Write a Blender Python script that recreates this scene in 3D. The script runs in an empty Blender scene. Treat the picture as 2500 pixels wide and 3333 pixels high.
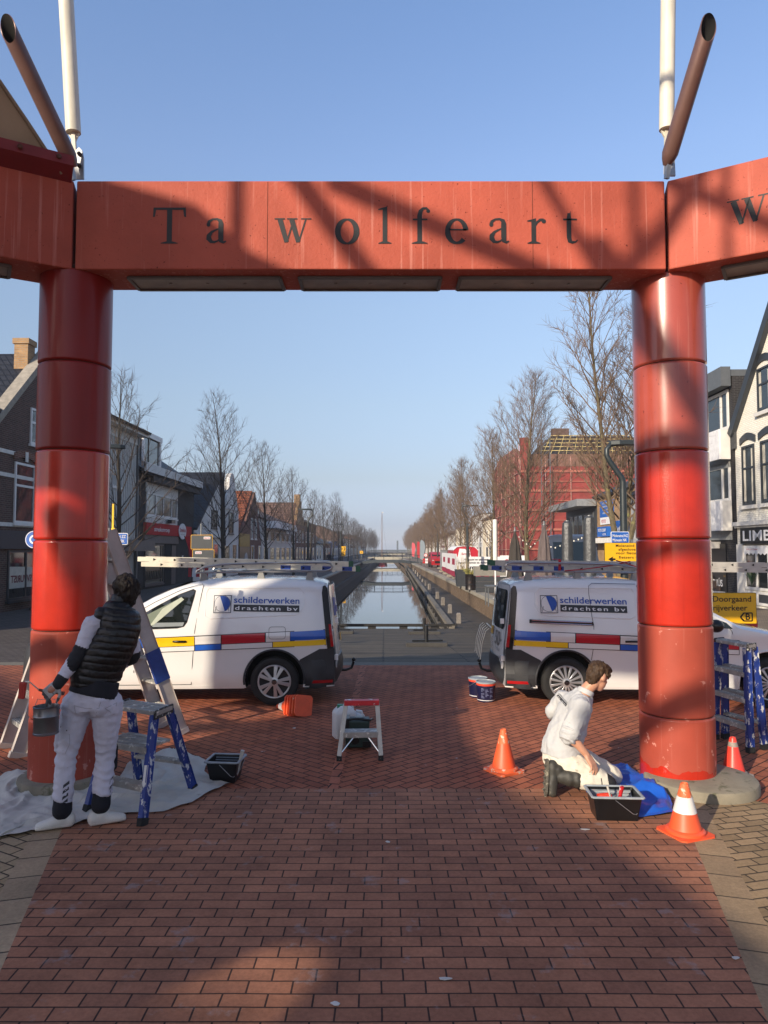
import bpy, bmesh, math, random
from mathutils import Vector, Matrix, noise
R = math.radians
scene = bpy.context.scene
C = scene.collection
V = Vector

# ------------------------------------------------------------------ camera, world, sun
H = 2.1                                   # eye height
FPX, CX, CY = 2311.0, 1250.0, 1666.5      # lens in pixels of the 2500 x 3333 photo
PITCH = math.atan(120 / FPX)
cam_d = bpy.data.cameras.new('camera'); cam = bpy.data.objects.new('camera', cam_d); C.objects.link(cam)
cam.location = (0, 0, H); cam.rotation_euler = (R(90) + PITCH, 0, 0)
cam_d.sensor_width = 36; cam_d.lens = FPX / 3333 * 36; cam_d.clip_end = 6000; cam_d.clip_start = .05
scene.camera = cam
SUN_AZ, SUN_EL = R(39), R(21)             # sun behind the camera, 39 degrees to the left
world = bpy.data.worlds.new('World'); scene.world = world; world.use_nodes = True
wn = world.node_tree.nodes; bg = wn['Background']
sky = wn.new('ShaderNodeTexSky'); sky.sky_type = 'NISHITA'; sky.sun_disc = False
sky.sun_elevation = SUN_EL; sky.sun_rotation = R(180) + SUN_AZ
sky.altitude = 0; sky.air_density = 1.3; sky.dust_density = 1.0; sky.ozone_density = 3.0
wt = world.node_tree; wtc = wn.new('ShaderNodeTexCoord'); wsx = wn.new('ShaderNodeSeparateXYZ'); wt.links.new(wtc.outputs['Generated'], wsx.inputs[0])
wr = wn.new('ShaderNodeValToRGB'); wt.links.new(wsx.outputs[2], wr.inputs[0]); we = wr.color_ramp.elements     # winter haze: the low sky is greyer and dimmer than a clear one
STOPS = [(0, (.62, .74, 1.30)), (.033, (.43, .50, .90)), (.098, (.52, .49, .62)), (.199, (.72, .63, .66)), (.327, (.92, .79, .78)), (.48, (1.0, .90, .96)), (.62, (.95, .92, 1.02))]
while len(we) < len(STOPS): we.new(.5)
for el_, (po_, co_) in zip(we, STOPS): el_.position = po_; el_.color = co_ + (1,)
wm = wn.new('ShaderNodeMix'); wm.data_type = 'RGBA'; wm.blend_type = 'MULTIPLY'; wm.inputs[0].default_value = 1
wt.links.new(sky.outputs[0], wm.inputs[6]); wt.links.new(wr.outputs[0], wm.inputs[7]); wt.links.new(wm.outputs[2], bg.inputs[0]); bg.inputs[1].default_value = .15
sun_d = bpy.data.lights.new('sun', 'SUN'); sun_d.energy = 3.9; sun_d.angle = R(.53); sun_d.color = (1, .86, .68)
sun = bpy.data.objects.new('sun', sun_d); C.objects.link(sun)
SUNV = V((-math.sin(SUN_AZ) * math.cos(SUN_EL), -math.cos(SUN_AZ) * math.cos(SUN_EL), math.sin(SUN_EL)))
sun.rotation_euler = (-SUNV).to_track_quat('-Z', 'Y').to_euler(); sun.location = (-20, -30, 30)
scene.view_settings.view_transform = 'Standard'; scene.view_settings.look = 'None'
scene.view_settings.exposure = .7; scene.view_settings.gamma = 1

# ------------------------------------------------------------------ measuring: photo pixel -> place
def ray(x, y):
    r = (x - CX) / FPX; u = -(y - CY) / FPX
    return V((r, math.cos(PITCH) - u * math.sin(PITCH), math.sin(PITCH) + u * math.cos(PITCH)))
def G(x, y, z=0.0):
    d = ray(x, y); k = (z - H) / d.z; return V((d.x * k, d.y * k, z))
def D(x, y, Y):
    d = ray(x, y); k = Y / d.y; return V((d.x * k, Y, d.z * k + H))

# ------------------------------------------------------------------ mesh builder
def frame_of(d, up=V((0, 0, 1))):
    d = d.normalized()
    if abs(d.dot(up)) > .995: up = V((0, 1, 0))
    a = d.cross(up).normalized(); b = a.cross(d).normalized()
    return a, b
class MB:
    def __init__(s): s.v = []; s.f = []; s.m = []; s.s = []; s.mi = 0
    def add(s, vs, fs, smooth=False):
        o = len(s.v); s.v += [V(v) for v in vs]
        for f in fs: s.f.append([i + o for i in f]); s.m.append(s.mi); s.s.append(smooth)
        return s
    def box(s, x0, x1, y0, y1, z0, z1, M=None):
        vs = [V((x, y, z)) for z in (z0, z1) for y in (y0, y1) for x in (x0, x1)]
        if M is not None: vs = [M @ v for v in vs]
        return s.add(vs, [(0, 2, 3, 1), (4, 5, 7, 6), (0, 1, 5, 4), (2, 6, 7, 3), (0, 4, 6, 2), (1, 3, 7, 5)])
    def bar(s, p0, p1, w, h, up=V((0, 0, 1)), w1=None, h1=None):
        p0, p1 = V(p0), V(p1); a, b = frame_of(p1 - p0, V(up)); w1 = w if w1 is None else w1; h1 = h if h1 is None else h1
        vs = []
        for p, ww, hh in ((p0, w, h), (p1, w1, h1)):
            vs += [p + a * ww * i / 2 + b * hh * j / 2 for i, j in ((-1, -1), (1, -1), (1, 1), (-1, 1))]
        return s.add(vs, [(0, 1, 2, 3), (7, 6, 5, 4), (0, 4, 5, 1), (1, 5, 6, 2), (2, 6, 7, 3), (3, 7, 4, 0)])
    def tube(s, pts, rs, n=8, cap=True, smooth=True, flat=1.0):
        pts = [V(p) for p in pts]
        if not isinstance(rs, (list, tuple)): rs = [rs] * len(pts)
        rings = []; a = None
        for i, p in enumerate(pts):
            d = (pts[min(i + 1, len(pts) - 1)] - pts[max(i - 1, 0)])
            if d.length < 1e-9: d = V((0, 0, 1))
            d.normalize()
            if a is None: a, b = frame_of(d)
            else:
                a = (a - d * a.dot(d)).normalized(); b = a.cross(d).normalized()
            rings.append([p + (a * math.cos(2 * math.pi * k / n) + b * math.sin(2 * math.pi * k / n) * flat) * rs[i] for k in range(n)])
        return s.loft(rings, cap, smooth)
    def cyl(s, p0, p1, r0, r1=None, n=16, cap=True, smooth=True): return s.tube([p0, p1], [r0, r0 if r1 is None else r1], n, cap, smooth)
    def loft(s, rings, cap=True, smooth=True, closed=True):
        n = len(rings[0]); o = len(s.v)
        for r in rings: s.v += [V(p) for p in r]
        for i in range(len(rings) - 1):
            for k in range(n if closed else n - 1):
                k2 = (k + 1) % n
                s.f.append([o + i * n + k, o + i * n + k2, o + (i + 1) * n + k2, o + (i + 1) * n + k]); s.m.append(s.mi); s.s.append(smooth)
        if cap:
            s.f.append([o + k for k in range(n)][::-1]); s.m.append(s.mi); s.s.append(False)
            s.f.append([o + (len(rings) - 1) * n + k for k in range(n)]); s.m.append(s.mi); s.s.append(False)
        return s
    def lathe(s, prof, c=(0, 0, 0), n=28, ax=None, cap=True, smooth=True):
        c = V(c); ax = V(ax or (0, 0, 1)).normalized(); a, b = frame_of(ax)
        return s.loft([[c + ax * z + (a * math.cos(2 * math.pi * k / n) + b * math.sin(2 * math.pi * k / n)) * max(r, 1e-4) for k in range(n)] for r, z in prof], cap, smooth)
    def ell(s, c, rx, ry, rz, n=16, m=10, M=None):
        c = V(c); rings = []
        for i in range(m + 1):
            t = math.pi * (i / m) * .998 + .003
            ring = [V((rx * math.sin(t) * math.cos(2 * math.pi * k / n), ry * math.sin(t) * math.sin(2 * math.pi * k / n), -rz * math.cos(t))) for k in range(n)]
            rings.append([c + (M @ p if M is not None else p) for p in ring])
        return s.loft(rings)
    def poly(s, pts): return s.add(pts, [tuple(range(len(pts)))])
    def prism(s, pts, fn, d0, d1):
        n = len(pts); vs = [fn(u, v, d0) for u, v in pts] + [fn(u, v, d1) for u, v in pts]
        return s.add(vs, [tuple(range(n))[::-1], tuple(range(n, 2 * n))] + [(i, (i + 1) % n, n + (i + 1) % n, n + i) for i in range(n)])
    def build(s, name, mats, parent=None, local=False, bevel=0, angle=35):
        me = bpy.data.meshes.new(name); me.from_pydata(s.v, [], s.f)
        mats = mats if isinstance(mats, (list, tuple)) else [mats]
        for m in mats: me.materials.append(m) if m else None
        me.polygons.foreach_set('material_index', s.m); me.polygons.foreach_set('use_smooth', s.s)
        bm = bmesh.new(); bm.from_mesh(me); bmesh.ops.recalc_face_normals(bm, faces=bm.faces); bm.to_mesh(me); bm.free()
        if any(s.s): me.set_sharp_from_angle(angle=R(angle))
        o = bpy.data.objects.new(name, me); C.objects.link(o)
        if parent is not None: attach(o, parent, local)
        if bevel:
            b = o.modifiers.new('bevel', 'BEVEL'); b.width = bevel; b.segments = 2; b.limit_method = 'ANGLE'; b.angle_limit = R(40)
        return o
def attach(o, parent, local=False):
    o.parent = parent
    if not local:
        o.matrix_parent_inverse = WM(parent).inverted()
def WM(o):
    M = Matrix.LocRotScale(o.location, o.rotation_euler, o.scale)
    return M if o.parent is None else WM(o.parent) @ o.matrix_parent_inverse @ M
def tag(o, label=None, cat=None, group=None, kind=None):
    if label: o['label'] = label
    if cat: o['category'] = cat
    if group: o['group'] = group
    if kind: o['kind'] = kind
    return o
def thing(name, label, cat, loc=(0, 0, 0), rotz=0, group=None):
    o = bpy.data.objects.new(name, None); C.objects.link(o); o.location = loc; o.rotation_euler = (0, 0, rotz)
    o.empty_display_size = .2
    return tag(o, label, cat, group)
def kids(o): return [c for c in C.objects if c.parent == o]
def dup(o, loc=None, rotz=None, label=None, parent=None):
    c = o.copy(); C.objects.link(c)
    if parent is not None: c.parent = parent
    for k in kids(o): dup(k, parent=c)
    if loc is not None: c.location = loc
    if rotz is not None: c.rotation_euler = (0, 0, rotz)
    if label: c['label'] = label
    return c

# ------------------------------------------------------------------ materials
def L(h):
    c = [int(h[i:i + 2], 16) / 255 for i in (0, 2, 4)]
    return tuple((x / 12.92 if x <= .04045 else ((x + .055) / 1.055) ** 2.4) for x in c) + (1,)
def mul(c, k): return tuple(min(1, x * k) for x in c[:3]) + (1,)
MC = {}
class NT:
    def __init__(s, name):
        s.m = bpy.data.materials.new(name); s.m.use_nodes = True; s.t = s.m.node_tree; s.n = s.t.nodes
        s.p = s.n['Principled BSDF']
    def new(s, t, **kw):
        n = s.n.new(t)
        for k, v in kw.items(): setattr(n, k, v)
        return n
    def link(s, a, b): s.t.links.new(a, b)
    def coords(s, axes='xyz', rot=0, scale=(1, 1, 1)):
        tc = s.new('ShaderNodeTexCoord'); out = tc.outputs['Object']
        if axes != 'xyz':
            sp = s.new('ShaderNodeSeparateXYZ'); cb = s.new('ShaderNodeCombineXYZ'); s.link(out, sp.inputs[0])
            if axes == 'wz':
                ad = s.new('ShaderNodeMath', operation='ADD'); s.link(sp.outputs[0], ad.inputs[0]); s.link(sp.outputs[1], ad.inputs[1]); s.link(ad.outputs[0], cb.inputs[0]); s.link(sp.outputs[2], cb.inputs[1])
            else:
                for i, a in enumerate(axes): s.link(sp.outputs['xyz'.index(a)], cb.inputs[i])
            out = cb.outputs[0]
        mp = s.new('ShaderNodeMapping'); mp.inputs['Rotation'].default_value = (0, 0, rot); mp.inputs['Scale'].default_value = scale
        s.link(out, mp.inputs[0]); return mp.outputs[0]
    def noise(s, vec, scale, detail=4, rough=.55):
        n = s.new('ShaderNodeTexNoise'); n.inputs['Scale'].default_value = scale; n.inputs['Detail'].default_value = detail; n.inputs['Roughness'].default_value = rough
        s.link(vec, n.inputs['Vector']); return n.outputs[0]
    def ramp(s, fac, stops):
        r = s.new('ShaderNodeValToRGB'); s.link(fac, r.inputs[0]); e = r.color_ramp.elements
        while len(e) < len(stops): e.new(.5)
        for i, (p, c) in enumerate(stops): e[i].position = p; e[i].color = c
        return r.outputs[0]
    def mix(s, fac, a, b, mode='MIX'):
        m = s.new('ShaderNodeMix', data_type='RGBA', blend_type=mode)
        for sock, v in ((m.inputs[0], fac), (m.inputs[6], a), (m.inputs[7], b)):
            if hasattr(v, 'links'): s.link(v, sock)
            else: sock.default_value = v
        return m.outputs[2]
    def bump(s, h, strength, dist=.01):
        b = s.new('ShaderNodeBump'); b.inputs['Strength'].default_value = strength; b.inputs['Distance'].default_value = dist
        s.link(h, b.inputs['Height'])
        if s.p.inputs['Normal'].links: s.link(s.p.inputs['Normal'].links[0].from_socket, b.inputs['Normal'])
        s.link(b.outputs[0], s.p.inputs['Normal'])
def mat(name, col, rough=.6, metal=0, var=.12, scale=6, bump=0, bscale=40, coat=0, spec=.5, spots=None, streak=None, bdist=.01, stretch=(1, 1, 1)):
    if name in MC: return MC[name]
    t = NT(name); col = L(col) if isinstance(col, str) else col
    v = t.coords(scale=stretch); n = t.noise(v, scale, 5)
    c = t.ramp(n, [(.3, mul(col, 1 - var)), (.7, mul(col, 1 + var))])
    if spots:                                   # (colour, scale, threshold, softness)
        sc, ss, th, so = spots; m = t.ramp(t.noise(v, ss, 6, .65), [(th, (0, 0, 0, 1)), (th + so, (1, 1, 1, 1))])
        c = t.mix(m, c, L(sc))
    if streak:                                  # (colour, threshold, amount) vertical runs
        sc, th, am = streak; v2 = t.coords(scale=(14, 14, .35)); m = t.ramp(t.noise(v2, 1.6, 5, .6), [(th, (0, 0, 0, 1)), (th + .12, (am, am, am, 1))])
        c = t.mix(m, c, L(sc))
    t.link(c, t.p.inputs['Base Color'])
    t.p.inputs['Roughness'].default_value = rough; t.p.inputs['Metallic'].default_value = metal
    t.p.inputs['Coat Weight'].default_value = coat; t.p.inputs['Specular IOR Level'].default_value = spec; t.p.inputs['Coat Roughness'].default_value = .08
    if bump: t.bump(t.noise(v, bscale, 4), bump, bdist)
    MC[name] = t.m; return t.m
def brick(name, c1, c2, mortar, bw, rh, ms=.008, axes='xyz', rot=0, var=.25, bump=.6, rough=.85, grime=None, offset=.5, bias=0, dirt=None):
    if name in MC: return MC[name]
    t = NT(name); v = t.coords(axes, rot); vw = t.coords('xyz')
    d = t.new('ShaderNodeVectorMath', operation='MULTIPLY_ADD')
    nz = t.new('ShaderNodeTexNoise'); nz.inputs['Scale'].default_value = 1.7; t.link(v, nz.inputs['Vector'])
    t.link(nz.outputs['Color'], d.inputs[0]); d.inputs[1].default_value = (.025, .018, 0); t.link(v, d.inputs[2])
    b = t.new('ShaderNodeTexBrick'); t.link(d.outputs[0], b.inputs['Vector'])
    b.offset = offset; b.inputs['Scale'].default_value = 1; b.inputs['Brick Width'].default_value = bw; b.inputs['Row Height'].default_value = rh
    b.inputs['Mortar Size'].default_value = ms; b.inputs['Mortar Smooth'].default_value = .25; b.inputs['Bias'].default_value = bias
    b.inputs['Color1'].default_value = L(c1); b.inputs['Color2'].default_value = L(c2); b.inputs['Mortar'].default_value = L(mortar)
    n1 = t.ramp(t.noise(vw, 2.2, 6, .6), [(.25, (1 - var,) * 3 + (1,)), (.75, (1 + var * .6,) * 3 + (1,))])
    c = t.mix(1, b.outputs[0], n1, 'MULTIPLY')
    n2 = t.ramp(t.noise(vw, 45, 4, .7), [(.3, (.78, .78, .78, 1)), (.7, (1.1, 1.1, 1.1, 1))])
    c = t.mix(1, c, n2, 'MULTIPLY')
    if grime:
        gc, gs, th, so, am = grime; m = t.ramp(t.noise(vw, gs, 7, .68), [(th, (0, 0, 0, 1)), (th + so, (am, am, am, 1))]); c = t.mix(m, c, L(gc))
    t.link(c, t.p.inputs['Base Color']); t.p.inputs['Roughness'].default_value = rough; t.p.inputs['Specular IOR Level'].default_value = .3
    if bump:
        iv = t.new('ShaderNodeMath', operation='SUBTRACT'); iv.inputs[0].default_value = 1; t.link(b.outputs['Fac'], iv.inputs[1])
        t.bump(t.noise(vw, 60, 5, .7), bump * .5, .004); t.bump(iv.outputs[0], bump, .008)
    MC[name] = t.m; return t.m
def glass(name, col, rough=.04, spec=.8):
    return mat(name, col, rough, 0, .1, 1.3, spec=spec)

# ------------------------------------------------------------------ lettering
def text_2d(body, bold=0.0, space=1.0):
    cu = bpy.data.curves.new('lettering', 'FONT'); cu.body = body; cu.size = 1; cu.offset = bold; cu.space_character = space; cu.resolution_u = 4
    o = bpy.data.objects.new('lettering', cu); C.objects.link(o); dg = bpy.context.evaluated_depsgraph_get()
    me = bpy.data.meshes.new_from_object(o.evaluated_get(dg)); vs = [(v.co.x, v.co.y) for v in me.vertices]; fs = [tuple(p.vertices) for p in me.polygons]
    bpy.data.objects.remove(o); bpy.data.curves.remove(cu); bpy.data.meshes.remove(me)
    return vs, fs
def put_text(mb, body, fn, u0, v0, w, h, bold=0.0, space=1.0, flip=False):
    vs, fs = text_2d(body, bold, space)
    x0 = min(v[0] for v in vs); x1 = max(v[0] for v in vs); k = w / (x1 - x0); ky = h / .70
    mb.add([fn(u0 + ((x1 - x) if flip else (x - x0)) * k, v0 + y * ky) for x, y in vs], fs)
def clip_strip(poly, axis, lo, hi):
    def cut(p, val, keep):
        out = []
        for i in range(len(p)):
            a, b = p[i - 1], p[i]; ia, ib = keep(a[axis], val), keep(b[axis], val)
            if ia != ib:
                t = (val - a[axis]) / (b[axis] - a[axis]); out.append(tuple(a[j] + (b[j] - a[j]) * t for j in (0, 1)))
            if ib: out.append(b)
        return out
    p = cut(poly, lo, lambda x, v: x >= v)
    return cut(p, hi, lambda x, v: x <= v) if len(p) > 2 else p
def patch(mb, poly, fn, n=6, m=1):
    z0 = min(p[1] for p in poly); z1 = max(p[1] for p in poly); u0 = min(p[0] for p in poly); u1 = max(p[0] for p in poly)
    for i in range(n):
        q = clip_strip(poly, 1, z0 + (z1 - z0) * i / n, z0 + (z1 - z0) * (i + 1) / n)
        for j in range(m):
            r = clip_strip(q, 0, u0 + (u1 - u0) * j / m, u0 + (u1 - u0) * (j + 1) / m) if m > 1 else q
            if len(r) > 2: mb.add([fn(u, v) for u, v in r], [tuple(range(len(r)))], True)
def rrect(u0, u1, v0, v1, r=.05, n=4):
    o = []
    for cx, cy, a in ((u1 - r, v1 - r, 0), (u0 + r, v1 - r, 90), (u0 + r, v0 + r, 180), (u1 - r, v0 + r, 270)):
        o += [(cx + r * math.cos(R(a + 90 * i / n)), cy + r * math.sin(R(a + 90 * i / n))) for i in range(n + 1)]
    return o
def remesh(mb, name, mats, parent, voxel=.012, smooth=3, disp=None, matfn=None, dec=None):
    me = bpy.data.meshes.new(name); me.from_pydata(mb.v, [], mb.f)
    bm = bmesh.new(); bm.from_mesh(me); bmesh.ops.recalc_face_normals(bm, faces=bm.faces); bm.to_mesh(me); bm.free()
    o = bpy.data.objects.new(name, me); C.objects.link(o)
    r = o.modifiers.new('r', 'REMESH'); r.mode = 'VOXEL'; r.voxel_size = voxel
    if smooth: q = o.modifiers.new('s', 'SMOOTH'); q.factor = .5; q.iterations = smooth
    dg = bpy.context.evaluated_depsgraph_get(); m2 = bpy.data.meshes.new_from_object(o.evaluated_get(dg))
    bpy.data.objects.remove(o); bpy.data.meshes.remove(me); m2.name = name
    if disp:
        nn = [v.normal.copy() for v in m2.vertices]
        for v, n in zip(m2.vertices, nn): v.co = v.co + n * disp(v.co, n)
    mats = mats if isinstance(mats, (list, tuple)) else [mats]
    m2.materials.clear()
    for m in mats: m2.materials.append(m)
    for p in m2.polygons:
        p.use_smooth = True; p.material_index = matfn(p.center) if matfn else 0
    o = bpy.data.objects.new(name, m2); C.objects.link(o)
    if parent is not None: attach(o, parent)
    return o

# ------------------------------------------------------------------ the setting
SL = 33 / FPX                               # the canal and its streets run this much to the right of straight ahead
def S(x, y, z=0.0): return V((x + SL * y, y, z))
SROT = -math.atan(SL)
def sheet(name, pts, m, kind='structure'):
    o = MB().poly([V(p) for p in pts]).build(name, m); o['kind'] = kind; return o
RED1, RED2 = '8a4f43', '7a443b'
m_diag_r = brick('clinker_diagonal_right', 'ae6749', '985840', '33221c', .205, .1, .007, rot=R(-42), var=.3, grime=('cfc4bc', 9, .66, .03, .5))
m_diag_l = brick('clinker_diagonal_left', 'aa6447', '94553d', '33221c', .205, .1, .007, rot=R(40), var=.3, grime=('cfc4bc', 9, .66, .03, .5))
m_near = brick('clinker_stretcher', 'ad7659', '93644d', '3f2c25', .213, .099, .0052, var=.34, grime=('9b9594', 3.4, .60, .07, .38))
m_tan_l = brick('tan_clinker_left', 'b09a78', '94805f', '453b2e', .2, .095, .007, rot=R(30), var=.22, offset=.5)
m_tan_r = brick('tan_clinker_right', 'a48b69', '8a7557', '453b2e', .2, .095, .007, rot=R(-14), var=.22)
m_border = brick('border_tile', 'b29a7a', '9c866a', '4a4034', .62, .3, .007, rot=R(-15.7), var=.25, offset=0)
m_border_r = brick('border_tile_right', 'a8906f', '937d61', '4a4034', .62, .3, .007, rot=R(15.7), var=.25, offset=0)
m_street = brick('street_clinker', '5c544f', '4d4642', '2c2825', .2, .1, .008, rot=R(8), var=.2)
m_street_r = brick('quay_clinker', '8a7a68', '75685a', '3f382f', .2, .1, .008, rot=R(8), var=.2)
m_strip = brick('strip_clinker', 'b86e52', 'a36149', '33231f', .2, .2, .009, rot=R(13), var=.2)
m_slab = mat('kerb_slab', '6b6558', .9, var=.18, scale=9, bump=.2)
m_plank = brick('deck_planks', '675d4c', '463f35', '120f0c', 3.2, .16, .022, rot=R(0), var=.3, rough=.75, bump=.8)
m_plank2 = brick('boardwalk_planks', '5f564a', '423c34', '120f0c', 2.6, .16, .022, rot=R(-.8), var=.3, rough=.75, bump=.8)
m_concrete = mat('concrete', '8b8577', .9, var=.2, scale=3, bump=.25, bscale=60)
m_quay = brick('quay_brick', '7d6a55', '6b5a49', '4b4237', .21, .07, .008, axes='yzx', var=.25)
m_sheetpile = mat('dark_quay_wall', '3e3832', .85, var=.3, scale=2.5, bump=.4, bscale=14, streak=('1e1a17', .5, .6))
m_dark = mat('black_timber', '1d1b19', .8, var=.3, scale=8)
# ground: a sheet to the horizon, left open only where the canal lies
YD = 13.3; YE = 26.3; ZB = -.83; ZW = -1.4; XL = -4.9; XB = 2.12
def XR(y): return 4.62 - .0052 * y          # quay wall on the right
FAR = 520
sheet('plaza_ground', [(-60, -60, 0), (60, -60, 0), (60, 12.95, 0), (-60, 12.95, 0)], m_diag_r)
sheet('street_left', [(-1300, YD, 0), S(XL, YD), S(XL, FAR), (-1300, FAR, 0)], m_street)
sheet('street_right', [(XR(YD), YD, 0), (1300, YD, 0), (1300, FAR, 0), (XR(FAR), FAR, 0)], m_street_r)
sheet('ground', [(-1300, FAR, 0), (1300, FAR, 0), (1300, 1500, 0), (-1300, 1500, 0)], mat('far_ground', '6d6a58', .95, var=.3, scale=.02))
sheet('kerb', [(-60, 12.95, 0), (60, 12.95, 0), (60, YD, 0), (-60, YD, 0)], m_slab)
e = .004
a0, a1, b0, b1 = G(1076, 2530, e), G(1109, 2530, e), G(1178, 2150, e), G(1197, 2150, e)
cl = a0 + (a0 - b0) * .02; c2 = a1 + (a1 - b1) * .02
ext = lambda p, q, y: p + (q - p) * ((y - p.y) / (q.y - p.y))
l0, l1, r0, r1 = ext(a0, b0, 6.3), ext(a0, b0, 12.93), ext(a1, b1, 6.3), ext(a1, b1, 12.93)
sheet('paving_left', [(-58, 6.3, e), l0, l1, (-58, 12.93, e)], m_diag_l)
sheet('paving_strip', [l0, r0, r1, l1], m_strip)
e = .008
sheet('paving_near', [(-2.66, 6.32, e), (-1.84, 3.41, e), (-.75, -.5, e), (.75, -.5, e), (1.67, 3.14, e), (2.52, 6.32, e)], m_near)
sheet('paving_border', [(-2.66, 6.32, e), (-2.86, 6.32, e), (-2.04, 3.36, e), (-.95, -.5, e), (-.75, -.5, e), (-1.84, 3.41, e)], m_border)
sheet('paving_border', [(2.52, 6.32, e), (1.67, 3.14, e), (.75, -.5, e), (.95, -.5, e), (1.87, 3.08, e), (2.73, 6.32, e)], m_border_r)
sheet('paving_side', [(-2.86, 6.32, e), (-7.5, 3.6, e), (-9, -1, e), (-.95, -.5, e), (-2.04, 3.36, e)], m_tan_l)
sheet('paving_side', [(1.87, 3.08, e), (.95, -.5, e), (9, -1, e), (7.5, 3.6, e), (3.4, 5.75, e), (2.73, 6.32, e)], m_tan_r)
# deck ramp down to the landing, boardwalk along the water
b = MB().poly([S(XL, YD, -.004), (XR(YD), YD, -.004), (XR(YE), YE, ZB), S(XL, YE, ZB)]).build('timber_deck', m_plank); b['kind'] = 'structure'
b = MB().poly([S(XB, YE, ZB), (XR(YE), YE, ZB), (XR(190), 190, ZB), S(XB, 190, ZB)]).build('boardwalk', m_plank2); b['kind'] = 'structure'
mw = NT('canal_water'); mw.p.inputs['Base Color'].default_value = (.012, .017, .018, 1); mw.p.inputs['Roughness'].default_value = .02; mw.p.inputs['IOR'].default_value = 1.75
mw.p.inputs['Specular IOR Level'].default_value = .9
mw.bump(mw.noise(mw.coords(scale=(1, .5, 1)), 1.2, 3), .02, .02)
b = MB().poly([S(-6, YE - 2, ZW), S(4, YE - 2, ZW), S(4, FAR, ZW), S(-6, FAR, ZW)]).build('canal_water', mw.m); b['kind'] = 'structure'
# quay walls
m = MB(); m.add([S(XL, 12, 0), S(XL, FAR, 0), S(XL + .08, FAR, -.9), S(XL + .08, 12, -.9), S(-4.62, FAR, -.95), S(-4.62, 12, -.95), S(-4.45, FAR, -2.4), S(-4.45, 12, -2.4)],
    [(0, 1, 2, 3), (3, 2, 4, 5), (5, 4, 6, 7)])
tag(m.build('quay_wall', m_sheetpile), 'long dark quay wall along the left side of the canal', 'quay wall')
m = MB()
for i in range(24): m.box(-.05, .3, 0, .0, 0, 0) if 0 else None
p0, p1 = S(XL - .3, 12, 0), S(XL - .3, 240, 0)
m.bar(p0 + V((.2, 0, .05)), p1 + V((.2, 0, .05)), .4, .12)
tag(m.build('coping', m_concrete, None, bevel=.01), 'pale concrete coping along the top of the left quay wall', 'coping')
m = MB(); n = 12
ys = [12.5, YD, 18, 22, YE, 40, 80, 190, 300]
zb = lambda y: max(ZB, -.83 * max(0, y - YD) / (YE - YD))
for ya, yb in zip(ys, ys[1:]):
    m.add([(XR(ya), ya, zb(ya) - .4), (XR(yb), yb, zb(yb) - .4), (XR(yb), yb, -.14), (XR(ya), ya, -.14)], [(0, 1, 2, 3)])
rw = tag(m.build('retaining_wall', m_quay), 'low brown brick retaining wall between boardwalk and right street', 'retaining wall')
m = MB(); p0, p1 = V((XR(12.5) + .16, 12.5, -.06)), V((XR(190) + .16, 190, -.06)); m.bar(p0, p1, .5, .17)
m.build('coping', m_concrete, rw, bevel=.012)
# boardwalk edge: beam, dark piling behind and below
m = MB(); m.bar(S(XB, YE, ZB + .03), S(XB, 190, ZB + .03), .22, .16)
m.mi = 1; m.add([S(XB + .1, YE, ZB - .02), S(XB + .1, 190, ZB - .02), S(XB + .1, 190, -2.5), S(XB + .1, YE, -2.5)], [(0, 1, 2, 3)])
for k in range(40): y = YE + .3 + k * 2.2; m.bar(S(XB - .02, y, ZB), S(XB - .02, y, -2.4), .16, .16, up=V((0, 1, 0)))
m.mi = 0; m.bar(S(XB - .06, YE, -1.32), S(XB - .06, 190, -1.32), .12, .12)
tag(m.build('boardwalk_edge', [mat('weathered_beam', '6a6459', .85, var=.3, scale=12), m_dark]), 'weathered timber edge beam and dark piles along the boardwalk', 'boardwalk edge')
m = MB()
x0, x1 = XL + .1, XB
m.bar(S(x0, YE + .05, ZB + .12), S(x1 + .2, YE + .05, ZB + .12), .1, .1); k = x0 + .5
while k < x1: m.bar(S(k, YE + .05, ZB - .02), S(k, YE + .05, ZB + .1), .3, .1, up=V((0, 1, 0))); k += 1.16 * 1.0
m.add([S(x0, YE + .02, ZB - .01), S(x1, YE + .02, ZB - .01), S(x1, YE + .02, -2.5), S(x0, YE + .02, -2.5)], [(0, 1, 2, 3)])
tag(m.build('landing_kerb', m_dark), 'low black timber rail on blocks along the end of the deck', 'kerb rail')
m_post = mat('grey_bollard_wood', '77716a', .85, var=.3, scale=18, streak=('5f594e', .55, .7))
pm = MB(); pm.add([(-.085, -.085, 0), (.085, -.085, 0), (.085, .085, 0), (-.085, .085, 0), (-.075, -.075, .38), (.075, -.075, .38), (.075, .075, .38), (-.075, .075, .38), (-.055, -.055, .41), (.055, -.055, .41), (.055, .055, .41), (-.055, .055, .41)],
    [(0, 1, 2, 3), (0, 1, 5, 4), (1, 2, 6, 5), (2, 3, 7, 6), (3, 0, 4, 7), (4, 5, 9, 8), (5, 6, 10, 9), (6, 7, 11, 10), (7, 4, 8, 11), (8, 9, 10, 11)])
pm.box(-.088, .088, -.088, .088, .32, .34)
post = None; ORD = ['first', 'second', 'third', 'fourth', 'fifth', 'sixth', 'seventh', 'eighth', 'ninth', 'tenth', 'eleventh', 'twelfth', 'thirteenth', 'fourteenth', 'fifteenth', 'sixteenth']
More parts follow.
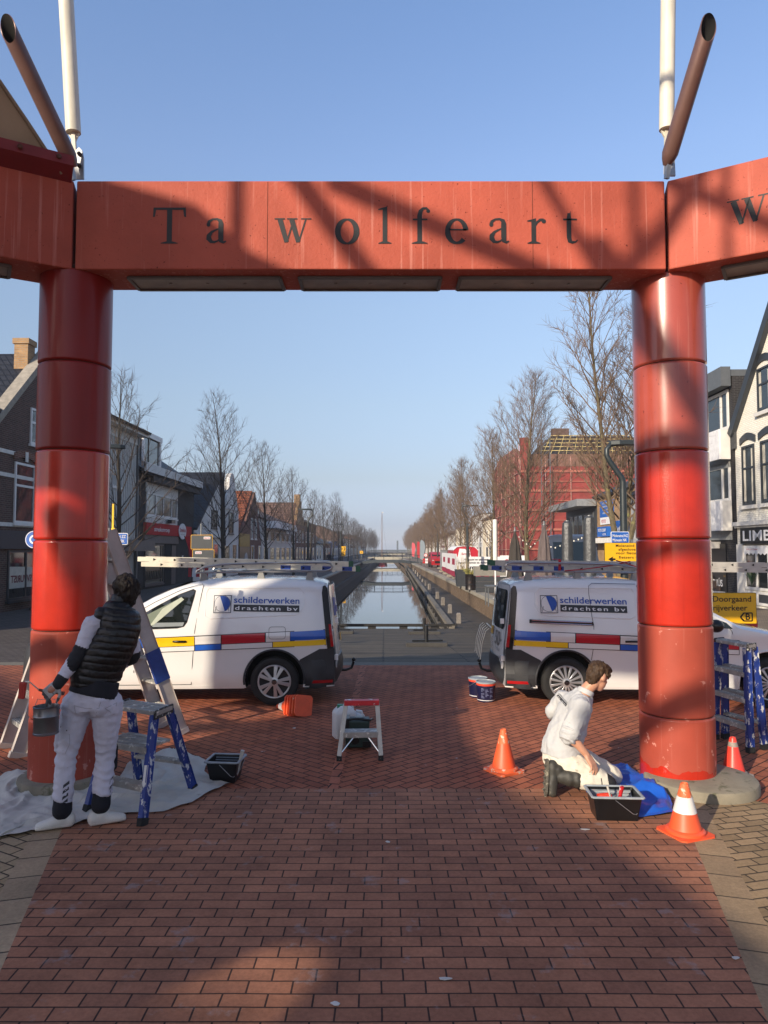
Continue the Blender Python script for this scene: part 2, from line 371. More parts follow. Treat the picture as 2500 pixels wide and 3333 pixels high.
for k, y in enumerate((28.2, 32.6, 37.2, 42, 46.5, 51.5, 57, 63, 69, 76, 84, 93)):
    if post is None: post = pm.build('mooring_post', m_post); o = post; o['category'] = 'bollard'; o['group'] = 'mooring posts along the boardwalk'
    else: o = dup(post)
    o.location = S(XB + .42, y, ZB); o.rotation_euler = (0, 0, .1 * k); o['label'] = 'short grey wooden mooring post on the boardwalk, %s from the near end' % ORD[k]
def Gr(x, y):                               # point on the sloping deck
    d = ray(x, y); o = V((0, 0, H)); s = -.83 / (YE - YD); k = (s * (0 - YD) - H) / (d.z - s * d.y) * 1.0
    return V((0, 0, H)) + d * k
for k, (px, py, lab) in enumerate(((1381, 2063, 'black steel post on a flat slab, far one right of the canal axis'), (1388, 2102, 'black steel post on a flat slab, near one right of the canal axis'), (1100, 2062, 'black steel post on a flat slab, half hidden behind the left van'))):
    q = Gr(px, py); t = thing('mooring_stand', lab, 'steel post', q, 0, 'steel posts on slabs on the timber deck')
    mm = MB().box(-.5, .5, -.22, .22, 0, .1); mm.build('slab', mat('dark_slab', '3a3834', .8, var=.2), t, True, bevel=.01)
    mm = MB(); mm.cyl((0, 0, .1), (0, 0, .5), .05, n=12); mm.bar((-.35, -.02, .13), (.4, .02, .13), .06, .04); mm.build('post', mat('black_steel', '17181a', .5, .3), t, True)

# ------------------------------------------------------------------ pavilion: columns, beams, masts
m_red_new = mat('fresh_red_paint', (.44, .022, .008, 1), .26, var=.12, scale=5, coat=.35, bump=.28, bscale=70, bdist=.004, streak=('7a1208', .56, .25))
m_red_new2 = mat('fresh_red_paint_deep', (.20, .008, .006, 1), .38, spec=.3, var=.14, scale=3, coat=.12, bump=.2, bscale=45, bdist=.004, stretch=(1, 1, .3))
m_red_old = mat('faded_red_paint', (.36, .064, .038, 1), .5, spec=.3, var=.14, scale=2.2, coat=.12, bump=.12, bscale=70, bdist=.004, spots=('c9887a', 7, .62, .03), streak=('b87a6c', .585, .35))
m_red_old_gloss = mat('faded_red_gloss', (.34, .062, .040, 1), .28, var=.12, scale=2.2, coat=.35, bump=.05, bscale=60, bdist=.004, spots=('5c1c17', 26, .66, .02), streak=('c08a7c', .58, .35))
m_red_beam = mat('faded_red_concrete', (.40, .088, .055, 1), .62, spec=.22, var=.16, scale=1.6, bump=.55, bscale=38, bdist=.008, spots=('5a2018', 34, .655, .02), streak=('d79a8c', .575, .42))
m_red_dark = mat('dark_crimson_steel', (.20, .018, .020, 1), .42, var=.18, scale=3, bump=.05)
m_joint = mat('joint_dirt', '3b2218', .9, var=.4, scale=20)
m_pole = mat('white_mast_paint', 'cbc6b4', .5, var=.16, scale=9, bump=.12, stretch=(1, 1, .25))
m_strut = mat('grey_pink_pipe', '6b5049', .4, .25, var=.12, scale=4, streak=('7a5a52', .6, .5))
m_hole = mat('inside_dark', '0b0a0a', .9)
m_steel = mat('galvanised_steel', '9a9c9d', .42, .7, var=.15, scale=16)
ZT = 4.585; ZTOP = 5.395; YF = 6.2; YK = 6.72
def column(cx, cy, joints, mats, lab, name='column'):
    t = thing('column', lab, 'column', (cx, cy, 0)); r = .315 if cx < 0 else .324
    zs = [ZT + .02] + [D(0, j, YF).z for j in joints] + [0.0]
    m = MB(); m.cyl((0, 0, 0), (0, 0, ZT + .05), r - .018, n=48); m.build('core', m_joint, t, True)
    for i, mt in enumerate(mats):
        z1, z0 = zs[i], zs[i + 1] if i < len(mats) - 1 else .0
        mb = MB(); mb.lathe([(r - .014, z0 + .004), (r - .004, z0 + .012), (r, z0 + .020), (r, z0 + .024), (r, z0 + .028), (r, (z0 + z1) / 2), (r, z1 - .028), (r, z1 - .024), (r, z1 - .020), (r - .004, z1 - .012), (r - .014, z1 - .004)], n=72)
        if isinstance(mt, tuple):
            mb.mi = 1
            ph = [(-2.75 + 3.15 * k / 40) for k in range(41)]; top = [.135 + .045 * math.sin(k * .55) * .4 + .05 * max(0, 1 - k / 12) + (.02 if k % 7 < 3 else 0) - (.1 if k > 37 else 0) - (.04 if k > 33 else 0) for k in range(41)]
            for k in range(40):
                a, b2 = ph[k] + .25, ph[k + 1] + .25; rr = r + .002
                mb.add([(rr * math.cos(a - 1.0), rr * math.sin(a - 1.0), .012), (rr * math.cos(b2 - 1.0), rr * math.sin(b2 - 1.0), .012), (rr * math.cos(b2 - 1.0), rr * math.sin(b2 - 1.0), top[k + 1] + .02), (rr * math.cos(a - 1.0), rr * math.sin(a - 1.0), top[k] + .02)], [(0, 1, 2, 3)], True)
        mb.build('drum', list(mt) if isinstance(mt, tuple) else mt, t, True)
    return t
column(-2.86, 6.50, (1170, 1460, 1757, 2056, 2350), (m_red_new2, m_red_new2, m_red_new, m_red_new, m_red_old, m_red_old), 'glossy dark red round column on the left beside the standing painter')
column(2.675, 6.58, (1165, 1457, 1753, 2045, 2350), (m_red_old_gloss, m_red_old_gloss, m_red_new, m_red_new, m_red_old, (m_red_old, m_red_new)), 'sunlit red round column on the right beside the kneeling painter')
m_moss = mat('mossy_concrete', '837c6b', .95, var=.2, scale=5, bump=.5, bscale=140, spots=('5d5d48', 9, .57, .1), bdist=.006)
for (x, y, fs, lab) in ((-2.86, 6.49, .60, 'mossy round concrete footing under the left red column'), (2.80, 6.40, .72, 'mossy round concrete footing under the right red column')):
    m = MB(); m.lathe([(.66 * fs, .0), (.658 * fs, .06), (.645 * fs, .082), (.62 * fs, .09), (.3 * fs, .092)], c=(0, 0, 0), n=40); o = m.build('footing', m_moss); o.location = (x, y, .008); tag(o, lab, 'footing')
def Z(d): return V((0, 0, d))
def beam(p, q, mp, mq, lab, letters=None, lights=(), mt=None):
    """box beam between joint points p and q (front line), mitre offsets for the back line"""
    p, q = V((p[0], p[1], 0)), V((q[0], q[1], 0)); d = (q - p).normalized(); nrm = V((-d.y, d.x, 0)); w = YK - YF; ln = (q - p).length
    t = thing('ring_beam', lab, 'beam', (p + q) / 2 + Z(ZT))
    pts = [p, q, q + nrm * w + d * mq, p + nrm * w - d * mp]
    m = MB(); m.add([v + Z(z) for z in (ZT, ZTOP) for v in pts], [(3, 2, 1, 0), (4, 5, 6, 7), (0, 1, 5, 4), (1, 2, 6, 5), (2, 3, 7, 6), (3, 0, 4, 7)])
    m.build('beam_body', mt or m_red_beam, t, bevel=.012)
    m = MB()
    for f in (.325, .775):
        x = p + d * ln * f; m.bar(x + nrm * -.001 + Z(ZT + .01), x + nrm * -.001 + Z(ZTOP - .01), .003, .003, up=-nrm)
    m.build('joint_line', m_joint, t)
    for u0, u1 in lights:
        m = MB(); a, b2 = p + d * u0, p + d * u1; wd = .30; mid = nrm * (w / 2 + .05); z = ZT - .014
        for s2 in (-1, 1): m.bar(a + mid + nrm * s2 * wd / 2 + Z(z), b2 + mid + nrm * s2 * wd / 2 + Z(z), .03, .024)
        for e2 in (a, b2): m.bar(e2 + mid - nrm * wd / 2 + Z(z), e2 + mid + nrm * wd / 2 + Z(z), .03, .024)
        lf = m.build('light_panel', mat('light_frame', '6e6a66', .45, .5), t)
        m = MB(); m.add([a + mid - nrm * wd / 2 + Z(z + .004), b2 + mid - nrm * wd / 2 + Z(z + .004), b2 + mid + nrm * wd / 2 + Z(z + .004), a + mid + nrm * wd / 2 + Z(z + .004)], [(0, 1, 2, 3)])
        for k in (.25, .5, .75): c = a.lerp(b2, k) + mid + Z(z - .002); m.cyl(c, c - Z(.006), .018, n=8)
        m.build('diffuser', mat('dusty_diffuser', '8d8a80', .35, var=.25, scale=5), lf)
    return t, p, d, nrm
# serif letters drawn as strokes: each stroke is a list of (u, v, width-u offset) outlines in x-height units
def quad_strip(mb, fn, path):
    """path: list of (u, v, half-width along normal)"""
    vs = []
    for i, (u, v, h) in enumerate(path):
        a, b2 = path[max(i - 1, 0)], path[min(i + 1, len(path) - 1)]; dx, dy = b2[0] - a[0], b2[1] - a[1]; ll = math.hypot(dx, dy) or 1
        vs += [fn(u - dy / ll * h, v + dx / ll * h), fn(u + dy / ll * h, v - dx / ll * h)]
    mb.add(vs, [(2 * i, 2 * i + 1, 2 * i + 3, 2 * i + 2) for i in range(len(path) - 1)])
def rect(mb, fn, u0, u1, v0, v1): mb.add([fn(u0, v0), fn(u1, v0), fn(u1, v1), fn(u0, v1)], [(0, 1, 2, 3)])
def serif_foot(mb, fn, u, v, w, up=1):
    mb.add([fn(u - w, v), fn(u + w, v), fn(u + w, v + up * .03), fn(u + .075, v + up * .10), fn(u - .075, v + up * .10), fn(u - w, v + up * .03)], [(0, 1, 2, 3, 4, 5)])
def arc(cu, cv, ru, rv, a0, a1, hmin, hmax, n=20, ph=0):
    return [(cu + ru * math.cos(R(a0 + (a1 - a0) * k / n)), cv + rv * math.sin(R(a0 + (a1 - a0) * k / n)), hmin + (hmax - hmin) * abs(math.cos(R(a0 + (a1 - a0) * k / n + ph)))) for k in range(n + 1)]
def letter(mb, ch, f):                      # x-height = 1, centred on u = 0
    if ch == 'T':
        rect(mb, f, -.1, .1, .05, 1.38); serif_foot(mb, f, 0, 0, .33)
        rect(mb, f, -.62, .62, 1.33, 1.42)
        for s in (-1, 1): mb.add([f(s * .62, 1.42), f(s * .52, 1.36), f(s * .56, 1.06), f(s * .64, 1.04)], [(0, 1, 2, 3)])
    elif ch == 'a':
        quad_strip(mb, f, [(-.33, .76, .07), (-.30, .87, .06), (-.17, .955, .04), (0, .965, .045), (.12, .9, .08), (.15, .78, .1), (.15, .55, .1), (.15, .25, .1), (.17, .1, .09), (.25, .05, .05), (.36, .1, .025)])
        mb.add([f(-.33 + .075 * math.cos(R(k * 30)), .74 + .075 * math.sin(R(k * 30))) for k in range(12)], [tuple(range(12))])
        quad_strip(mb, f, [(.14, .62, .03), (-.02, .555, .03), (-.2, .46, .05), (-.31, .31, .09), (-.31, .2, .1), (-.22, .08, .07), (-.1, .06, .045), (.03, .11, .03), (.13, .22, .025)])
    elif ch == 'w':
        for s in (-.35, .1): quad_strip(mb, f, [(s - .24, .95, .1), (s + .02, .06, .085)])
        for s in (-.33, .13): quad_strip(mb, f, [(s + .0, .05, .03), (s + .27, .95, .03)])
        for u in (-.6, -.12, .42): rect(mb, f, u - .2, u + .2, .95, 1.0)
    elif ch == 'o': quad_strip(mb, f, arc(0, .48, .36, .47, 0, 360, .035, .11, 36))
    elif ch == 'l':
        rect(mb, f, -.09, .09, .05, 1.38); serif_foot(mb, f, 0, 0, .25); mb.add([f(-.09, 1.42), f(.09, 1.46), f(.09, 1.36), f(-.26, 1.32), f(-.26, 1.36)], [(0, 1, 2, 3, 4)])
    elif ch == 'f':
        quad_strip(mb, f, [(0, .05, .09), (0, 1.1, .09), (.04, 1.28, .08), (.14, 1.39, .05), (.26, 1.39, .05), (.34, 1.3, .05)])
        mb.add([f(.33 + .075 * math.cos(R(k * 30)), 1.28 + .075 * math.sin(R(k * 30))) for k in range(12)], [tuple(range(12))])
        serif_foot(mb, f, 0, 0, .3); rect(mb, f, -.26, .3, .92, .985)
    elif ch == 'e':
        quad_strip(mb, f, arc(0, .48, .35, .47, 5, 180, .04, .1, 18) + arc(0, .48, .35, .45, 180, 318, .045, .11, 16)[1:]); rect(mb, f, -.3, .38, .52, .58)
    elif ch == 'r':
        rect(mb, f, -.2, -.02, .05, .93); serif_foot(mb, f, -.11, 0, .25); mb.add([f(-.2, .95), f(-.02, 1.0), f(-.02, .86), f(-.36, .87), f(-.36, .91)], [(0, 1, 2, 3, 4)])
        quad_strip(mb, f, [(-.06, .68, .03), (.02, .84, .045), (.14, .935, .055), (.27, .93, .06)]); mb.add([f(.28 + .085 * math.cos(R(k * 30)), .88 + .085 * math.sin(R(k * 30))) for k in range(12)], [tuple(range(12))])
    elif ch == 't':
        quad_strip(mb, f, [(-.02, 1.2, .06), (-.03, .95, .09), (-.03, .25, .09), (0, .1, .085), (.1, .05, .055), (.22, .07, .03), (.3, .15, .02)]); rect(mb, f, -.25, .28, .92, .985)
        mb.add([f(-.07, .98), f(.04, 1.3), f(.04, .98)], [(0, 1, 2)])
JL, JR = (-2.752, YF), (2.512, YF); tn = math.tan(R(15)) * (YK - YF); c30, s30 = math.cos(R(30)), math.sin(R(30))
bt, p, d, nrm = beam(JL, JR, tn, tn, 'straight red beam with black serif lettering between the two columns', lights=((.42, 1.80), (1.98, 3.27), (3.45, 4.82)))
m = MB(); sx = 86.5 / FPX * 6.2
for ch, px in (('T', 551), ('a', 706), ('w', 961), ('o', 1130), ('l', 1253), ('f', 1366), ('e', 1487), ('a', 1627), ('r', 1747), ('t', 1855)):
    c = D(px, 793.5, YF); letter(m, ch, lambda u, v, c=c: V((c.x + u * sx, YF - .003 - .0002 * (len(m.v) % 7), c.z + v * sx)))
m_letter = mat('black_letter_paint', '191b1e', .6, var=.25, scale=22, spots=('8a4a40', 30, .72, .02))
m.build('lettering', m_letter, bt)
bl, p, d, nrm = beam((JL[0] - .028 - 5.2 * c30, YF - 5.2 * s30), (JL[0] - .028, YF), tn, tn, 'shaded dark red beam angling off to the left under the canopy', lights=((3.1, 4.72),))
# bent steel gutter plate along the left beam, with bolts
m = MB(); q = V((JL[0] - .05, YF, 0)); a = q - d * 4.6
fr = -nrm
for (o0, z0, o1, z1) in ((.006, ZTOP - .17, .006, ZTOP - .03), (.006, ZTOP - .03, .16, ZTOP + .06), (.16, ZTOP + .06, .16, ZTOP + .15)):
    m.add([a + fr * o0 + Z(z0), q + fr * o0 + Z(z0), q + fr * o1 + Z(z1), a + fr * o1 + Z(z1), a + fr * (o0 - .012) + Z(z0), q + fr * (o0 - .012) + Z(z0), q + fr * (o1 - .012) + Z(z1), a + fr * (o1 - .012) + Z(z1)], [(0, 1, 2, 3), (4, 5, 6, 7), (1, 5, 6, 2), (0, 4, 7, 3)])
m.build('gutter_plate', m_red_dark, bl)
for k in range(7):
    c = q - d * (.12 + .3 * k) + fr * .17 + Z(ZTOP + .105); MB().lathe([(.022, 0), (.022, .012), (.012, .02)], c=c, ax=fr, n=8).build('bolt', mat('rusty_bolt', '5e3a2c', .7, .3), bl)
br, p, d, nrm = beam((JR[0] + .028, YF), (JR[0] + .028 + 5.2 * c30, YF - 5.2 * s30), tn, tn, 'sunlit red beam angling off to the right with a partial letter', lights=((.42, 1.85), (2.0, 3.4)))
m = MB(); letter(m, 'w', lambda u, v: p + d * (.66 + u * sx) - nrm * .003 + Z(D(2460, 727, 5.87).z + v * sx)); m.build('lettering', m_letter, br)
# masts, struts and their shoes
def mast(base, top, r, lab):
    base, top = V(base), V(top); t = thing('mast_pole', lab, 'mast', base); dd = (top - base).normalized(); f = base + dd * .42
    m = MB(); m.tube([f, f + dd * .04, top], [r * .99, r, r], n=20); m.build('pole', m_pole, t)
    m = MB(); a, b2 = frame_of(dd); m.add([f - a * r * .95 + dd * .02, f + a * r * .95 + dd * .02, f + a * .012 - dd * .08, f - a * .012 - dd * .08, f - a * r * .95 + dd * .02 + b2 * .02, f + a * r * .95 + dd * .02 + b2 * .02, f + a * .012 - dd * .08 + b2 * .02, f - a * .012 - dd * .08 + b2 * .02], [(0, 1, 2, 3), (4, 5, 6, 7), (0, 1, 5, 4), (1, 2, 6, 5), (2, 3, 7, 6), (3, 0, 4, 7)])
    m.bar(base, f, .035, .03); m.build('end_plate', m_pole, t)
    m = MB(); s2 = V((.05, .02, 0))
    m.prism([(-.05, 0), (.05, 0), (.045, .2), (.03, .27), (0, .3), (-.03, .27), (-.045, .2)], lambda u, v, w: base + V((u + .03, w, v - .03)), -.02, .0); m.build('shoe_plate', m_steel, t)
    for z in (.09, .2): MB().lathe([(.02, 0), (.02, .02), (.012, .03)], c=base + V((.04, -.022, z)), ax=(0, -1, 0), n=6).build('bolt', mat('dark_bolt', '4a4644', .5, .6), t)
def strut(base, top, r, lab):
    base, top = V(base), V(top); t = thing('strut_pipe', lab, 'strut', base); dd = (top - base).normalized(); n = 24; a, b2 = frame_of(dd)
    m = MB(); rings = []
    for s2, rr in ((0, .45), (.05, .8), (.1, 1)): rings.append([base + dd * s2 + (a * math.cos(6.2832 * k / n) + b2 * math.sin(6.2832 * k / n)) * r * rr for k in range(n)])
    cutn = V((0, -.75, -.6)).normalized(); rings.append([]); inner = []
    for k in range(n):
        o2 = (a * math.cos(6.2832 * k / n) + b2 * math.sin(6.2832 * k / n))
        e2 = top + o2 * r; e2 = e2 - dd * (o2.dot(cutn) * r * 1.6); rings[-1].append(e2); inner.append(e2 - o2 * r * .12)
    m.loft(rings, cap=False); m.loft([rings[-1], inner], cap=False, smooth=False); m.add(rings[0], [tuple(range(n))])
    m.mi = 1; m.loft([inner, [i - dd * .25 for i in inner]], cap=False); m.add([i - dd * .25 for i in inner], [tuple(range(n))])
    m.build('pipe', [m_strut, m_hole], t)
    MB().bar(base - Z(.12), base + dd * .08, .04, .03).build('fork', m_steel, t)
mast(D(247, 575, 6.42), D(201, -260, 6.42), .067, 'white mast pole standing above the left column')
strut(D(241, 545, 6.3), D(26, 92, 5.75), .071, 'grey pink strut pipe leaning out to the left above the left column')
mast(D(2168, 565, 6.42), D(2178, -260, 6.42), .067, 'white mast pole standing above the right column')
strut(D(2169, 540, 6.25), D(2306, 88, 5.75), .071, 'grey pink strut pipe leaning out to the right above the right column')
# membrane canopy on the left beam (only its tip shows)
m_sail = mat('canopy_fabric', 'b3a58c', .8, var=.12, scale=3, bump=.1)
t = thing('canopy_sail', 'beige fabric canopy tip fixed to the left beam at the frame edge', 'canopy', V((JL[0], YF, ZTOP)))
dl = V((c30, s30, 0)); q = V((JL[0] - .33, YF - .16, ZTOP + .13)); m = MB(); N = 14
top = [D(188, 540, 6.05), D(150, 490, 5.98), D(90, 399, 5.85), D(0, 267, 5.65), D(-150, 80, 5.3), D(-420, -200, 4.7)]
def pl(pts, t):
    x = t * (len(pts) - 1); i = min(int(x), len(pts) - 2); return pts[i].lerp(pts[i + 1], x - i)
rows = []
for i in range(N + 1):
    a = q - dl * (4.4 * (i / N) ** 1.2); b2 = pl(top, i / N)
    rows.append([a.lerp(b2, k / 6) + V((0, .25, -.1)) * math.sin(math.pi * k / 6) * (i / N) for k in range(7)])
m.loft(rows, cap=False, closed=False); m.loft([[v + V((0, .006, .006)) for v in r] for r in rows], cap=False, closed=False)
m.build('fabric', m_sail, t)
m = MB(); m.tube([V(v) for v in top], .018, 8); m.tube([top[0], D(200, 566, 6.1)], .012, 8); m.build('edge_cable', mat('edge_rope', '8e8069', .8), t)
m = MB(); m.bar(q, q - dl * 4.4, .015, .1); m.build('clamp_plate', m_steel, t)

# ------------------------------------------------------------------ the two vans
m_white = mat('white_car_paint', 'dcdbd8', .22, var=.03, scale=2, coat=.9)
m_bump = mat('dark_bumper_plastic', '2b2d30', .5, var=.12, scale=8, bump=.05, bscale=200)
m_tyre = mat('tyre_rubber', '1b1b1b', .85, var=.2, scale=12, bump=.15)
m_rim = mat('silver_rim', 'b9bbbd', .3, .75, var=.08)
m_gl = glass('tinted_window', '141a18')
m_black = mat('black_trim', '0d0e10', .3, var=.1)
m_hole2 = mat('wheel_well', '0a0a0a', .95)
m_blue, m_yel, m_rd = mat('livery_blue', '1f57b4', .3, var=.06, coat=.4), mat('livery_yellow', 'e9bd18', .3, var=.06, coat=.4), mat('livery_red', 'b2182a', .3, var=.06, coat=.4)
m_txtb = mat('lettering_blue', '1c4a9e', .4); m_chrome = mat('chrome', 'd0d2d4', .12, 1, var=.03); m_redlamp = mat('red_lamp', 'a3141a', .15, var=.1, coat=.8)
m_plate = mat('number_plate', 'd9a422', .4, var=.05)
VW_ = .875; WB = 2.67; CAX = -1
def vk(s):                                   # taper in plan towards rear and front corners
    k = 1.0
    if s < -.38: k -= .085 * min(1, (-.38 - s) / .42) ** 2.6
    if s > 2.55: k -= .34 * min(1, (s - 2.55) / .86) ** 2.0
    if s > 1.1: k -= .03 * (s - 1.1)
    return k
def hw(s, z):
    w = VW_
    if z > .98: w -= .125 * ((z - .98) / .62) ** 1.35
    if z < .42: w -= .05 * (max(0, .42 - z) / .18) ** 1.5
    w += .012 * math.exp(-((z - .93) / .05) ** 2) - .012 * math.exp(-((z - .55) / .16) ** 2)
    return w * vk(s)
def roofz(s):
    pts = [(-.84, 1.60), (-.74, 1.655), (-.5, 1.69), (0, 1.712), (.6, 1.712), (.95, 1.695), (1.3, 1.62), (1.7, 1.445), (2.05, 1.235), (2.3, 1.10), (2.7, 1.02), (3.1, .93), (3.3, .84), (3.42, .7)]
    for (a, za), (b, zb2) in zip(pts, pts[1:]):
        if s <= b:
            t = (s - a) / (b - a); return za + (zb2 - za) * t
    return .7
def lean(s, z): return s + (.10 * (z - .75) / .85 * min(1, max(0, (-s - .3) / .5)) if z > .75 else 0)
def van(loc, yaw, side, label, rear):
    """side = +1: heading -x, its left flank to the camera; side = -1: heading +x, right flank to the camera"""
    t = thing('van', label, 'van', loc, 0, 'white painter vans parked beyond the columns')
    hd = V((-math.cos(yaw) * side, -math.sin(yaw), 0)); out = V((hd.y * side, -hd.x * side, 0))
    if out.y > 0: out = -out
    P = lambda s, y, z: V(loc) + hd * s + out * (y - VW_) + V((0, 0, z))      # y = +VW_ on the near flank
    F = lambda off: (lambda s, z: P(lean(s, z), hw(s, z) + off, z))
    # body shell
    ss = [-.80, -.775, -.72, -.64, -.54, -.42, -.2, .1, .4, .7, .95, 1.15, 1.4, 1.65, 1.9, 2.1, 2.3, 2.5, 2.7, 2.9, 3.08, 3.2, 3.3, 3.36, 3.4]
    rings = []
    for s in ss:
        zr = roofz(s); half = []; zt = zr - .085 if s < 2.0 else zr - .06
        for z in (.24, .30, .36, .45, .55, .68, .8, .88, .93, 1.0, 1.1, 1.2, 1.3, 1.4, 1.5, 1.58): half.append((hw(s, min(z, zt)), min(z, zt)))
        we = hw(s, zt)
        for a in (30, 60, 85): half.append((we - .13 * (1 - math.cos(R(a))) - .02, zt + (zr - zt) * math.sin(R(a)) * .8))
        half.append((we * .5, zr - .01)); half.append((0.0, zr))
        ring = [P(lean(s, z), y, z) for y, z in half] + [P(lean(s, z), -y, z) for y, z in half[-2::-1]]
        rings.append(ring)
    mb = MB(); mb.loft(rings, cap=True)
    me = bpy.data.meshes.new('body'); me.from_pydata(mb.v, [], mb.f); bm = bmesh.new(); bm.from_mesh(me); bmesh.ops.remove_doubles(bm, verts=bm.verts, dist=.0008); bmesh.ops.recalc_face_normals(bm, faces=bm.faces); bm.to_mesh(me); bm.free()
    bo = bpy.data.objects.new('body', me); C.objects.link(bo)
    cu = MB()
    for s in (0, WB):
        for y0, y1 in ((VW_ - .26, VW_ + .2), (-VW_ - .2, -VW_ + .26)): cu.tube([P(s, y0, .345), P(s, y1, .345)], .392, 40)
    co = cu.build('cutter', m_hole2); md = bo.modifiers.new('b', 'BOOLEAN'); md.object = co; md.operation = 'DIFFERENCE'; md.solver = 'EXACT'
    dg = bpy.context.evaluated_depsgraph_get(); m2 = bpy.data.meshes.new_from_object(bo.evaluated_get(dg)); bpy.data.objects.remove(bo); bpy.data.objects.remove(co)
    m2.materials.clear(); m2.materials.append(m_white); m2.materials.append(m_hole2)
    for p_ in m2.polygons:
        p_.use_smooth = True; p_.material_index = 0
        for s in (0, WB):
            c = p_.center - P(s, 0, .345); r = math.hypot(c.dot(hd), c.z)
            if r < .385 or (r < .40 and abs(p_.normal.dot(V((0, 0, 1))) * c.z + p_.normal.dot(hd) * c.dot(hd)) / max(r, .01) > .8): p_.material_index = 1
    m2.set_sharp_from_angle(angle=R(38)); m2.name = 'body'
    bo = bpy.data.objects.new('body', m2); C.objects.link(bo); attach(bo, t)
    # wheels
    for s in (0, WB):
        for y, vis in ((VW_ - .01, True), (-VW_ + .01, False)):
            sg = 1 if vis else -1; ax = out * sg; c = P(s, y, .325)
            w = MB(); w.lathe([(.225, -.2), (.3, -.2), (.318, -.17), (.325, -.13), (.325, -.05), (.316, -.015), (.295, .0), (.25, .004), (.222, -.01)], c=c, ax=ax, n=48); w.build('tyre', m_tyre, t)
            if not vis: continue
            wh = MB(); wh.lathe([(.226, -.012), (.22, .002), (.205, .0), (.198, -.012)], c=c, ax=ax, n=48, cap=False); a, b2 = frame_of(ax)
            nsp, wd = (10, .042) if rear == 'panel' else (15, .027)
            for k in range(nsp):
                an = 6.2832 * (k + .5) / nsp
                if rear == 'panel': an = 6.2832 * ((k // 2) + .5 + (.17 if k % 2 else -.17)) / 5
                e2 = a * math.cos(an) + b2 * math.sin(an); wh.bar(c + e2 * .045 + ax * .004, c + e2 * .205 - ax * .008, wd * .7, .022, up=ax, w1=wd * 1.25)
            wh.lathe([(.06, -.01), (.06, .012), (.04, .018), (0, .018)], c=c, ax=ax, n=24); wr = wh.build('rim', m_rim, t, bevel=.003)
            w = MB(); w.lathe([(.205, -.045), (0, -.045)], c=c, ax=ax, n=32, cap=False); w.build('brake_backing', m_hole2, wr)
            w = MB(); w.lathe([(.034, .018), (.034, .022), (0, .023)], c=c, ax=ax, n=24); w.mi = 1
            f = lambda u, v: c + ax * .0245 + a * u + V((0, 0, 1)) * v
            for pts in ([(-.022, .02), (-.008, -.002), (0, .012)], [(.022, .02), (.008, -.002), (0, .012)], [(-.024, .008), (-.012, -.024), (0, -.002)], [(.024, .008), (.012, -.024), (0, -.002)]):
                for q0, q1 in zip(pts, pts[1:]): w.bar(f(*q0), f(*q1), .005, .002, up=ax)
            w.build('hub_cap', [m_black, m_chrome], wr)
    # lower cladding, sills, bumpers
    m = MB()
    ar = lambda a, r=.415: (r * math.cos(R(a)), .345 + r * math.sin(R(a)))
    patch(m, [(-.80, .26), (-.40, .26)] + [ar(a) for a in (190, 178, 165, 152, 142)] + [(-.345, .62), (-.60, .755), (-.80, .755)], F(.006), 9, 8)
    m.build('rear_cladding', m_bump, t)
    m = MB()
    yb = VW_ * .80
    prof = [(.23, -.05), (.24, .03), (.36, .09), (.50, .10), (.60, .075), (.62, .0), (.62, -.1)]
    rings = []
    for z, dx in prof:
        ring = []
        for k in range(17):
            u = -1 + 2 * k / 16; y = (VW_ + .004) * math.sin(u * 1.5708 * .97) ; y = math.copysign(min(abs(y), VW_ - .004), y)
            s = -.44 - .38 * max(0, math.cos(u * 1.5708)) ** .55 - dx * (1 - .3 * abs(u))
            ring.append(P(s, y, z))
        rings.append(ring)
    m.loft(rings, cap=False, closed=False); m.add(rings[0], [tuple(range(17))]); m.build('rear_bumper', m_bump, t)
    m = MB(); rings = []
    for z, dx in ((.22, -.02), (.26, .05), (.4, .1), (.62, .09), (.80, .05), (.84, .0)):
        rings.append([P(2.90 + .5 * max(0, math.cos(u * 1.5708)) ** .6 + dx, (VW_ * .98) * math.sin(u * 1.5708 * .97), z) for u in [-1 + 2 * k / 16 for k in range(17)]])
    m.loft(rings, cap=False, closed=False); m.build('front_bumper', m_bump, t)
    m = MB(); patch(m, [(.40, .235), (2.26, .235), (2.26, .275), (.40, .275)], F(.012), 2, 8); m.build('sill', m_white, t)
    for s in (0, WB):
        m = MB(); pts = [F(.008)(s + .405 * math.cos(R(a)), .345 + .405 * math.sin(R(a))) for a in range(-8, 189, 7)]
        m.tube(pts, .013, 8); m.build('wheel_arch', m_bump if s == 0 else m_white, t)
    # rear pillar lamp, rear doors
    m = MB(); patch(m, [(-.795, .74), (-.705, .74), (-.695, 1.50), (-.72, 1.59), (-.76, 1.60), (-.795, 1.56)], F(.005), 10, 6); m.build('tail_lamp', m_black, t)
    m = MB(); patch(m, [(-.795, .78), (-.755, .78), (-.755, 1.08), (-.795, 1.08)], F(.009), 4, 3); m.build('tail_lamp_lens', m_redlamp, t)
    RF = lambda off: (lambda y, z: P(lean(-.80, z) - .006 - off - .07 * (1 - (y / .8) ** 2), y, z))
    m = MB(); patch(m, rrect(-.74, .74, .47, 1.60, .07), RF(0), 10, 10); m.build('rear_doors', m_white, t)
    m = MB(); patch(m, [(-.006, .5), (.006, .5), (.006, 1.58), (-.006, 1.58)], RF(.003), 6, 1); m.build('door_gap', m_black, t)
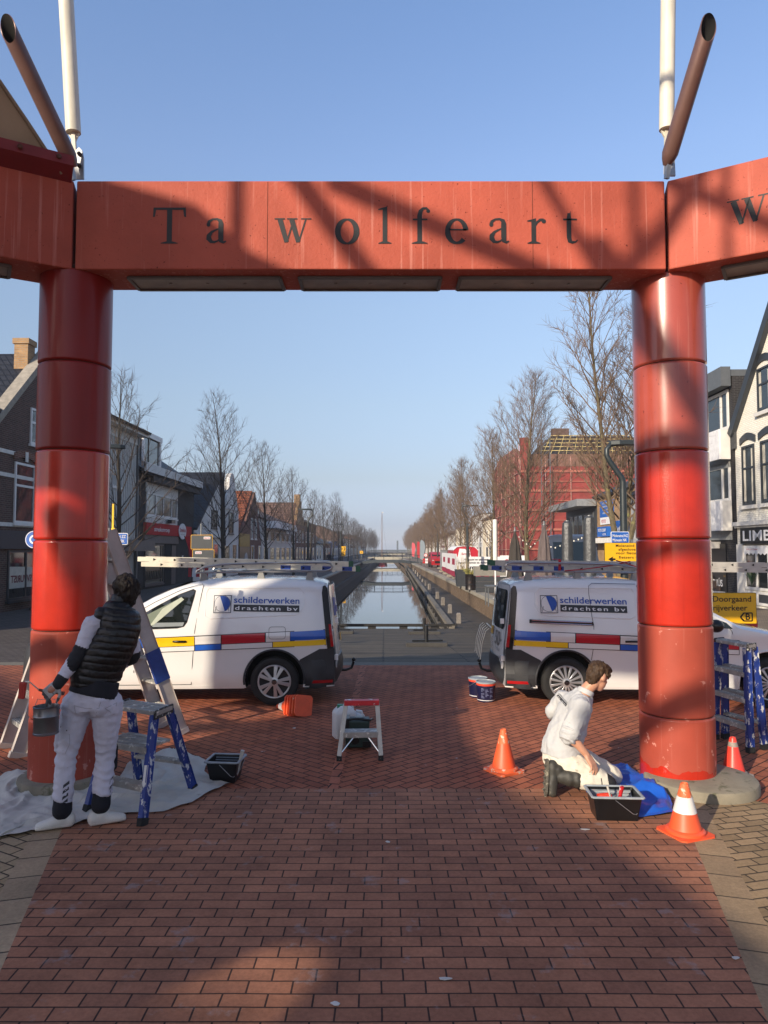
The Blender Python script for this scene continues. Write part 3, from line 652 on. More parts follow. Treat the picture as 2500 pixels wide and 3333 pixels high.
    if rear == 'glass':
        for y0 in (.04, -.68): m = MB(); patch(m, rrect(y0, y0 + .64, 1.0, 1.54, .07), RF(.006), 6, 5); m.build('rear_window', m_gl, t)
        fl = lambda off: (lambda u, v: RF(off)(.10 + u, v))
        for wd, o_, u_, v_, w_, h_ in (('50', .006, .12, .76, .32, .20), ('jaar', .008, .40, .83, .16, .05), ('1974-2024', .006, .16, .69, .3, .04), ('www.swd.nl', .006, .06, .58, .42, .05), ('0512 51 87 44', .006, .06, .50, .46, .05)): m = MB(); put_text(m, wd, fl(o_), u_, v_, w_, h_); m.build('lettering', m_black, t)
        m = MB(); patch(m, [(-.32, .86), (.0, .86), (.0, .97), (-.32, .97)], RF(.01), 2, 2); m.build('number_plate', m_plate, t)
    else:
        m = MB(); fr2 = lambda off: (lambda u, v: RF(off)(.56 - u, v))
        patch(m, [(.0, 1.17), (.2, 1.17), (.2, 1.42), (.0, 1.42)], fr2(.005), 2, 2); put_text(m, 'schilder', fr2(.006), .24, 1.34, .3, .07); patch(m, [(.24, 1.2), (.52, 1.2), (.52, 1.29), (.24, 1.29)], fr2(.005), 2, 2); m.build('logo', m_txtb, t)
        m = MB(); patch(m, [(.30, .90), (.78, .90), (.78, .99), (.30, .99)], fr2(.012), 2, 3); m.build('door_trim', m_bump, t)
        m = MB(); patch(m, [(.32, .78), (.72, .78), (.72, .885), (.32, .885)], fr2(.014), 2, 3); m.build('number_plate', m_plate, t)
        m = MB(); put_text(m, '060', fr2(.006), .10, .52, .2, .08); m.build('lettering', m_black, t)
    for z in (.62, 1.12):
        m = MB(); c = P(-.80, .70, z); m.bar(c, c + hd * -.05, .05, .07); m.build('door_hinge', m_white, t)
    m = MB(); patch(m, [(-.76, .30), (-.48, .30), (-.5, .34), (-.76, .34)], lambda s, z: P(s - .02, hw(s, z) + .03, z), 2, 3); m.build('reflector', m_redlamp, t)
    m = MB(); c = P(-.80, .0, .33); m.tube([c + hd * .2, c - hd * .16, c - hd * .24 + V((0, 0, .03)), c - hd * .27 + V((0, 0, .12))], .02, 10); m.ell(c - hd * .27 + V((0, 0, .15)), .03, .03, .03, 12, 8); m.build('tow_bar', m_black, t)
    # door cuts, handles, window
    line = lambda pts, w=.0035, off=.003, mt=None, nm='door_gap': MB().tube([F(off)(*p_) for p_ in pts], w, 6).build(nm, mt or m_black, t)
    line([(1.10, .30), (1.085, .6), (1.06, 1.0), (1.0, 1.45), (.975, 1.60), (.99, 1.63)])
    line([(.99, 1.625), (1.25, 1.555), (1.6, 1.39), (1.95, 1.19)])
    line([(2.22, .78), (2.19, 1.0), (2.12, 1.1)]); line([(1.10, .295), (2.1, .29)])
    wn_ = [(1.60, 1.045), (1.30, 1.055), (1.215, 1.075), (1.175, 1.13), (1.10, 1.44), (1.085, 1.52), (1.12, 1.54), (1.30, 1.475), (1.55, 1.345), (1.78, 1.215), (1.93, 1.105), (1.9, 1.055)]
    m = MB(); patch(m, [((s - 1.5) * 1.035 + 1.5, (z - 1.27) * 1.07 + 1.27) for s, z in wn_], F(.003), 10, 6); m.build('window_seal', m_black, t)
    m = MB(); patch(m, wn_, F(.007), 10, 6); wo = m.build('side_window', m_gl, t)
    m_in = mat('windscreen_seen_through', '5d6a58', .5, var=.15, scale=4); m = MB()
    patch(m, [(1.62, 1.09), (1.86, 1.10), (1.70, 1.22), (1.45, 1.35), (1.27, 1.44), (1.35, 1.36)], F(.009), 6, 5); m.mi = 1; patch(m, [(1.66, 1.07), (1.60, 1.09), (1.22, 1.42), (1.26, 1.45), (1.50, 1.30)], F(.0105), 6, 5); m.mi = 2
    patch(m, [(1.22, 1.07), (1.62, 1.06), (1.62, 1.115), (1.2, 1.12)], F(.0085), 3, 4); m.build('cab_interior', [m_in, mat('inner_pillar', 'a9b09e', .6), mat('far_door', '7a8284', .6)], wo)
    m = MB(); patch(m, [(2.0, 1.05), (2.2, 1.04), (2.12, 1.12), (2.0, 1.16)], F(.006), 3, 3); m.build('quarter_window', m_gl, t)
    m = MB(); m.ell(F(.13)(1.93, 1.09), .10, .08, .085, 16, 10); m.bar(F(.0)(1.93, 1.04), F(.1)(1.93, 1.06), .06, .04); m.build('door_mirror', m_black, t)
    m = MB(); wsp = [(y, s) for y, s in ((-.62, 1.33), (.62, 1.33), (.70, 2.12), (-.70, 2.12))]
    patch(m, [(y, s) for y, s in wsp], lambda y, s: P(s, y, roofz(s) + .014 - .05 * abs(y / .72) ** 3), 8, 8); m.build('windscreen', m_gl, t)
    m = MB(); patch(m, [(2.9, .84), (3.2, .84), (3.15, .90), (2.9, .93)], F(.006), 4, 4); m.build('headlamp', glass('headlamp_glass', 'b8bcc0'), t)
    def handle(s, z, w=.2):
        m = MB(); patch(m, rrect(s - w / 2, s + w / 2, z - .03, z + .03, .028), F(.007), 3, 4); m.build('door_handle', m_black, t)
        m = MB(); m.tube([F(.012)(s - w * .42, z), F(.032)(s - w * .2, z + .004), F(.032)(s + w * .25, z + .004), F(.012)(s + w * .42, z)], .013, 8); m.build('handle_grip', m_black, t)
    # livery: black ground, then colour fields
    z_of = lambda s, f: (1.008 - .070 * (s + .62) / 1.68) - f * (.203 - .010 * (s + .62) / 1.68)
    def fld(s0, s1, f0, f1, mt, off=.0075, nm='livery_field'):
        m = MB(); patch(m, [(s0, z_of(s0, f1)), (s1, z_of(s1, f1)), (s1, z_of(s1, f0)), (s0, z_of(s0, f0))], F(off), 5, 6); return m.build(nm, mt, t)
    fld(-.70, 2.28, -.03, 1.03, m_black, .0045, 'livery_band')
    for s0, s1, f0, f1, mt in ((-.695, -.212, .01, .6, m_blue), (-.695, .02, .64, .99, m_yel), (-.205, .115, .01, .62, m_white), (.13, .70, .01, .62, m_rd), (.03, .70, .66, .99, m_white), (.712, 1.052, .03, .58, m_white), (.712, 1.05, .62, .99, m_blue), (1.062, 1.72, .02, .64, m_yel), (1.062, 2.27, .68, .985, m_white), (1.73, 1.86, .02, .64, m_blue), (1.87, 2.27, .02, .64, m_rd)):
        fld(s0, s1, f0, f1, mt)
    handle(1.255, .868)
    # pressed panel outline, fuel flap or sliding-door rail
    rc = [(-.41, 1.50), (-.41, 1.33), (-.33, 1.23), (-.25, 1.205), (.86, 1.165), (.93, 1.20), (.935, 1.50), (.90, 1.565), (-.33, 1.57), (-.41, 1.50)]
    MB().tube([F(-.004)(*p_) for p_ in rc], .009, 6).build('panel_crease', m_white, t)
    if rear == 'panel': line(rrect(-.145, .075, .895, 1.055, .035) + [(.075, 1.02)], .0025, .0085, nm='fuel_flap')
    else:
        m = MB(); m.bar(F(.012)(-.50, 1.135), F(.012)(.36, 1.105), .02, .05); m.build('door_rail', m_black, t)
        m = MB(); m.tube([F(.026)(-.47, 1.150), F(.026)(.34, 1.122)], .008, 6); m.tube([F(.026)(-.47, 1.118), F(.026)(.34, 1.09)], .006, 6); m.build('rail_trim', m_chrome, t)
        line([(.33, .62), (.36, .8), (.37, 1.08), (.35, 1.2), (.33, 1.5), (.335, 1.6), (.38, 1.635), (.96, 1.625)])
        handle(.86, .87)
    # lettering and emblem; text runs left to right in the picture
    def T(off, s_left): return (lambda u, v: F(off)(s_left - side * u, v))
    s_l = .824 if side > 0 else -.33
    lg = lambda off: (lambda u, v: F(off)(s_l - side * u, v))
    m = MB(); q4 = [(0, 1.24), (.235, 1.24), (.235, 1.475), (0, 1.475)]
    m.mi = 0; patch(m, q4, lg(.006), 4, 3); m.mi = 1; patch(m, [(.009, 1.249), (.226, 1.249), (.226, 1.466), (.009, 1.466)], lg(.0085), 4, 3)
    ci = lambda r, a: (.117 + r * math.sin(R(a)), 1.365 + r * math.cos(R(a)))
    m.mi = 0; patch(m, [ci(.108, a) for a in range(0, 360, 12)], lg(.0105), 5, 3); m.mi = 1; patch(m, [ci(.103, a) for a in range(0, 360, 12)], lg(.0125), 5, 3)
    m.mi = 2; patch(m, [ci(.102, a) for a in range(-20, 161, 9)], lg(.0148), 5, 3); m.mi = 0
    patch(m, [(.02 + .0, 1.255), (.025, 1.255), (.045, 1.33), (.038, 1.33)], lg(.0148), 2); patch(m, [(.214, 1.255), (.209, 1.255), (.189, 1.33), (.196, 1.33)], lg(.0148), 2)
    m.build('logo', [mat('logo_frame', '1c2436', .4), m_white, m_txtb], t)
    lx = lambda off: (lambda u, v: F(off)(s_l - side * (.268 + u), v - .02 * u))
    m = MB(); put_text(m, 'schilderwerken', lx(.0085), .0, 1.375, .885, .083, .012); m.build('lettering', m_txtb, t)
    m = MB(); patch(m, [(0, 1.262), (.885, 1.262), (.885, 1.352), (0, 1.352)], lx(.006), 3, 8); m.build('lettering_band', mat('lettering_band', '26282c', .4), t)
    m = MB(); put_text(m, 'drachten bv', lx(.0105), .02, 1.283, .84, .05, .014, 1.3); m.build('lettering', m_white, t)
    if side > 0:
        m = MB(); put_text(m, '50', lambda u, v: F(.006)(1.86 - u, v), 0, .53, .26, .17, .02); put_text(m, 'jaar', lambda u, v: F(.0075)(1.62 - u, v), 0, .605, .14, .055, .0); put_text(m, '1974-2024', lambda u, v: F(.006)(1.86 - u, v), .0, .455, .29, .034); m.build('lettering', mat('lettering_grey', '3f4144', .4), t)
    # roof rack
    m = MB()
    for y in (.60, -.60):
        for s in (-.45, .22, 1.0): m.add([P(s - .06, y - .03, roofz(s) - .03), P(s + .06, y - .03, roofz(s) - .03), P(s + .03, y - .03, 1.775), P(s - .03, y - .03, 1.775), P(s - .06, y + .03, roofz(s) - .05), P(s + .06, y + .03, roofz(s) - .05), P(s + .03, y + .03, 1.775), P(s - .03, y + .03, 1.775)], [(0, 1, 2, 3), (4, 5, 6, 7), (0, 1, 5, 4), (1, 2, 6, 5), (2, 3, 7, 6), (3, 0, 4, 7)])
    m.build('rack_feet', mat('rack_bracket', '8c8c88', .5, .3), t)
    m = MB()
    for y in (.62, -.62):
        m.tube([P(1.10, y, 1.772), P(.2, y, 1.785), P(-.66, y, 1.792), P(-.74, y, 1.815), P(-.765, y, 1.85), P(-.74, y, 1.895), P(-.66, y, 1.91), P(.2, y, 1.90), P(.75, y, 1.885), P(.98, y, 1.85), P(1.09, y, 1.80), P(1.10, y, 1.772)], .014, 8)
    for s in (-.45, -.1, .22, .6, 1.0): m.tube([P(s, -.62, 1.785), P(s, .62, 1.785)], .013, 8)
    m.tube([P(-.78, -.55, 1.80), P(-.78, .55, 1.80)], .03, 10)
    m.build('roof_rack', mat('steel_tube', 'a9aaa8', .3, .85, var=.1), t)
    return t, P
m_alu = mat('worn_aluminium', 'b4b1a8', .5, .35, var=.14, scale=9, spots=('e6e2d4', 20, .64, .06), bump=.08)
m_aluw = mat('white_spattered_aluminium', 'cfc9b6', .6, .1, var=.12, scale=9, spots=('8a867a', 24, .66, .04), bump=.08)
m_band = mat('blue_band', '1d3d86', .45, var=.15, scale=12, spots=('d5d5d0', 30, .72, .03))
def roof_ladder(P, side, label, white, s0, s1, dz):
    t = thing('extension_ladder', label, 'ladder', P((s0 + s1) / 2, .2, 1.80), 0, 'extension ladders carried on van roofs'); mt = m_aluw if white else m_alu
    for y in (.50, .10):
        for k, (a, b2, zz) in enumerate(((s0, s1 - .05, 1.802), (s0 + .10, s1, 1.872))):
            m = MB(); m.bar(P(a, y, zz + .033 + dz[0]), P(b2, y, zz + .033 + dz[1]), .028, .064); m.mi = 1
            zc = lambda s: zz + .033 + dz[0] + (dz[1] - dz[0]) * (s - a) / (b2 - a)
            if k == 0:
                for c0 in (.0, .28, .58, .86): m.bar(P(a + .08 + c0, y + .0005, zc(a + .08 + c0)), P(a + .22 + c0, y + .0005, zc(a + .22 + c0)), .031, .058)
            m.mi = 2; s = a + .2
            while s < b2 - .1:
                c = P(s, y + .0165, zc(s)); h = P(1, 0, 0) - P(0, 0, 0); o2 = P(0, .002, 0) - P(0, 0, 0); g = .022
                m.add([c - h * g, c + h * g * .7 + V((0, 0, g * .8)), c + h * g * .7 - V((0, 0, g * .8)), c - h * g + o2, c + h * g * .7 + V((0, 0, g * .8)) + o2, c + h * g * .7 - V((0, 0, g * .8)) + o2], [(0, 1, 2), (3, 4, 5), (0, 1, 4, 3), (1, 2, 5, 4), (2, 0, 3, 5)]); s += .28
            m.build('stile', [mt, m_band, m_hole], t)
    m = MB()
    for k, (a, b2, zz) in enumerate(((s0, s1 - .05, 1.802), (s0 + .10, s1, 1.872))):
        s = a + .2
        while s < b2 - .1: z = zz + .033 + dz[0] + (dz[1] - dz[0]) * (s - a) / (b2 - a); m.tube([P(s, .10, z), P(s, .50, z)], .014, 8); s += .28
    m.build('rungs', mt, t)
    for a, zz in ((s0, 1.802), (s0 + .1, 1.872)):
        for y in (.5, .1): m = MB(); m.bar(P(a - .035, y, zz + .033 + dz[0]), P(a + .03, y, zz + .033 + dz[0]), .034, .075); m.build('end_cap', mat('green_rubber', '2f5a43', .7), t)
    return t
vl, PL = van(G(892, 2299.5), R(3), 1, 'white van on the left, half in sunlight, seen behind the standing painter', 'panel')
vr, PR = van(G(1846, 2303), R(2), -1, 'white van on the right with sliding door rail, partly behind the right column', 'glass')
roof_ladder(PL, 1, 'paint-spattered aluminium ladder on the roof of the left van', True, -1.12, 1.93, (-.02, .055))
roof_ladder(PR, -1, 'grey aluminium ladder strapped to the roof of the right van', False, -1.02, 3.0, (.0, -.03))
m = MB(); m_strap = mat('red_strap', 'b0202a', .7, var=.1)
m.tube([PR(.05, .63, 1.80), PR(.3, .62, 1.82), PR(.75, .60, 1.88), PR(.95, .58, 1.93)], .019, 6, flat=.4); m.tube([PR(.75, .62, 1.94), PR(.9, .6, 1.9), PR(1.12, .63, 1.815), PR(1.25, .62, 1.80)], .019, 6, flat=.4); m.tube([PR(.0, .52, 1.80), PR(.0, .53, 1.95), PR(.0, .08, 1.95)], .019, 6, flat=.4)
tag(m.build('lashing_strap', m_strap), 'red lashing strap tied round the ladder on the right van', 'strap')
# wire rack hanging on the back of the right van
m = MB()
for k in range(5):
    c = PR(-.97 + .0 * k, -.55 + .2 * k, .95); m.tube([c + V((.02, 0, .02)), c + V((-.03, 0, -.02)), c + V((-.085, 0, -.2)), c + V((-.11, 0, -.42))], .0065, 6)
m.tube([PR(-.90, -.52, .96), PR(-.90, .05, .96)], .01, 6)
tag(m.build('wire_rack', mat('cream_wire', 'd6d2c0', .5)), 'cream wire rack hanging behind the right van by its number plate', 'rack')

# ------------------------------------------------------------------ painters' gear
m_bluep = mat('spattered_blue_paint', '1a3680', .45, var=.18, scale=8, spots=('c4c6c4', 24, .565, .03), bump=.1, stretch=(1, 1, .45))
m_tread = mat('spattered_tread', '9d9a93', .55, .3, var=.22, scale=10, spots=('d6d3c8', 17, .56, .06), bump=.25)
m_rubber = mat('black_rubber', '191919', .8, var=.2, spots=('a5a5a0', 40, .66, .04))
def step_ladder(name, label, cat, feet, top, treads1, treads2, stile_m, sw=.062, sd=.028, plate=True, tread_d=.09, band=False, plat=None):
    """feet / top: near-right, near-left, far-right, far-left"""
    f, tp = [V(p_) for p_ in feet], [V(p_) for p_ in top]; c = sum(f, V()) / 4; t = thing(name, label, cat, V((c.x, c.y, 0)))
    wd = (f[0] - f[1]).normalized()
    for a, b2 in zip(f, tp):
        m = MB(); d = (b2 - a).normalized(); nn = wd.cross(d).normalized()
        m.bar(a + d * .03, b2, sd, sw, up=nn); m.bar(a + d * .05 + nn * (sw / 2), b2 + nn * (sw / 2), sd * 1.7, .006, up=nn, w1=sd * 1.4); m.bar(a + d * .05 - nn * (sw / 2), b2 - nn * (sw / 2), sd * 1.7, .006, up=nn)
        k = .2
        if plate:
            while k < .95: p_ = a.lerp(b2, k); m.cyl(p_ - wd * (sd * .5 + .004), p_ + wd * (sd * .5 + .004), .013, n=10); k += .33
        s_ = m.build('stile', stile_m, t, bevel=.003)
        m = MB(); m.bar(a, a + d * .06, sd * 1.9, sw * 1.2, up=nn); m.build('foot_cap', m_rubber if plate else stile_m, t, bevel=.004)
        if band and a is f[0]:
            m = MB(); m.bar(a.lerp(b2, .27), a.lerp(b2, .42), sd * 1.75, sw * 1.13, up=nn); m.build('blue_band', m_band, s_)
    for (i, j), zs in (((0, 1), treads1), ((2, 3), treads2)):
        other = (f[2] - f[0]) if i == 0 else (f[0] - f[2]); other.z = 0; other.normalize()
        for z in zs:
            k = z / tp[i].z; a, b2 = f[i].lerp(tp[i], k), f[j].lerp(tp[j], k); m = MB(); w2 = wd * sd * .5
            td = tread_d if plat != z else .30; off = other * (td / 2 - tread_d / 2)
            m.bar(a - w2 + off, b2 + w2 + off, td, .022); m.bar(a - w2 - other * tread_d * .5 - V((0, 0, .012)), b2 + w2 - other * tread_d * .5 - V((0, 0, .012)), .008, .05)
            for q in (-.3, 0, .3): m.bar(a - w2 + off + other * td * q + V((0, 0, .013)), b2 + w2 + off + other * td * q + V((0, 0, .013)), .012, .006)
            m.build('tread', m_tread, t, bevel=.002)
    if plate:
        m = MB(); nn = V((0, 0, .02)); e2 = [tp[0] - wd * -.01, tp[1] + wd * -.01, tp[3] + wd * -.01, tp[2] - wd * -.01]
        cc = sum(e2, V()) / 4; e2 = [cc + (p_ - cc) * V((1.12, 1.12, 1)) if 0 else cc + (p_ - cc) * 1.1 for p_ in e2]
        m.add([p_ + V((0, 0, .0)) for p_ in e2] + [p_ + V((0, 0, .035)) for p_ in e2], [(0, 1, 2, 3), (4, 5, 6, 7), (0, 1, 5, 4), (1, 2, 6, 5), (2, 3, 7, 6), (3, 0, 4, 7)])
        for q in (.2, .4, .6, .8): m.bar(e2[0].lerp(e2[3], q) + V((0, 0, .037)), e2[1].lerp(e2[2], q) + V((0, 0, .037)), .012, .006)
        m.build('top_step', m_tread, t, bevel=.003)
        for i, j in ((0, 2), (1, 3)):
            m = MB(); mid = (tp[i] + tp[j]) / 2 + wd * (.022 if i == 0 else -.022); dd = (tp[i] - tp[j]) * .62; m.bar(mid - dd + V((0, 0, .01)), mid + dd + V((0, 0, .01)), .02, .075); m.build('hinge_block', mat('spattered_casting', '232323', .6, spots=('b5b5b0', 34, .56, .04)), t, bevel=.006)
    return t
def lrp(a, b2, k): return a + (b2 - a) * k
F4 = [G(463, 2690), G(284, 2644), G(632, 2576), G(453, 2552)]; cc = sum(F4, V()) / 4; wv = (F4[0] - F4[1]).normalized(); dv = ((F4[2] + F4[3]) - (F4[0] + F4[1])).normalized()
T4 = [cc + wv * .225 - dv * .13, cc - wv * .225 - dv * .13, cc + wv * .225 + dv * .09, cc - wv * .225 + dv * .09]; T4 = [V((p_.x, p_.y, .765)) for p_ in T4]
sl = step_ladder('step_ladder', 'low blue paint-spattered step ladder on the drop cloth next to the standing painter', 'step ladder', F4, T4, (.27, .53), (.28,), m_bluep, plat=.53)
m = MB(); a, b2 = F4[0].lerp(T4[0], .36), F4[0].lerp(T4[0], .55); m.bar(a - dv * .036, b2 - dv * .036, .032, .004, up=-dv); m.build('sticker', mat('white_sticker', 'd5d5d0', .5), sl)
F4 = [G(2443, 2450), G(2327, 2406), G(2490, 2439), G(2361, 2403)]; wv = (F4[0] - F4[1]).normalized()
T4 = [D(2430, 2104, 7.42), D(2334, 2097, 7.86), D(2452, 2097, 7.50), D(2358, 2092, 7.92)]; zt = 1.075; T4 = [V((p_.x, p_.y, zt)) for p_ in T4]
step_ladder('step_ladder', 'taller blue paint-spattered step ladder behind the right column', 'step ladder', F4, T4, (.265, .54, .81), (.28, .55, .82), m_bluep, sw=.07)
m_stile = mat('dirty_white_stile', 'b9afa6', .55, .1, var=.16, scale=6, spots=('6b4a44', 22, .69, .03), bump=.1)
F4 = [G(593, 2391), G(528, 2368), G(55, 2468), G(20, 2436)]; cc = sum(F4, V()) / 4; wv = (F4[0] - F4[1]).normalized()
T4 = [cc + wv * .19 + V((0, .03, 0)), cc - wv * .19 + V((0, .03, 0)), cc + wv * .19 - V((.12, .03, 0)), cc - wv * .19 - V((.12, .03, 0))]; T4 = [V((p_.x, p_.y, 2.30)) for p_ in T4]
step_ladder('stepladder', 'tall dirty white trestle ladder standing astride behind the left column', 'ladder', F4, T4, (.3, .58, .86, 1.14, 1.42, 1.70, 1.98), (.3, .58, .86, 1.14, 1.42, 1.70, 1.98), m_stile, sw=.145, sd=.028, plate=False, tread_d=.10, band=True)

# cloth on the ground
def cloth(name, label, cat, poly, m, amp, fscale, bumps=(), seed=0, z0=.014, edge=.012, stretch=(1, 1)):
    pts = [V(p_) for p_ in poly]; c = sum(pts, V()) / len(pts); ring = []
    for i, p_ in enumerate(pts):
        q = pts[(i + 1) % len(pts)]; n = max(2, int((q - p_).length / .03)); ring += [p_.lerp(q, k / n) for k in range(n)]
    M_ = 46; rings = []
    def hgt(p_, k):
        u, v = p_.x * fscale * stretch[0], p_.y * fscale * stretch[1]
        w = noise.noise(V((u * .6, v * .6, seed + 3))) * 1.2
        r = 1 - abs(noise.noise(V((u + w, v - w, seed)))) * 2.2; r2 = 1 - abs(noise.noise(V((u * 2.3 - w, v * 2.1 + w, seed + 9)))) * 2
        h = amp * max(0, r) ** 2 + amp * .45 * max(0, r2) ** 2
        for bx, by, br, bh in bumps: h += bh * math.exp(-((p_.x - bx) ** 2 + (p_.y - by) ** 2) / br ** 2) * (.6 + .5 * r)
        return z0 + h * (.25 + .75 * min(1, (1 - k) * 7)) + edge * (k > .97) * max(0, r)
    for j in range(M_ + 1):
        k = (j / M_) ** .75
        rings.append([V((lambda q: (q.x + .02 * noise.noise(q * 5), q.y + .02 * noise.noise(q * 5 + V((7, 0, 0))), hgt(q, k)))(c.lerp(p_, max(k, .002)))) for p_ in ring])
    mb = MB(); mb.loft(rings, cap=False); return tag(mb.build(name, m, angle=80), label, cat)
m_cloth = mat('grey_white_cotton', 'c2beb2', .9, var=.1, scale=4, bump=.3, bscale=160, bdist=.003, spots=('9d9788', 6, .62, .12))
zp = lambda x, y: G(x / 2.07375, 1800 + y / 2.07375)
cloth('drop_cloth', 'crumpled off-white drop cloth under the blue step ladder and the left column', 'drop cloth',
      [zp(-160, 1640), zp(-120, 1990), zp(0, 1935), (zp(480, 1850)), zp(650, 1812), zp(870, 1768), zp(1110, 1758), zp(1290, 1705), zp(1400, 1640), zp(1550, 1568), zp(1440, 1560), zp(1380, 1490), zp(1420, 1420), zp(1300, 1385), zp(1190, 1335), zp(1080, 1375), zp(1010, 1370), zp(900, 1420), zp(810, 1520), zp(760, 1640), zp(620, 1655), zp(300, 1640), zp(180, 1560), zp(60, 1490), zp(0, 1530)], m_cloth, .034, 3.4,
      bumps=((zp(1130, 1410).x, zp(1130, 1410).y, .16, .07), (zp(1330, 1440).x, zp(1330, 1440).y, .14, .05), (zp(60, 1560).x, zp(60, 1560).y, .25, .05), (zp(930, 1480).x, zp(930, 1480).y, .12, .05)))
m_tarp = mat('blue_tarpaulin', '1a56b8', .38, var=.08, scale=4, bump=.15, bscale=90, bdist=.003)
zq = lambda x, y: G(1650 + x / 1.9518, 2050 + y / 1.9518)
cloth('tarpaulin', 'folded blue tarpaulin under the kneeling painter by the right column', 'tarpaulin', [zq(590, 850), zq(690, 880), zq(760, 872), zq(830, 915), zq(930, 985), zq(1060, 1128), zq(1062, 1180), zq(1000, 1196), zq(850, 1206), zq(700, 1170), zq(560, 1100), zq(440, 1010), zq(500, 920)], m_tarp, .05, 2.4, seed=5,
      bumps=((zq(930, 1050).x, zq(930, 1050).y, .2, .05), (zq(1030, 1150).x, zq(1030, 1150).y, .1, .05)))

# traffic cones
m_cone = mat('orange_cone', (.80, .10, .03, 1), .45, var=.1, scale=6, spots=('7a3a22', 20, .70, .05))
m_cone_d = mat('worn_orange_cone', (.72, .13, .04, 1), .6, var=.18, scale=6, spots=('c8b8a4', 18, .58, .04))
m_cone_w = mat('cone_white_band', 'd9d6d0', .4, var=.06, spots=('a09a90', 24, .66, .05))
m_cone_r = mat('reflective_red_cone', (.75, .05, .03, 1), .3, var=.08, coat=.3)
m_grey_dirt = mat('grey_grime', '8a8078', .8, var=.3, scale=20)
def cone(label, loc, h, bs, kind, rotz=0, axis=None, group=None):
    t = thing('traffic_cone', label, 'traffic cone', loc, rotz, group or 'orange traffic cones'); r0, r1 = bs * .37, .028
    m = MB(); k = bs / 2; cr = .03
    m.prism([(-k, -k + cr), (-k + cr, -k), (k - cr, -k), (k, -k + cr), (k, k - cr), (k - cr, k), (-k + cr, k), (-k, k - cr)], lambda u, v, w: V((u, v, w)), 0, .018)
    m.lathe([(r0 * 1.22, .018), (r0 * 1.22, .035), (r0 * 1.12, .045), (r0, .047)], n=32)
    m.build('base', m_cone_d if kind == 'worn' else (m_cone if kind != 'red' else m_grey_dirt), t, True)
    m = MB(); m.lathe([(r0 * .92, -.001), (r0 * .5, .12), (0, .12)], n=28, cap=False); m.build('hollow', mat('cone_inside', '8a2a12', .7, var=.2), t, True)
    rz = lambda z: r0 + (r1 - r0) * (z - .045) / (h - .045)
    segs = {'white': [(.045, .165, m_cone), (.165, .275, m_cone_w), (.275, h, m_cone_d)], 'worn': [(.045, h * .68, m_cone), (h * .68, h, m_cone_d)], 'red': [(.02, h * .78, m_cone_r), (h * .78, h * .9, m_grey_dirt), (h * .9, h, m_cone_r)], 'plain': [(.045, h * .48, m_cone), (h * .48, h * .8, m_cone_w), (h * .8, h, m_cone)]}[kind]
    for z0, z1, mt in segs:
        m = MB(); off = .0015 if mt is m_cone_w else 0; m.lathe([(rz(z0) + off, z0), (rz(z1) + off, z1)], n=32, cap=False); m.lathe([(rz(z0) - .008, z0), (rz(z1) - .008, z1)], n=32, cap=False)
        if z1 == h: m.lathe([(rz(h), h), (rz(h) - .004, h + .004), (rz(h) - .01, h - .01)], n=32, cap=False)
        m.build('cone_body' if mt is not m_cone_w else 'reflective_band', mt, t, True)
    if axis is not None: t.rotation_euler = V(axis).to_track_quat('Z', 'Y').to_euler()
    return t
cone('scuffed orange traffic cone without a white band, standing alone on open paving', G(1640, 2509), .385, .30, 'worn', R(32))
cone('short red traffic cone on a grey foot behind the right column', G(2388, 2524), .345, .27, 'red', R(28))
cone('orange cone with one broad white band, nearest to the viewer', G(2231, 2714), .365, .31, 'white', R(20))
ax = V((-.66, .72, -.17)).normalized(); c0 = V((-1.005, 9.02, .135))
for k in range(5):
    o = cone(['orange cone lying open end out, outermost of the toppled stack', 'second cone of the toppled stack by the wheel, grimy edge', 'middle cone of the toppled stack by the van wheel', 'fourth cone of the toppled stack, two rims from the tip', 'lying cone whose white-banded tip points left by the van wheel'][k], c0 + ax * .058 * k, .35, .26, 'plain' if k != 1 else 'worn', 0, ax, 'toppled stack of cones by the van wheel')
    o.rotation_euler.rotate_axis('Z', R(12))

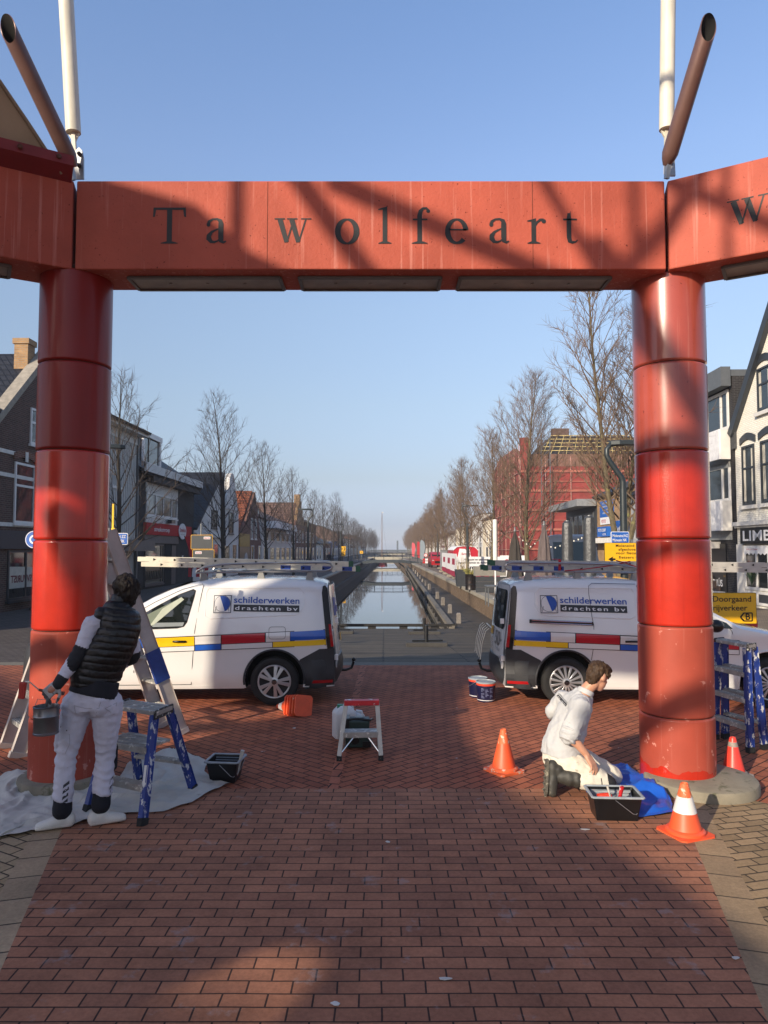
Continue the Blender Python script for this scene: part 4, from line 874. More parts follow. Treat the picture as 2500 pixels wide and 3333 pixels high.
# buckets of paint by the right van
m_tub = mat('navy_paint_tub', '141838', .35, var=.1, coat=.3); m_lid = mat('grey_lid', '8f969b', .35, var=.1); m_tub_red = mat('tub_red_band', 'd8452c', .4); m_wt = mat('print_white', 'd6d6d6', .5)
for (px, py, lab, rot) in ((1582, 2281, 'navy paint tub with orange band and printed text, front one by the van', 0), (1556, 2267, 'navy paint tub with grey lid, standing behind the front one', 1.2)):
    t = thing('paint_tub', lab, 'paint tub', G(px, py), rot, 'paint tubs by the right van')
    m = MB(); m.lathe([(.118, 0), (.122, .012), (.132, .23), (.132, .235)], n=36); m.build('tub', m_tub, t, True)
    m = MB(); m.lathe([(.1235, .022), (.1250, .032)], n=36, cap=False); m.build('white_ring', m_wt, t, True)
    m = MB(); m.lathe([(.1325, .222), (.134, .25)], n=36, cap=False); m.build('rim_band', m_tub_red, t, True)
    m = MB(); m.lathe([(.138, .25), (.14, .255), (.14, .268), (.132, .272), (.128, .262), (0, .262)], n=36); m.build('lid', m_lid, t, True)
    m = MB(); f = lambda u, v: V(((.1265 + v * .028) * math.sin(u / .128), -(.1265 + v * .028) * math.cos(u / .128), v))
    for c in range(3):
        for r_ in range(8):
            if (c * 5 + r_ * 3) % 7 == 5: continue
            u0 = -.085 + c * .06; v0 = .06 + r_ * .018; w_ = .045 - .012 * ((c + r_) % 3); m.add([f(u0, v0), f(u0 + w_, v0), f(u0 + w_, v0 + .007), f(u0, v0 + .007)], [(0, 1, 2, 3)])
    m.build('label_print', mat('print_grey', '6a7090', .5), t, True)
    m = MB(); m.tube([V((.142 * math.cos(R(a)), .142 * math.sin(R(a)) - 0.0, .225 - .09 * math.sin(R(a)))) for a in range(0, 181, 15)], .003, 6); m.build('handle', m_steel, t, True)

# scatter pots: two black paint boxes
m_pbox = mat('black_paint_box', '101113', .35, var=.2, scale=10, spots=('6a6a6a', 26, .74, .02)); m_rimg = mat('paint_caked_rim', '8f979c', .5, var=.2, scale=14)
m_grid = mat('paint_grid', '7f878c', .45, var=.25, scale=20, spots=('c43a22', 16, .62, .06))
def paint_box(label, loc, rotz, w, d, h, red):
    t = thing('paint_box', label, 'paint box', loc, rotz, 'black paint boxes'); m = MB(); tp, th = .03, .006
    rg = lambda k, z: [V((-(w / 2 - tp * k), -(d / 2 - tp * k), z)), V(((w / 2 - tp * k), -(d / 2 - tp * k), z)), V(((w / 2 - tp * k), (d / 2 - tp * k), z)), V((-(w / 2 - tp * k), (d / 2 - tp * k), z))]
    m.loft([rg(1, 0), rg(0, h)], cap=False, smooth=False); m.add(rg(1, 0), [(0, 1, 2, 3)]); i2 = [[p_ * V((.95, .95, 1)) if 0 else V((p_.x * .95, p_.y * .95, p_.z)) for p_ in r] for r in (rg(.9, .02), rg(0, h))]
    m.loft(i2, cap=False, smooth=False); m.add(i2[0], [(0, 1, 2, 3)]); m.build('box', m_pbox, t, True, bevel=.006)
    m = MB(); a = [p_ + V((0, 0, .0)) for p_ in rg(-.25, h)]
    for k in range(4): m.bar(a[k], a[(k + 1) % 4], .022, .016)
    m.build('rim', m_rimg, t, True, bevel=.005)
    m = MB()
    for k in range(7): y = -d * .1 + d * .48 * k / 6; z = h * .35 + h * .55 * k / 6; m.bar(V((-w * .42, y, z)), V((w * .42, y, z)), .008, .006)
    m.build('roller_grid', m_grid, t, True)
    m = MB(); m.add([V((-w * .44, -d * .1, h * .3)), V((w * .44, -d * .1, h * .3)), V((w * .44, d * .42, h * .88)), V((-w * .44, d * .42, h * .88))], [(0, 1, 2, 3)]); m.build('tray_slope', m_pbox if not red else mat('tray_grey', '9aa0a2', .4, var=.2, spots=('d63a20', 5, .58, .02)), t, True)
    m = MB(); m.tube([V((-.02, -d / 2 - .004, h - .02)), V((w * .3, -d / 2 + .0, h * .35)), V((w * .38, -d / 2 + .01, h * .3)), V((w / 2 + .006, -d * .2, h * .55)), V((w / 2 + .01, d * .3, h - .03))], .0025, 6); m.build('carry_wire', m_steel, t, True)
    return t
q1 = G(727, 2551); paint_box('empty black paint box on the edge of the drop cloth', q1 + V((0, .09, .012)), R(-5), .285, .25, .185, False)
q2 = G(2012, 2676); paint_box('black paint box with red paint in its tray before the kneeling painter', q2 + V((0, .10, .01)), R(-3), .37, .26, .185, True)
m_wood = mat('white_caked_handle', 'b5b2a8', .6, var=.25, scale=18, spots=('5a5550', 30, .62, .05)); m_bristle = mat('red_wet_bristle', (.42, .03, .02, 1), .5, var=.3, scale=40, bump=.6, bscale=120, stretch=(1, 1, .1))
def brush(name, label, a, b2, r, mts, head=None):
    a, b2 = V(a), V(b2); t = thing(name, label, 'paint brush', a); m = MB(); m.tube([a, a.lerp(b2, .15), a.lerp(b2, .6), b2], [r * .8, r, r * .8, r * 1.05], 10); m.build('handle', mts[0], t)
    if head: m = MB(); m.bar(head[0], head[1], head[2], head[3]); m.build('bristles', mts[1], t, bevel=.004)
    return t
brush('paint_brush', 'white-caked brush handle standing up from the empty paint box', q1 + V((.105, .05, .06)), q1 + V((.165, .03, .285)), .017, (m_wood, m_bristle), (q1 + V((.105, .05, .06)), q1 + V((.09, .055, .02)), .05, .02))
brush('paint_brush', 'red brush handle sticking up from the tray of red paint', q2 + V((.01, .02, .12)), q2 + V((.035, .0, .27)), .017, (mat('red_handle', 'b01f26', .4, var=.3, scale=20, spots=('dcd8d0', 20, .6, .05)), m_bristle), (q2 + V((.01, .02, .12)), q2 + V((.0, .03, .05)), .05, .018))
brush('paint_stick', 'thin cream stick beside the red brush in the paint tray', q2 + V((-.02, .05, .10)), q2 + V((-.055, .08, .25)), .009, (m_wood, m_bristle))
t = thing('paint_roller', 'small roller soaked in bright red paint lying in the tray', 'paint roller', q2 + V((-.06, .1, .16))); m = MB(); c = q2 + V((-.075, .09, .155)); m.lathe([(.02, -.055), (.034, -.05), (.036, 0), (.034, .05), (.02, .055)], c=c, ax=(1, .1, .05), n=18); m.build('roller_sleeve', mat('roller_red', (.75, .05, .02, 1), .4, bump=1, bscale=90), t)
m = MB(); m.tube([c + V((.05, 0, 0)), c + V((.08, -.02, .02)), c + V((.08, -.08, .05))], .004, 6); m.build('roller_arm', m_steel, t)

# small stool with gear behind it
fl_, fr_ = G(1104, 2478), G(1240, 2476); t = thing('step_stool', 'small aluminium step stool with worn red top rail on the open paving', 'step stool', (fl_ + fr_) / 2)
yb = V((0, 1, 0)); tl, tr_ = V((fl_.x + .06, fl_.y + .14, .545)), V((fr_.x - .04, fr_.y + .14, .545)); m = MB()
bl_, br_ = V((fl_.x + .03, fl_.y + .46, 0)), V((fr_.x - .03, fr_.y + .46, 0))
for a, b2 in ((fl_, tl), (fr_, tr_)): m = MB(); m.bar(a + V((0, 0, .05)), b2, .045, .022, up=V((0, -1, .25))); m.build('front_leg', m_alu, t, bevel=.003); m = MB(); m.bar(a, a + V((0, .01, .06)), .052, .034, up=V((0, -1, 0))); m.build('foot_cap', m_rubber, t, bevel=.003)
for a, b2 in ((bl_, lrp(fl_, tl, .62)), (br_, lrp(fr_, tr_, .62))): m = MB(); m.tube([a, b2], .012, 8); m.build('rear_leg', m_alu, t)
m = MB(); m.bar(tl + V((-.02, 0, 0)), tr_ + V((.02, 0, 0)), .09, .05); m.build('top_rail', mat('worn_red_rail', 'c0222c', .45, var=.15, scale=10, spots=('e0dcd4', 15, .585, .03)), t, bevel=.005)
a, b2 = lrp(fl_, tl, .47), lrp(fr_, tr_, .47); m = MB(); m.bar(a + V((.01, .05, 0)), b2 + V((-.01, .05, 0)), .15, .03); m.bar(a + V((.01, -.028, -.012)), b2 + V((-.01, -.028, -.012)), .006, .055); m.build('step', m_tread, t, bevel=.003)
m = MB(); m.tube([lrp(fl_, tl, .14) + V((.01, 0, 0)), lrp(a, b2, .33) - V((0, -.02, .03))], .01, 8); m.tube([lrp(fr_, tr_, .14) - V((.01, 0, 0)), lrp(a, b2, .67) - V((0, -.02, .03))], .01, 8); m.build('brace', m_chrome, t)
def jerrycan(label, loc, rotz, w, d, h, cap):
    t = thing('jerrycan', label, 'jerrycan', loc, rotz, 'white plastic jerrycans'); m = MB()
    pr = lambda w2, d2, z: [V((w2 * x, d2 * y, z)) for x, y in ((-.5, -.42), (-.42, -.5), (.42, -.5), (.5, -.42), (.5, .42), (.42, .5), (-.42, .5), (-.5, .42))]
    m.loft([pr(w * .9, d * .9, 0), pr(w, d, .015), pr(w, d, h * .72), pr(w * .94, d * .94, h * .78), pr(w * .5, d * .7, h * .93), pr(w * .4, d * .6, h * .95)]); m.build('can', mat('milky_plastic', 'cfd2d0', .4, var=.06), t, True, bevel=.006)
    m = MB(); m.tube([V((w * .1, 0, h * .9)), V((w * .1, 0, h)), V((w * .35, 0, h * .98)), V((w * .42, 0, h * .80))], .016, 8); m.build('handle', MC['milky_plastic'], t, True)
    m = MB(); m.lathe([(.034, h * .86), (.034, h * .98), (0, h * .98)], c=(-w * .2, 0, 0), n=14); m.build('cap', mat(cap, {'green_cap': '1f7a5c', 'white_cap': 'd5d8da'}[cap], .4), t, True)
jerrycan('tall white jerrycan with green cap beside the small stool', G(1120, 2400), R(20), .24, .17, .375, 'green_cap')
jerrycan('white jerrycan mostly hidden behind the dark green machine', G(1155, 2392), R(-5), .21, .19, .27, 'white_cap')
gq = G(1166, 2432); t = thing('power_tool', 'dark green site machine seen through the small step stool', 'machine', gq); m_dg = mat('dark_green_casing', '15302c', .45, var=.15); m = MB()
w = .28; m.box(-w / 2, w / 2, -.1, .1, .02, .17); m.box(-w / 2 + .0, w / 2 - .02, -.11, .11, .2, .30); m.build('casing', m_dg, t, True, bevel=.015)
m = MB(); m.tube([(-.12, -.10, .31), (.0, -.11, .325), (.13, -.10, .305), (.15, -.02, .3)], .014, 8); m.box(-.03, .06, -.06, .04, .295, .325); m.box(-w / 2 - .01, -w / 2 + .05, -.115, .1, .16, .32); m.lathe([(.045, -.115), (.045, -.10)], c=(-.03, 0, .1), ax=(0, 1, 0), n=16); m.box(.05, .13, -.115, -.1, .03, .09); m.build('black_trim', m_black, t, True, bevel=.006)

m_scrap = mat('paper_scrap', 'c9c6bf', .9)
for k, (px, py, lab) in enumerate(((958, 2370, 'white paper scrap on the red paving between the vans'), (1450, 3186, 'small white scrap, right one of two near the bottom edge'), (1090, 3268, 'pale flat scrap near the bottom edge, left of the middle'), (1905, 2700, 'pale scrap on the paving left of the black paint box'), (1262, 2741, 'small chip on the paving in the middle of the foreground'), (2395, 3118, 'thin twig-like scrap on the right border tiles'))):
    q = G(px, py, .012); m = MB(); n = 7; m.prism([(.016 * (1 + .5 * math.sin(k * 7 + j * 2.1)) * math.cos(6.28 * j / n) * (1.6 if k % 2 else 1), .013 * (1 + .4 * math.sin(k * 3 + j * 1.3)) * math.sin(6.28 * j / n)) for j in range(n)], lambda u, v, w: q + V((u, v, w)), 0, .004); tag(m.build('litter_scrap', m_scrap), lab, 'litter', 'litter on the paving')

# ------------------------------------------------------------------ people
m_skin = mat('skin', 'c08d72', .5, var=.08, scale=12, bump=.05); m_skin_d = mat('skin_ruddy', 'b57a60', .5, var=.1, scale=12)
m_hair_d = mat('dark_brown_hair', '17100c', .6, spec=.25, var=.45, scale=30, bump=.8, bscale=70, stretch=(1, 1, .4)); m_hair_b = mat('brown_hair', '3f2e1f', .6, spec=.3, var=.4, scale=40, bump=.8, bscale=80, stretch=(1, 1, .35))
m_vest = mat('black_quilted_nylon', '0c0d0d', .42, var=.25, scale=7, bump=.25, bscale=30, bdist=.006)
m_sleeve = mat('white_sweat_fabric', 'c9c8d2', .85, var=.05, scale=8, bump=.2, bscale=30, bdist=.006); m_pad = mat('dark_navy_panel', '17181d', .8, var=.15, scale=9)
m_trouser = mat('white_work_trousers', 'c3c2cd', .85, var=.08, scale=7, bump=.35, bscale=16, bdist=.012, spots=('a39f9c', 14, .66, .06)); m_navy = mat('navy_denim', '12141d', .85, var=.2)
m_shoe = mat('white_leather', 'cfccc2', .5, var=.08, spots=('9a958a', 16, .64, .06)); m_glove = mat('grey_work_glove', 'a9a7a2', .8, var=.15, scale=14, spots=('6c6660', 18, .6, .05)); m_gtip = mat('grey_glove_palm', '4d4d4e', .7, var=.2)
m_shirt = mat('white_painter_shirt', 'b3b4b4', .88, var=.05, scale=6, bump=.35, bscale=14, bdist=.012, spots=('a8a49a', 11, .70, .05)); m_ptr = mat('paint_stained_trousers', 'c9c3b4', .88, var=.12, scale=7, bump=.3, bscale=20, bdist=.01, spots=('8f8878', 9, .60, .06))
m_boot = mat('dusty_rubber_boot', '35342f', .6, var=.25, scale=9, bump=.15, spots=('6a675c', 14, .62, .08))
def torso(mb, secs, rt, n=24):
    """secs: (centre, half width, half depth); elliptical sections with local right vector"""
    rings = []
    for i, (c, a, b2) in enumerate(secs):
        d = (secs[min(i + 1, len(secs) - 1)][0] - secs[max(i - 1, 0)][0]).normalized(); r = (rt - d * rt.dot(d)).normalized(); f = d.cross(r).normalized()
        rings.append([c + r * a * math.copysign(abs(math.cos(6.2832 * k / n)) ** .85, math.cos(6.2832 * k / n)) + f * b2 * math.sin(6.2832 * k / n) for k in range(n)])
    mb.loft(rings)
def limb(mb, pts, rs, n=16, sub=3):
    pts = [V(p_) for p_ in pts]; P2, R2 = [], []
    for i in range(len(pts) - 1):
        for k in range(sub):
            t = k / sub; p0, p1, p2, p3 = pts[max(i - 1, 0)], pts[i], pts[i + 1], pts[min(i + 2, len(pts) - 1)]
            P2.append(.5 * ((2 * p1) + (p2 - p0) * t + (2 * p0 - 5 * p1 + 4 * p2 - p3) * t * t + (3 * p1 - p0 - 3 * p2 + p3) * t ** 3)); R2.append(rs[i] + (rs[i + 1] - rs[i]) * t)
    P2.append(pts[-1]); R2.append(rs[-1]); mb.tube(P2, R2, n)
    mb.ell(pts[0], rs[0], rs[0], rs[0], 14, 8); mb.ell(pts[-1], rs[-1], rs[-1], rs[-1], 14, 8)
def hand(mb, W, K, sd, cd, curl, thumb=True, sc=1.0, spread=.2, r=.0092):
    """W wrist, K knuckles, sd from little finger to index, cd the way the fingers curl"""
    W, K, sd, cd = V(W), V(K), V(sd).normalized(), V(cd).normalized(); f = (K - W).normalized(); cd = (cd - f * cd.dot(f)).normalized()
    for u in (-.031, -.010, .011, .031): mb.tube([W + sd * u * .5, lrp(W, K, .5) + sd * u * .85, K + sd * u], [.019, .017, .014], 10); mb.ell(K + sd * u, .0135, .0135, .0135, 10, 6)
    for u, ln, cu in zip((-.031, -.010, .011, .031), (.060, .076, .080, .070), curl):
        p_ = K + sd * u; d = (f + sd * u / .031 * spread).normalized(); pts = [p_]; a = cu
        for seg, kk in zip((.45, .32, .23), (.8, 1.2, 1.0)):
            ax = d.cross(cd); ax = ax.normalized() if ax.length > .01 else sd; d = Matrix.Rotation(a * kk, 3, ax) @ d; p_ = p_ + d * ln * seg * sc; pts.append(p_)
        mb.tube(pts, [r * 1.12, r * 1.05, r, r * .82], 10); mb.ell(pts[-1], r * .82, r * .82, r * .82, 8, 6)
    if thumb:
        b2 = lrp(W, K, .25) + sd * .028; p1 = b2 + (sd * .7 + f * .6 + cd * .4).normalized() * .045; p2 = p1 + (f * .9 + sd * .15 + cd * .4).normalized() * .034; p3 = p2 + (f + cd * .4).normalized() * .025
        mb.tube([lrp(W, K, .15), b2, p1, p2, p3], [.015, .017, .0125, .0112, .009], 10); mb.ell(p3, .009, .009, .009, 8, 6)
J = lambda x, y, Y: D(x / 2.07375, 1800 + y / 2.07375, Y)
# --- painter standing with his back to us
pelvis, waist, chest, neck, head = J(622, 985, 5.50), J(648, 880, 5.50), J(752, 560, 5.55), J(806, 345, 5.60), J(846, 262, 5.63)
shL, shR = J(628, 468, 5.47), J(872, 500, 5.62); elL, wrL, knL = J(545, 665, 5.42), J(392, 885, 5.30), J(318, 950, 5.27)
elR, wrR = J(896, 690, 5.68), J(800, 770, 5.92)
hiL, hiR, kneL, kneR, anL, anR = J(525, 1020, 5.49), J(722, 1020, 5.53), J(447, 1375, 5.47), J(712, 1370, 5.56), J(420, 1720, 5.44), J(682, 1680, 5.50)
tp = thing('person', 'painter seen from behind in black quilted vest and white trousers, holding a paint tin', 'person', V((pelvis.x, pelvis.y, 0)))
rt = (shR - shL).normalized(); rth = V((1, .12, 0)).normalized()
hv = (head - neck).normalized()
b = MB(); b.ell(head + V((.0, .01, .02)), .077, .097, .112, 20, 14); b.ell(head + V((.01, .06, -.06)), .055, .06, .06); b.ell(head + V((.01, .11, -.02)), .014, .02, .02)
b.ell(head + V((-.078, .01, -.005)), .012, .024, .034); b.ell(head + V((.078, .0, -.01)), .012, .024, .034)
limb(b, [chest, lrp(chest, neck, .7), neck + V((0, 0, .01)), head + V((0, .01, -.05))], [.08, .065, .058, .055])
torso(b, [(pelvis, .13, .09), (waist, .11, .08), (chest, .11, .08), (lrp(chest, neck, .6), .08, .06)], rt)
limb(b, [lrp(chest, shL, .6), shL, elL, wrL], [.05, .044, .040, .03]); limb(b, [lrp(chest, shR, .6), shR, elR, wrR], [.05, .044, .040, .03])
hand(b, wrR, wrR + V((-.05, .07, .02)), V((.3, .2, 1)), V((-1, -.4, -.2)), (.5, .45, .4, .3))
for h_, k_, a_ in ((hiL, kneL, anL), (hiR, kneR, anR)): limb(b, [h_, k_, a_, a_ - V((0, 0, .05))], [.085, .06, .04, .04])
limb(b, [wrL, lrp(wrL, knL, .6)], [.03, .03])
remesh(b, 'body', m_skin_d, tp, .009, 3)
b = MB(); b.ell(head + V((.012, -.012, .045)), .100, .112, .102, 20, 14); b.ell(head + V((.02, -.03, -.02)), .085, .085, .085); b.ell(head + V((.03, -.035, -.075)), .06, .055, .05); b.ell(head + V((.06, .0, .02)), .05, .085, .08)
def hairdisp(c, n): return .012 * noise.noise(V((c.x * 36, c.y * 36, c.z * 26))) + .006 * noise.noise(V((c.x * 95, c.y * 95, c.z * 60)))
remesh(b, 'hair', m_hair_d, tp, .006, 2, hairdisp)
# vest: quilted channels across the back
axis = (neck - waist).normalized()
b = MB(); up = axis
X5 = lambda px, py, dy=0: D(px, py, 5.52 + dy)
torso(b, [(X5(313, 2222), .184, .138), (X5(312, 2203), .190, .142), (X5(330, 2160), .180, .138), (X5(357, 2120), .170, .134), (X5(376, 2085, .01), .164, .132), (X5(390, 2044, .03), .160, .130), (X5(388, 2012, .04), .158, .124), (X5(384, 1990, .05), .140, .11), (X5(386, 1974, .06), .105, .095), (X5(391, 1962, .07), .080, .082), (X5(398, 1940, .09), .078, .08)], rt)
b.ell(X5(336, 1998, -.01), .060, .09, .060); b.ell(X5(436, 2018, .06), .05, .085, .07)
def quilt(c, n):
    h = (c - waist).dot(axis); lat = (c - waist).dot(rt); h += -.10 * lat + .006 * noise.noise(c * 9); ph = h / .053
    fr = abs((ph % 1) - .5) * 2; ins = -.0065 * max(0, (fr - .70) / .30) ** 2 + .0035 * (1 - fr * fr)
    ins *= max(0, min(1, (.195 - abs(lat - .02)) / .05))
    return ins + .0035 * noise.noise(V((c.x * 26, c.y * 26, c.z * 34))) + .002 * noise.noise(c * 70)
remesh(b, 'vest', m_vest, tp, .007, 2, quilt)
def fold(amp, sc=22, sz=40):
    def f(c, n): return amp * (noise.noise(V((c.x * sc, c.y * sc, c.z * sz))) + .6 * noise.noise(V((c.x * sc * 2 + c.z * 18, c.y * sc * 2, c.z * sz * 1.6 + c.x * 20))))
    return f
def rfold(amp, lo, hi, fr=62, base=.003):
    """ring creases between heights lo and hi"""
    def f(c, n):
        w = max(0, min(1, (c.z - lo) / .05)) * max(0, min(1, (hi - c.z) / .08)); u = c.z * fr + 2.6 * noise.noise(V((c.x * 9, c.y * 9, c.z * 6))) + c.x * 8
        w *= .35 + .9 * max(0, noise.noise(V((c.x * 7, c.y * 7, c.z * 9 + 3))) + .35); return w * amp * (1 - 1.6 * abs(math.sin(u))) + base * noise.noise(V((c.x * 20, c.y * 20, c.z * 26))) + base * .5 * noise.noise(c * 55)
    return f
for side_, sh, el, wr, end in (('l', shL, elL, wrL, .86), ('r', shR, elR, wrR, .9)):
    b = MB(); limb(b, [lrp(sh, chest, .30) + axis * .01, lrp(sh, el, .04), lrp(sh, el, .45), el, lrp(el, wr, .45), lrp(el, wr, end)], [.066, .070, .064, .061, .052, .042])
    def mf(c, el=el, wr=wr, sh=sh):
        u = (c - el).dot((wr - el).normalized()); s2 = (c - el).dot((el - sh).normalized()); lat = (c - lrp(el, wr, .3)).dot(V((1, -.25, .6)).normalized())
        if s2 > -.035 and u < .20 and lat > -.012 - .05 * max(0, .05 - u): return 1
        return 1 if s2 > -.03 and u < .06 else 0
    remesh(b, 'sleeve', [m_sleeve, m_pad], tp, .008, 2, fold(.0055), mf)
    b = MB(); limb(b, [lrp(el, wr, .80), lrp(el, wr, 1.02)], [.046, .040]); remesh(b, 'cuff', m_pad, tp, .007, 1)
b = MB(); hand(b, lrp(elL, wrL, .97), knL, (knL - wrL).cross(V((0, -1, 0))) * -1, V((.25, .35, -1)), (.95, .9, .85, .25), True, 1.0, .12, .0118)
limb(b, [lrp(elL, wrL, .93), lrp(wrL, knL, .3)], [.033, .031])
gc = knL - V((0, 0, .012))
remesh(b, 'glove', [m_glove, m_gtip], tp, .0055, 2, None, lambda c: 1 if (c - knL).dot((knL - wrL).normalized()) > .008 or c.z < gc.z - .02 else 0)
# trousers
b = MB(); torso(b, [(waist - axis * .0, .158, .112), (lrp(waist, pelvis, .5), .172, .128), (pelvis, .182, .14), (pelvis - V((0, 0, .07)), .182, .138)], rth)
b.ell(pelvis + V((-.07, -.055, -.02)), .095, .095, .11); b.ell(pelvis + V((.075, -.045, -.02)), .092, .095, .11)
for h_, k_, a_ in ((hiL, kneL, anL), (hiR, kneR, anR)):
    limb(b, [h_ - V((0, 0, .01)), lrp(h_, k_, .4), lrp(h_, k_, .8), k_, lrp(k_, a_, .35), lrp(k_, a_, .78)], [.122, .102, .080, .073, .075, .073])
b.ell(lrp(hiL, kneL, .72) + V((-.075, .0, .0)), .03, .07, .10)
def trf(c, n): return rfold(.0062, .16, .70, 46, .006)(c, n) + rfold(.003, .78, 1.02, 46, 0)(c, n)
remesh(b, 'trousers', m_trouser, tp, .0085, 2, trf)
b = MB(); torso(b, [(waist - axis * .088, .181, .136), (waist - axis * .03, .176, .132), (waist + axis * .035, .168, .126)], rth); remesh(b, 'waistband', m_navy, tp, .009, 1)
for k_, a_ in ((kneL, anL), (kneR, anR)):
    b = MB(); limb(b, [lrp(k_, a_, .78), lrp(k_, a_, 1.0) - V((0, 0, .02))], [.066, .071]); remesh(b, 'trouser_cuff', m_navy, tp, .008, 1, fold(.002))
for k_ in (kneL, kneR):
    b = MB(); limb(b, [k_ + V((-.055 if k_ is kneL else .052, .03, .06)), k_ + V((-.058 if k_ is kneL else .05, .035, -.09))], [.032, .03]); remesh(b, 'knee_patch', m_navy, tp, .008, 1)
def decal(o, pts2d, fs, org, name, m, parent, off=.004):
    """lay flat marks given in pixels onto a mesh, as printed on it"""
    from mathutils.bvhtree import BVHTree
    me = o.data; bv = BVHTree.FromPolygons([v.co for v in me.vertices], [tuple(p_.vertices) for p_ in me.polygons]); vs = []; cam_o = V((0, 0, H))
    for x, y in pts2d:
        d = ray(x, y).normalized(); loc, nrm_, i, dist = bv.ray_cast(cam_o, d)
        if loc is None: loc, nrm_, i, dist = bv.find_nearest(cam_o + d * (org - cam_o).length)
        vs.append(loc - d * off)
    return MB().add(vs, fs).build(name, m, parent)
tro = [o for o in C.objects if o.parent == tp and o.name.startswith('trousers')][0]
def pz(x, y): return (x / 2.07375, 1800 + y / 2.07375)
vs, fs = [], []
def qd(*p_): o = len(vs); vs.extend(pz(*q) for q in p_); fs.append(tuple(range(o, o + len(p_))))
for k in range(4):
    y = 1535 + k * 40; qd((428 - k * 3, y + 32), (469 - k * 4, y), (469 - k * 4, y + 22), (424 - k * 3, y + 54))
for k in range(4):
    if k == 0: decal(tro, vs, fs, kneL, 'reflective_stripe', mat('grey_reflective', '33343a', .6), tp); vs, fs = [], []
    qd((742 - k * 0, 1520 + k * 38 + 22), (766 - k * 4, 1500 + k * 38), (766 - k * 4, 1520 + k * 38), (740, 1520 + k * 38 + 44))
decal(tro, vs, fs, kneL, 'reflective_stripe', MC['grey_reflective'], tp); vs, fs = [], []
qd((408, 1168), (455, 1196), (453, 1204), (408, 1178)); decal(tro, vs, fs, kneL, 'zip', m_black, tp)
vs, fs = [], []
for pts in ([(500, 1030), (580, 1050), (665, 1048), (650, 1100), (600, 1120), (510, 1080), (500, 1030)], [(495, 940), (580, 950), (665, 960), (670, 1050)], [(710, 1050), (790, 1010), (770, 1090), (710, 1050)], [(690, 950), (680, 1010), (650, 1080)], [(405, 1210), (470, 1225), (470, 1290), (440, 1355)]):
    for a, b2 in zip(pts, pts[1:]):
        n_ = V((b2[1] - a[1], a[0] - b2[0])).normalized() * 1.3; qd((a[0] + n_.x, a[1] + n_.y), (b2[0] + n_.x, b2[1] + n_.y), (b2[0] - n_.x, b2[1] - n_.y), (a[0] - n_.x, a[1] - n_.y))
decal(tro, vs, fs, kneL, 'seam', mat('seam_grey', '8e8c93', .9), tp, .003)
for a_, yaw in ((anL, R(28)), (anR, R(-22))):
    fwd = V((-math.sin(yaw) * 1, math.cos(yaw), 0)) if a_ is anR else V((-.78, -.30, 0)).normalized()
    if a_ is anR: fwd = V((.62, .35, 0)).normalized()
    b = MB(); g = V((a_.x, a_.y, .012)); h0 = g - fwd * .075; b.ell(g - fwd * .05 + V((0, 0, .055)), .045, .045, .055); b.ell(g + V((0, 0, .07)), .048, .048, .06)
    rg = [(h0 + fwd * .004, .030, .046), (h0 + fwd * .03, .040, .054), (g + fwd * .03, .044, .052), (g + fwd * .085, .049, .040), (g + fwd * .13, .050, .033), (g + fwd * .165, .040, .028), (g + fwd * .182, .022, .022)]
    sdv = fwd.cross(V((0, 0, 1))); b.loft([[c + sdv * w_ * math.cos(6.2832 * k / 16) + V((0, 0, hh + hh * math.sin(6.2832 * k / 16))) for k in range(16)] for c, w_, hh in rg])
    remesh(b, 'shoe', [m_shoe, mat('shoe_sole', 'e0ddd4', .6, var=.08)], tp, .007, 2, None, lambda c: 1 if c.z < .042 else 0)
# the tin in his hand, and the long brush
bc = D(149.5, 2388, 5.27); t = thing('paint_tin', 'bare metal paint tin with red paint hanging from the painter\'s gloved hand', 'paint tin', bc); rr, hh = .0885, .2
m_tin = mat('bare_tin', '77787a', .34, .85, var=.12, scale=8); m_redpaint = mat('wet_red_paint', (.40, .02, .015, 1), .12, var=.2, scale=9)
tilt = Matrix.Rotation(R(3), 3, 'Y')
m = MB(); m.lathe([(rr - .003, 0), (rr, .004), (rr, .012), (rr - .003, .016), (rr - .002, hh * .62), (rr + .003, hh * .66), (rr - .001, hh * .70), (rr, hh - .006), (rr + .005, hh), (rr - .004, hh + .003), (rr - .008, hh - .01), (rr - .01, .02)], n=44, cap=False); m.add([V(((rr - .003) * math.cos(R(a)), (rr - .003) * math.sin(R(a)), 0)) for a in range(0, 360, 10)], [tuple(range(36))]); m.build('tin_body', m_tin, t, True)
m = MB(); m.lathe([(rr - .008, .12), (rr - .0075, hh - .012)], n=40, cap=False); m.lathe([(rr - .009, .125), (0, .125)], n=40, cap=False); m.build('paint', m_redpaint, t, True)
tph = V((D(155, 2275, 5.27) - bc)); m = MB(); m.tube([V((-rr - .004, 0, hh - .02)), V((-rr * .75, 0, hh + .05)), tph + V((-.045, 0, -.004)), tph + V((.03, 0, 0)), V((rr * .8, 0, hh + .045)), V((rr + .004, 0, hh - .02))], .0022, 6); m.build('handle', m_steel, t, True)
for s2 in (-1, 1): m = MB(); m.ell((s2 * (rr + .002), 0, hh - .02), .008, .014, .009); m.build('ear', m_tin, t, True)
t = thing('paint_brush', 'long-handled radiator brush with a red block of bristles held in the gloved hand', 'paint brush', D(120, 2250, 5.22)); m = MB()
m.tube([D(82, 2219, 5.2), D(95, 2219, 5.2), D(104, 2226, 5.24), D(130, 2248, 5.31)], [.0045] * 4, 8); m.build('wire_neck', mat('cream_wire', 'd6d2c0', .5), t)
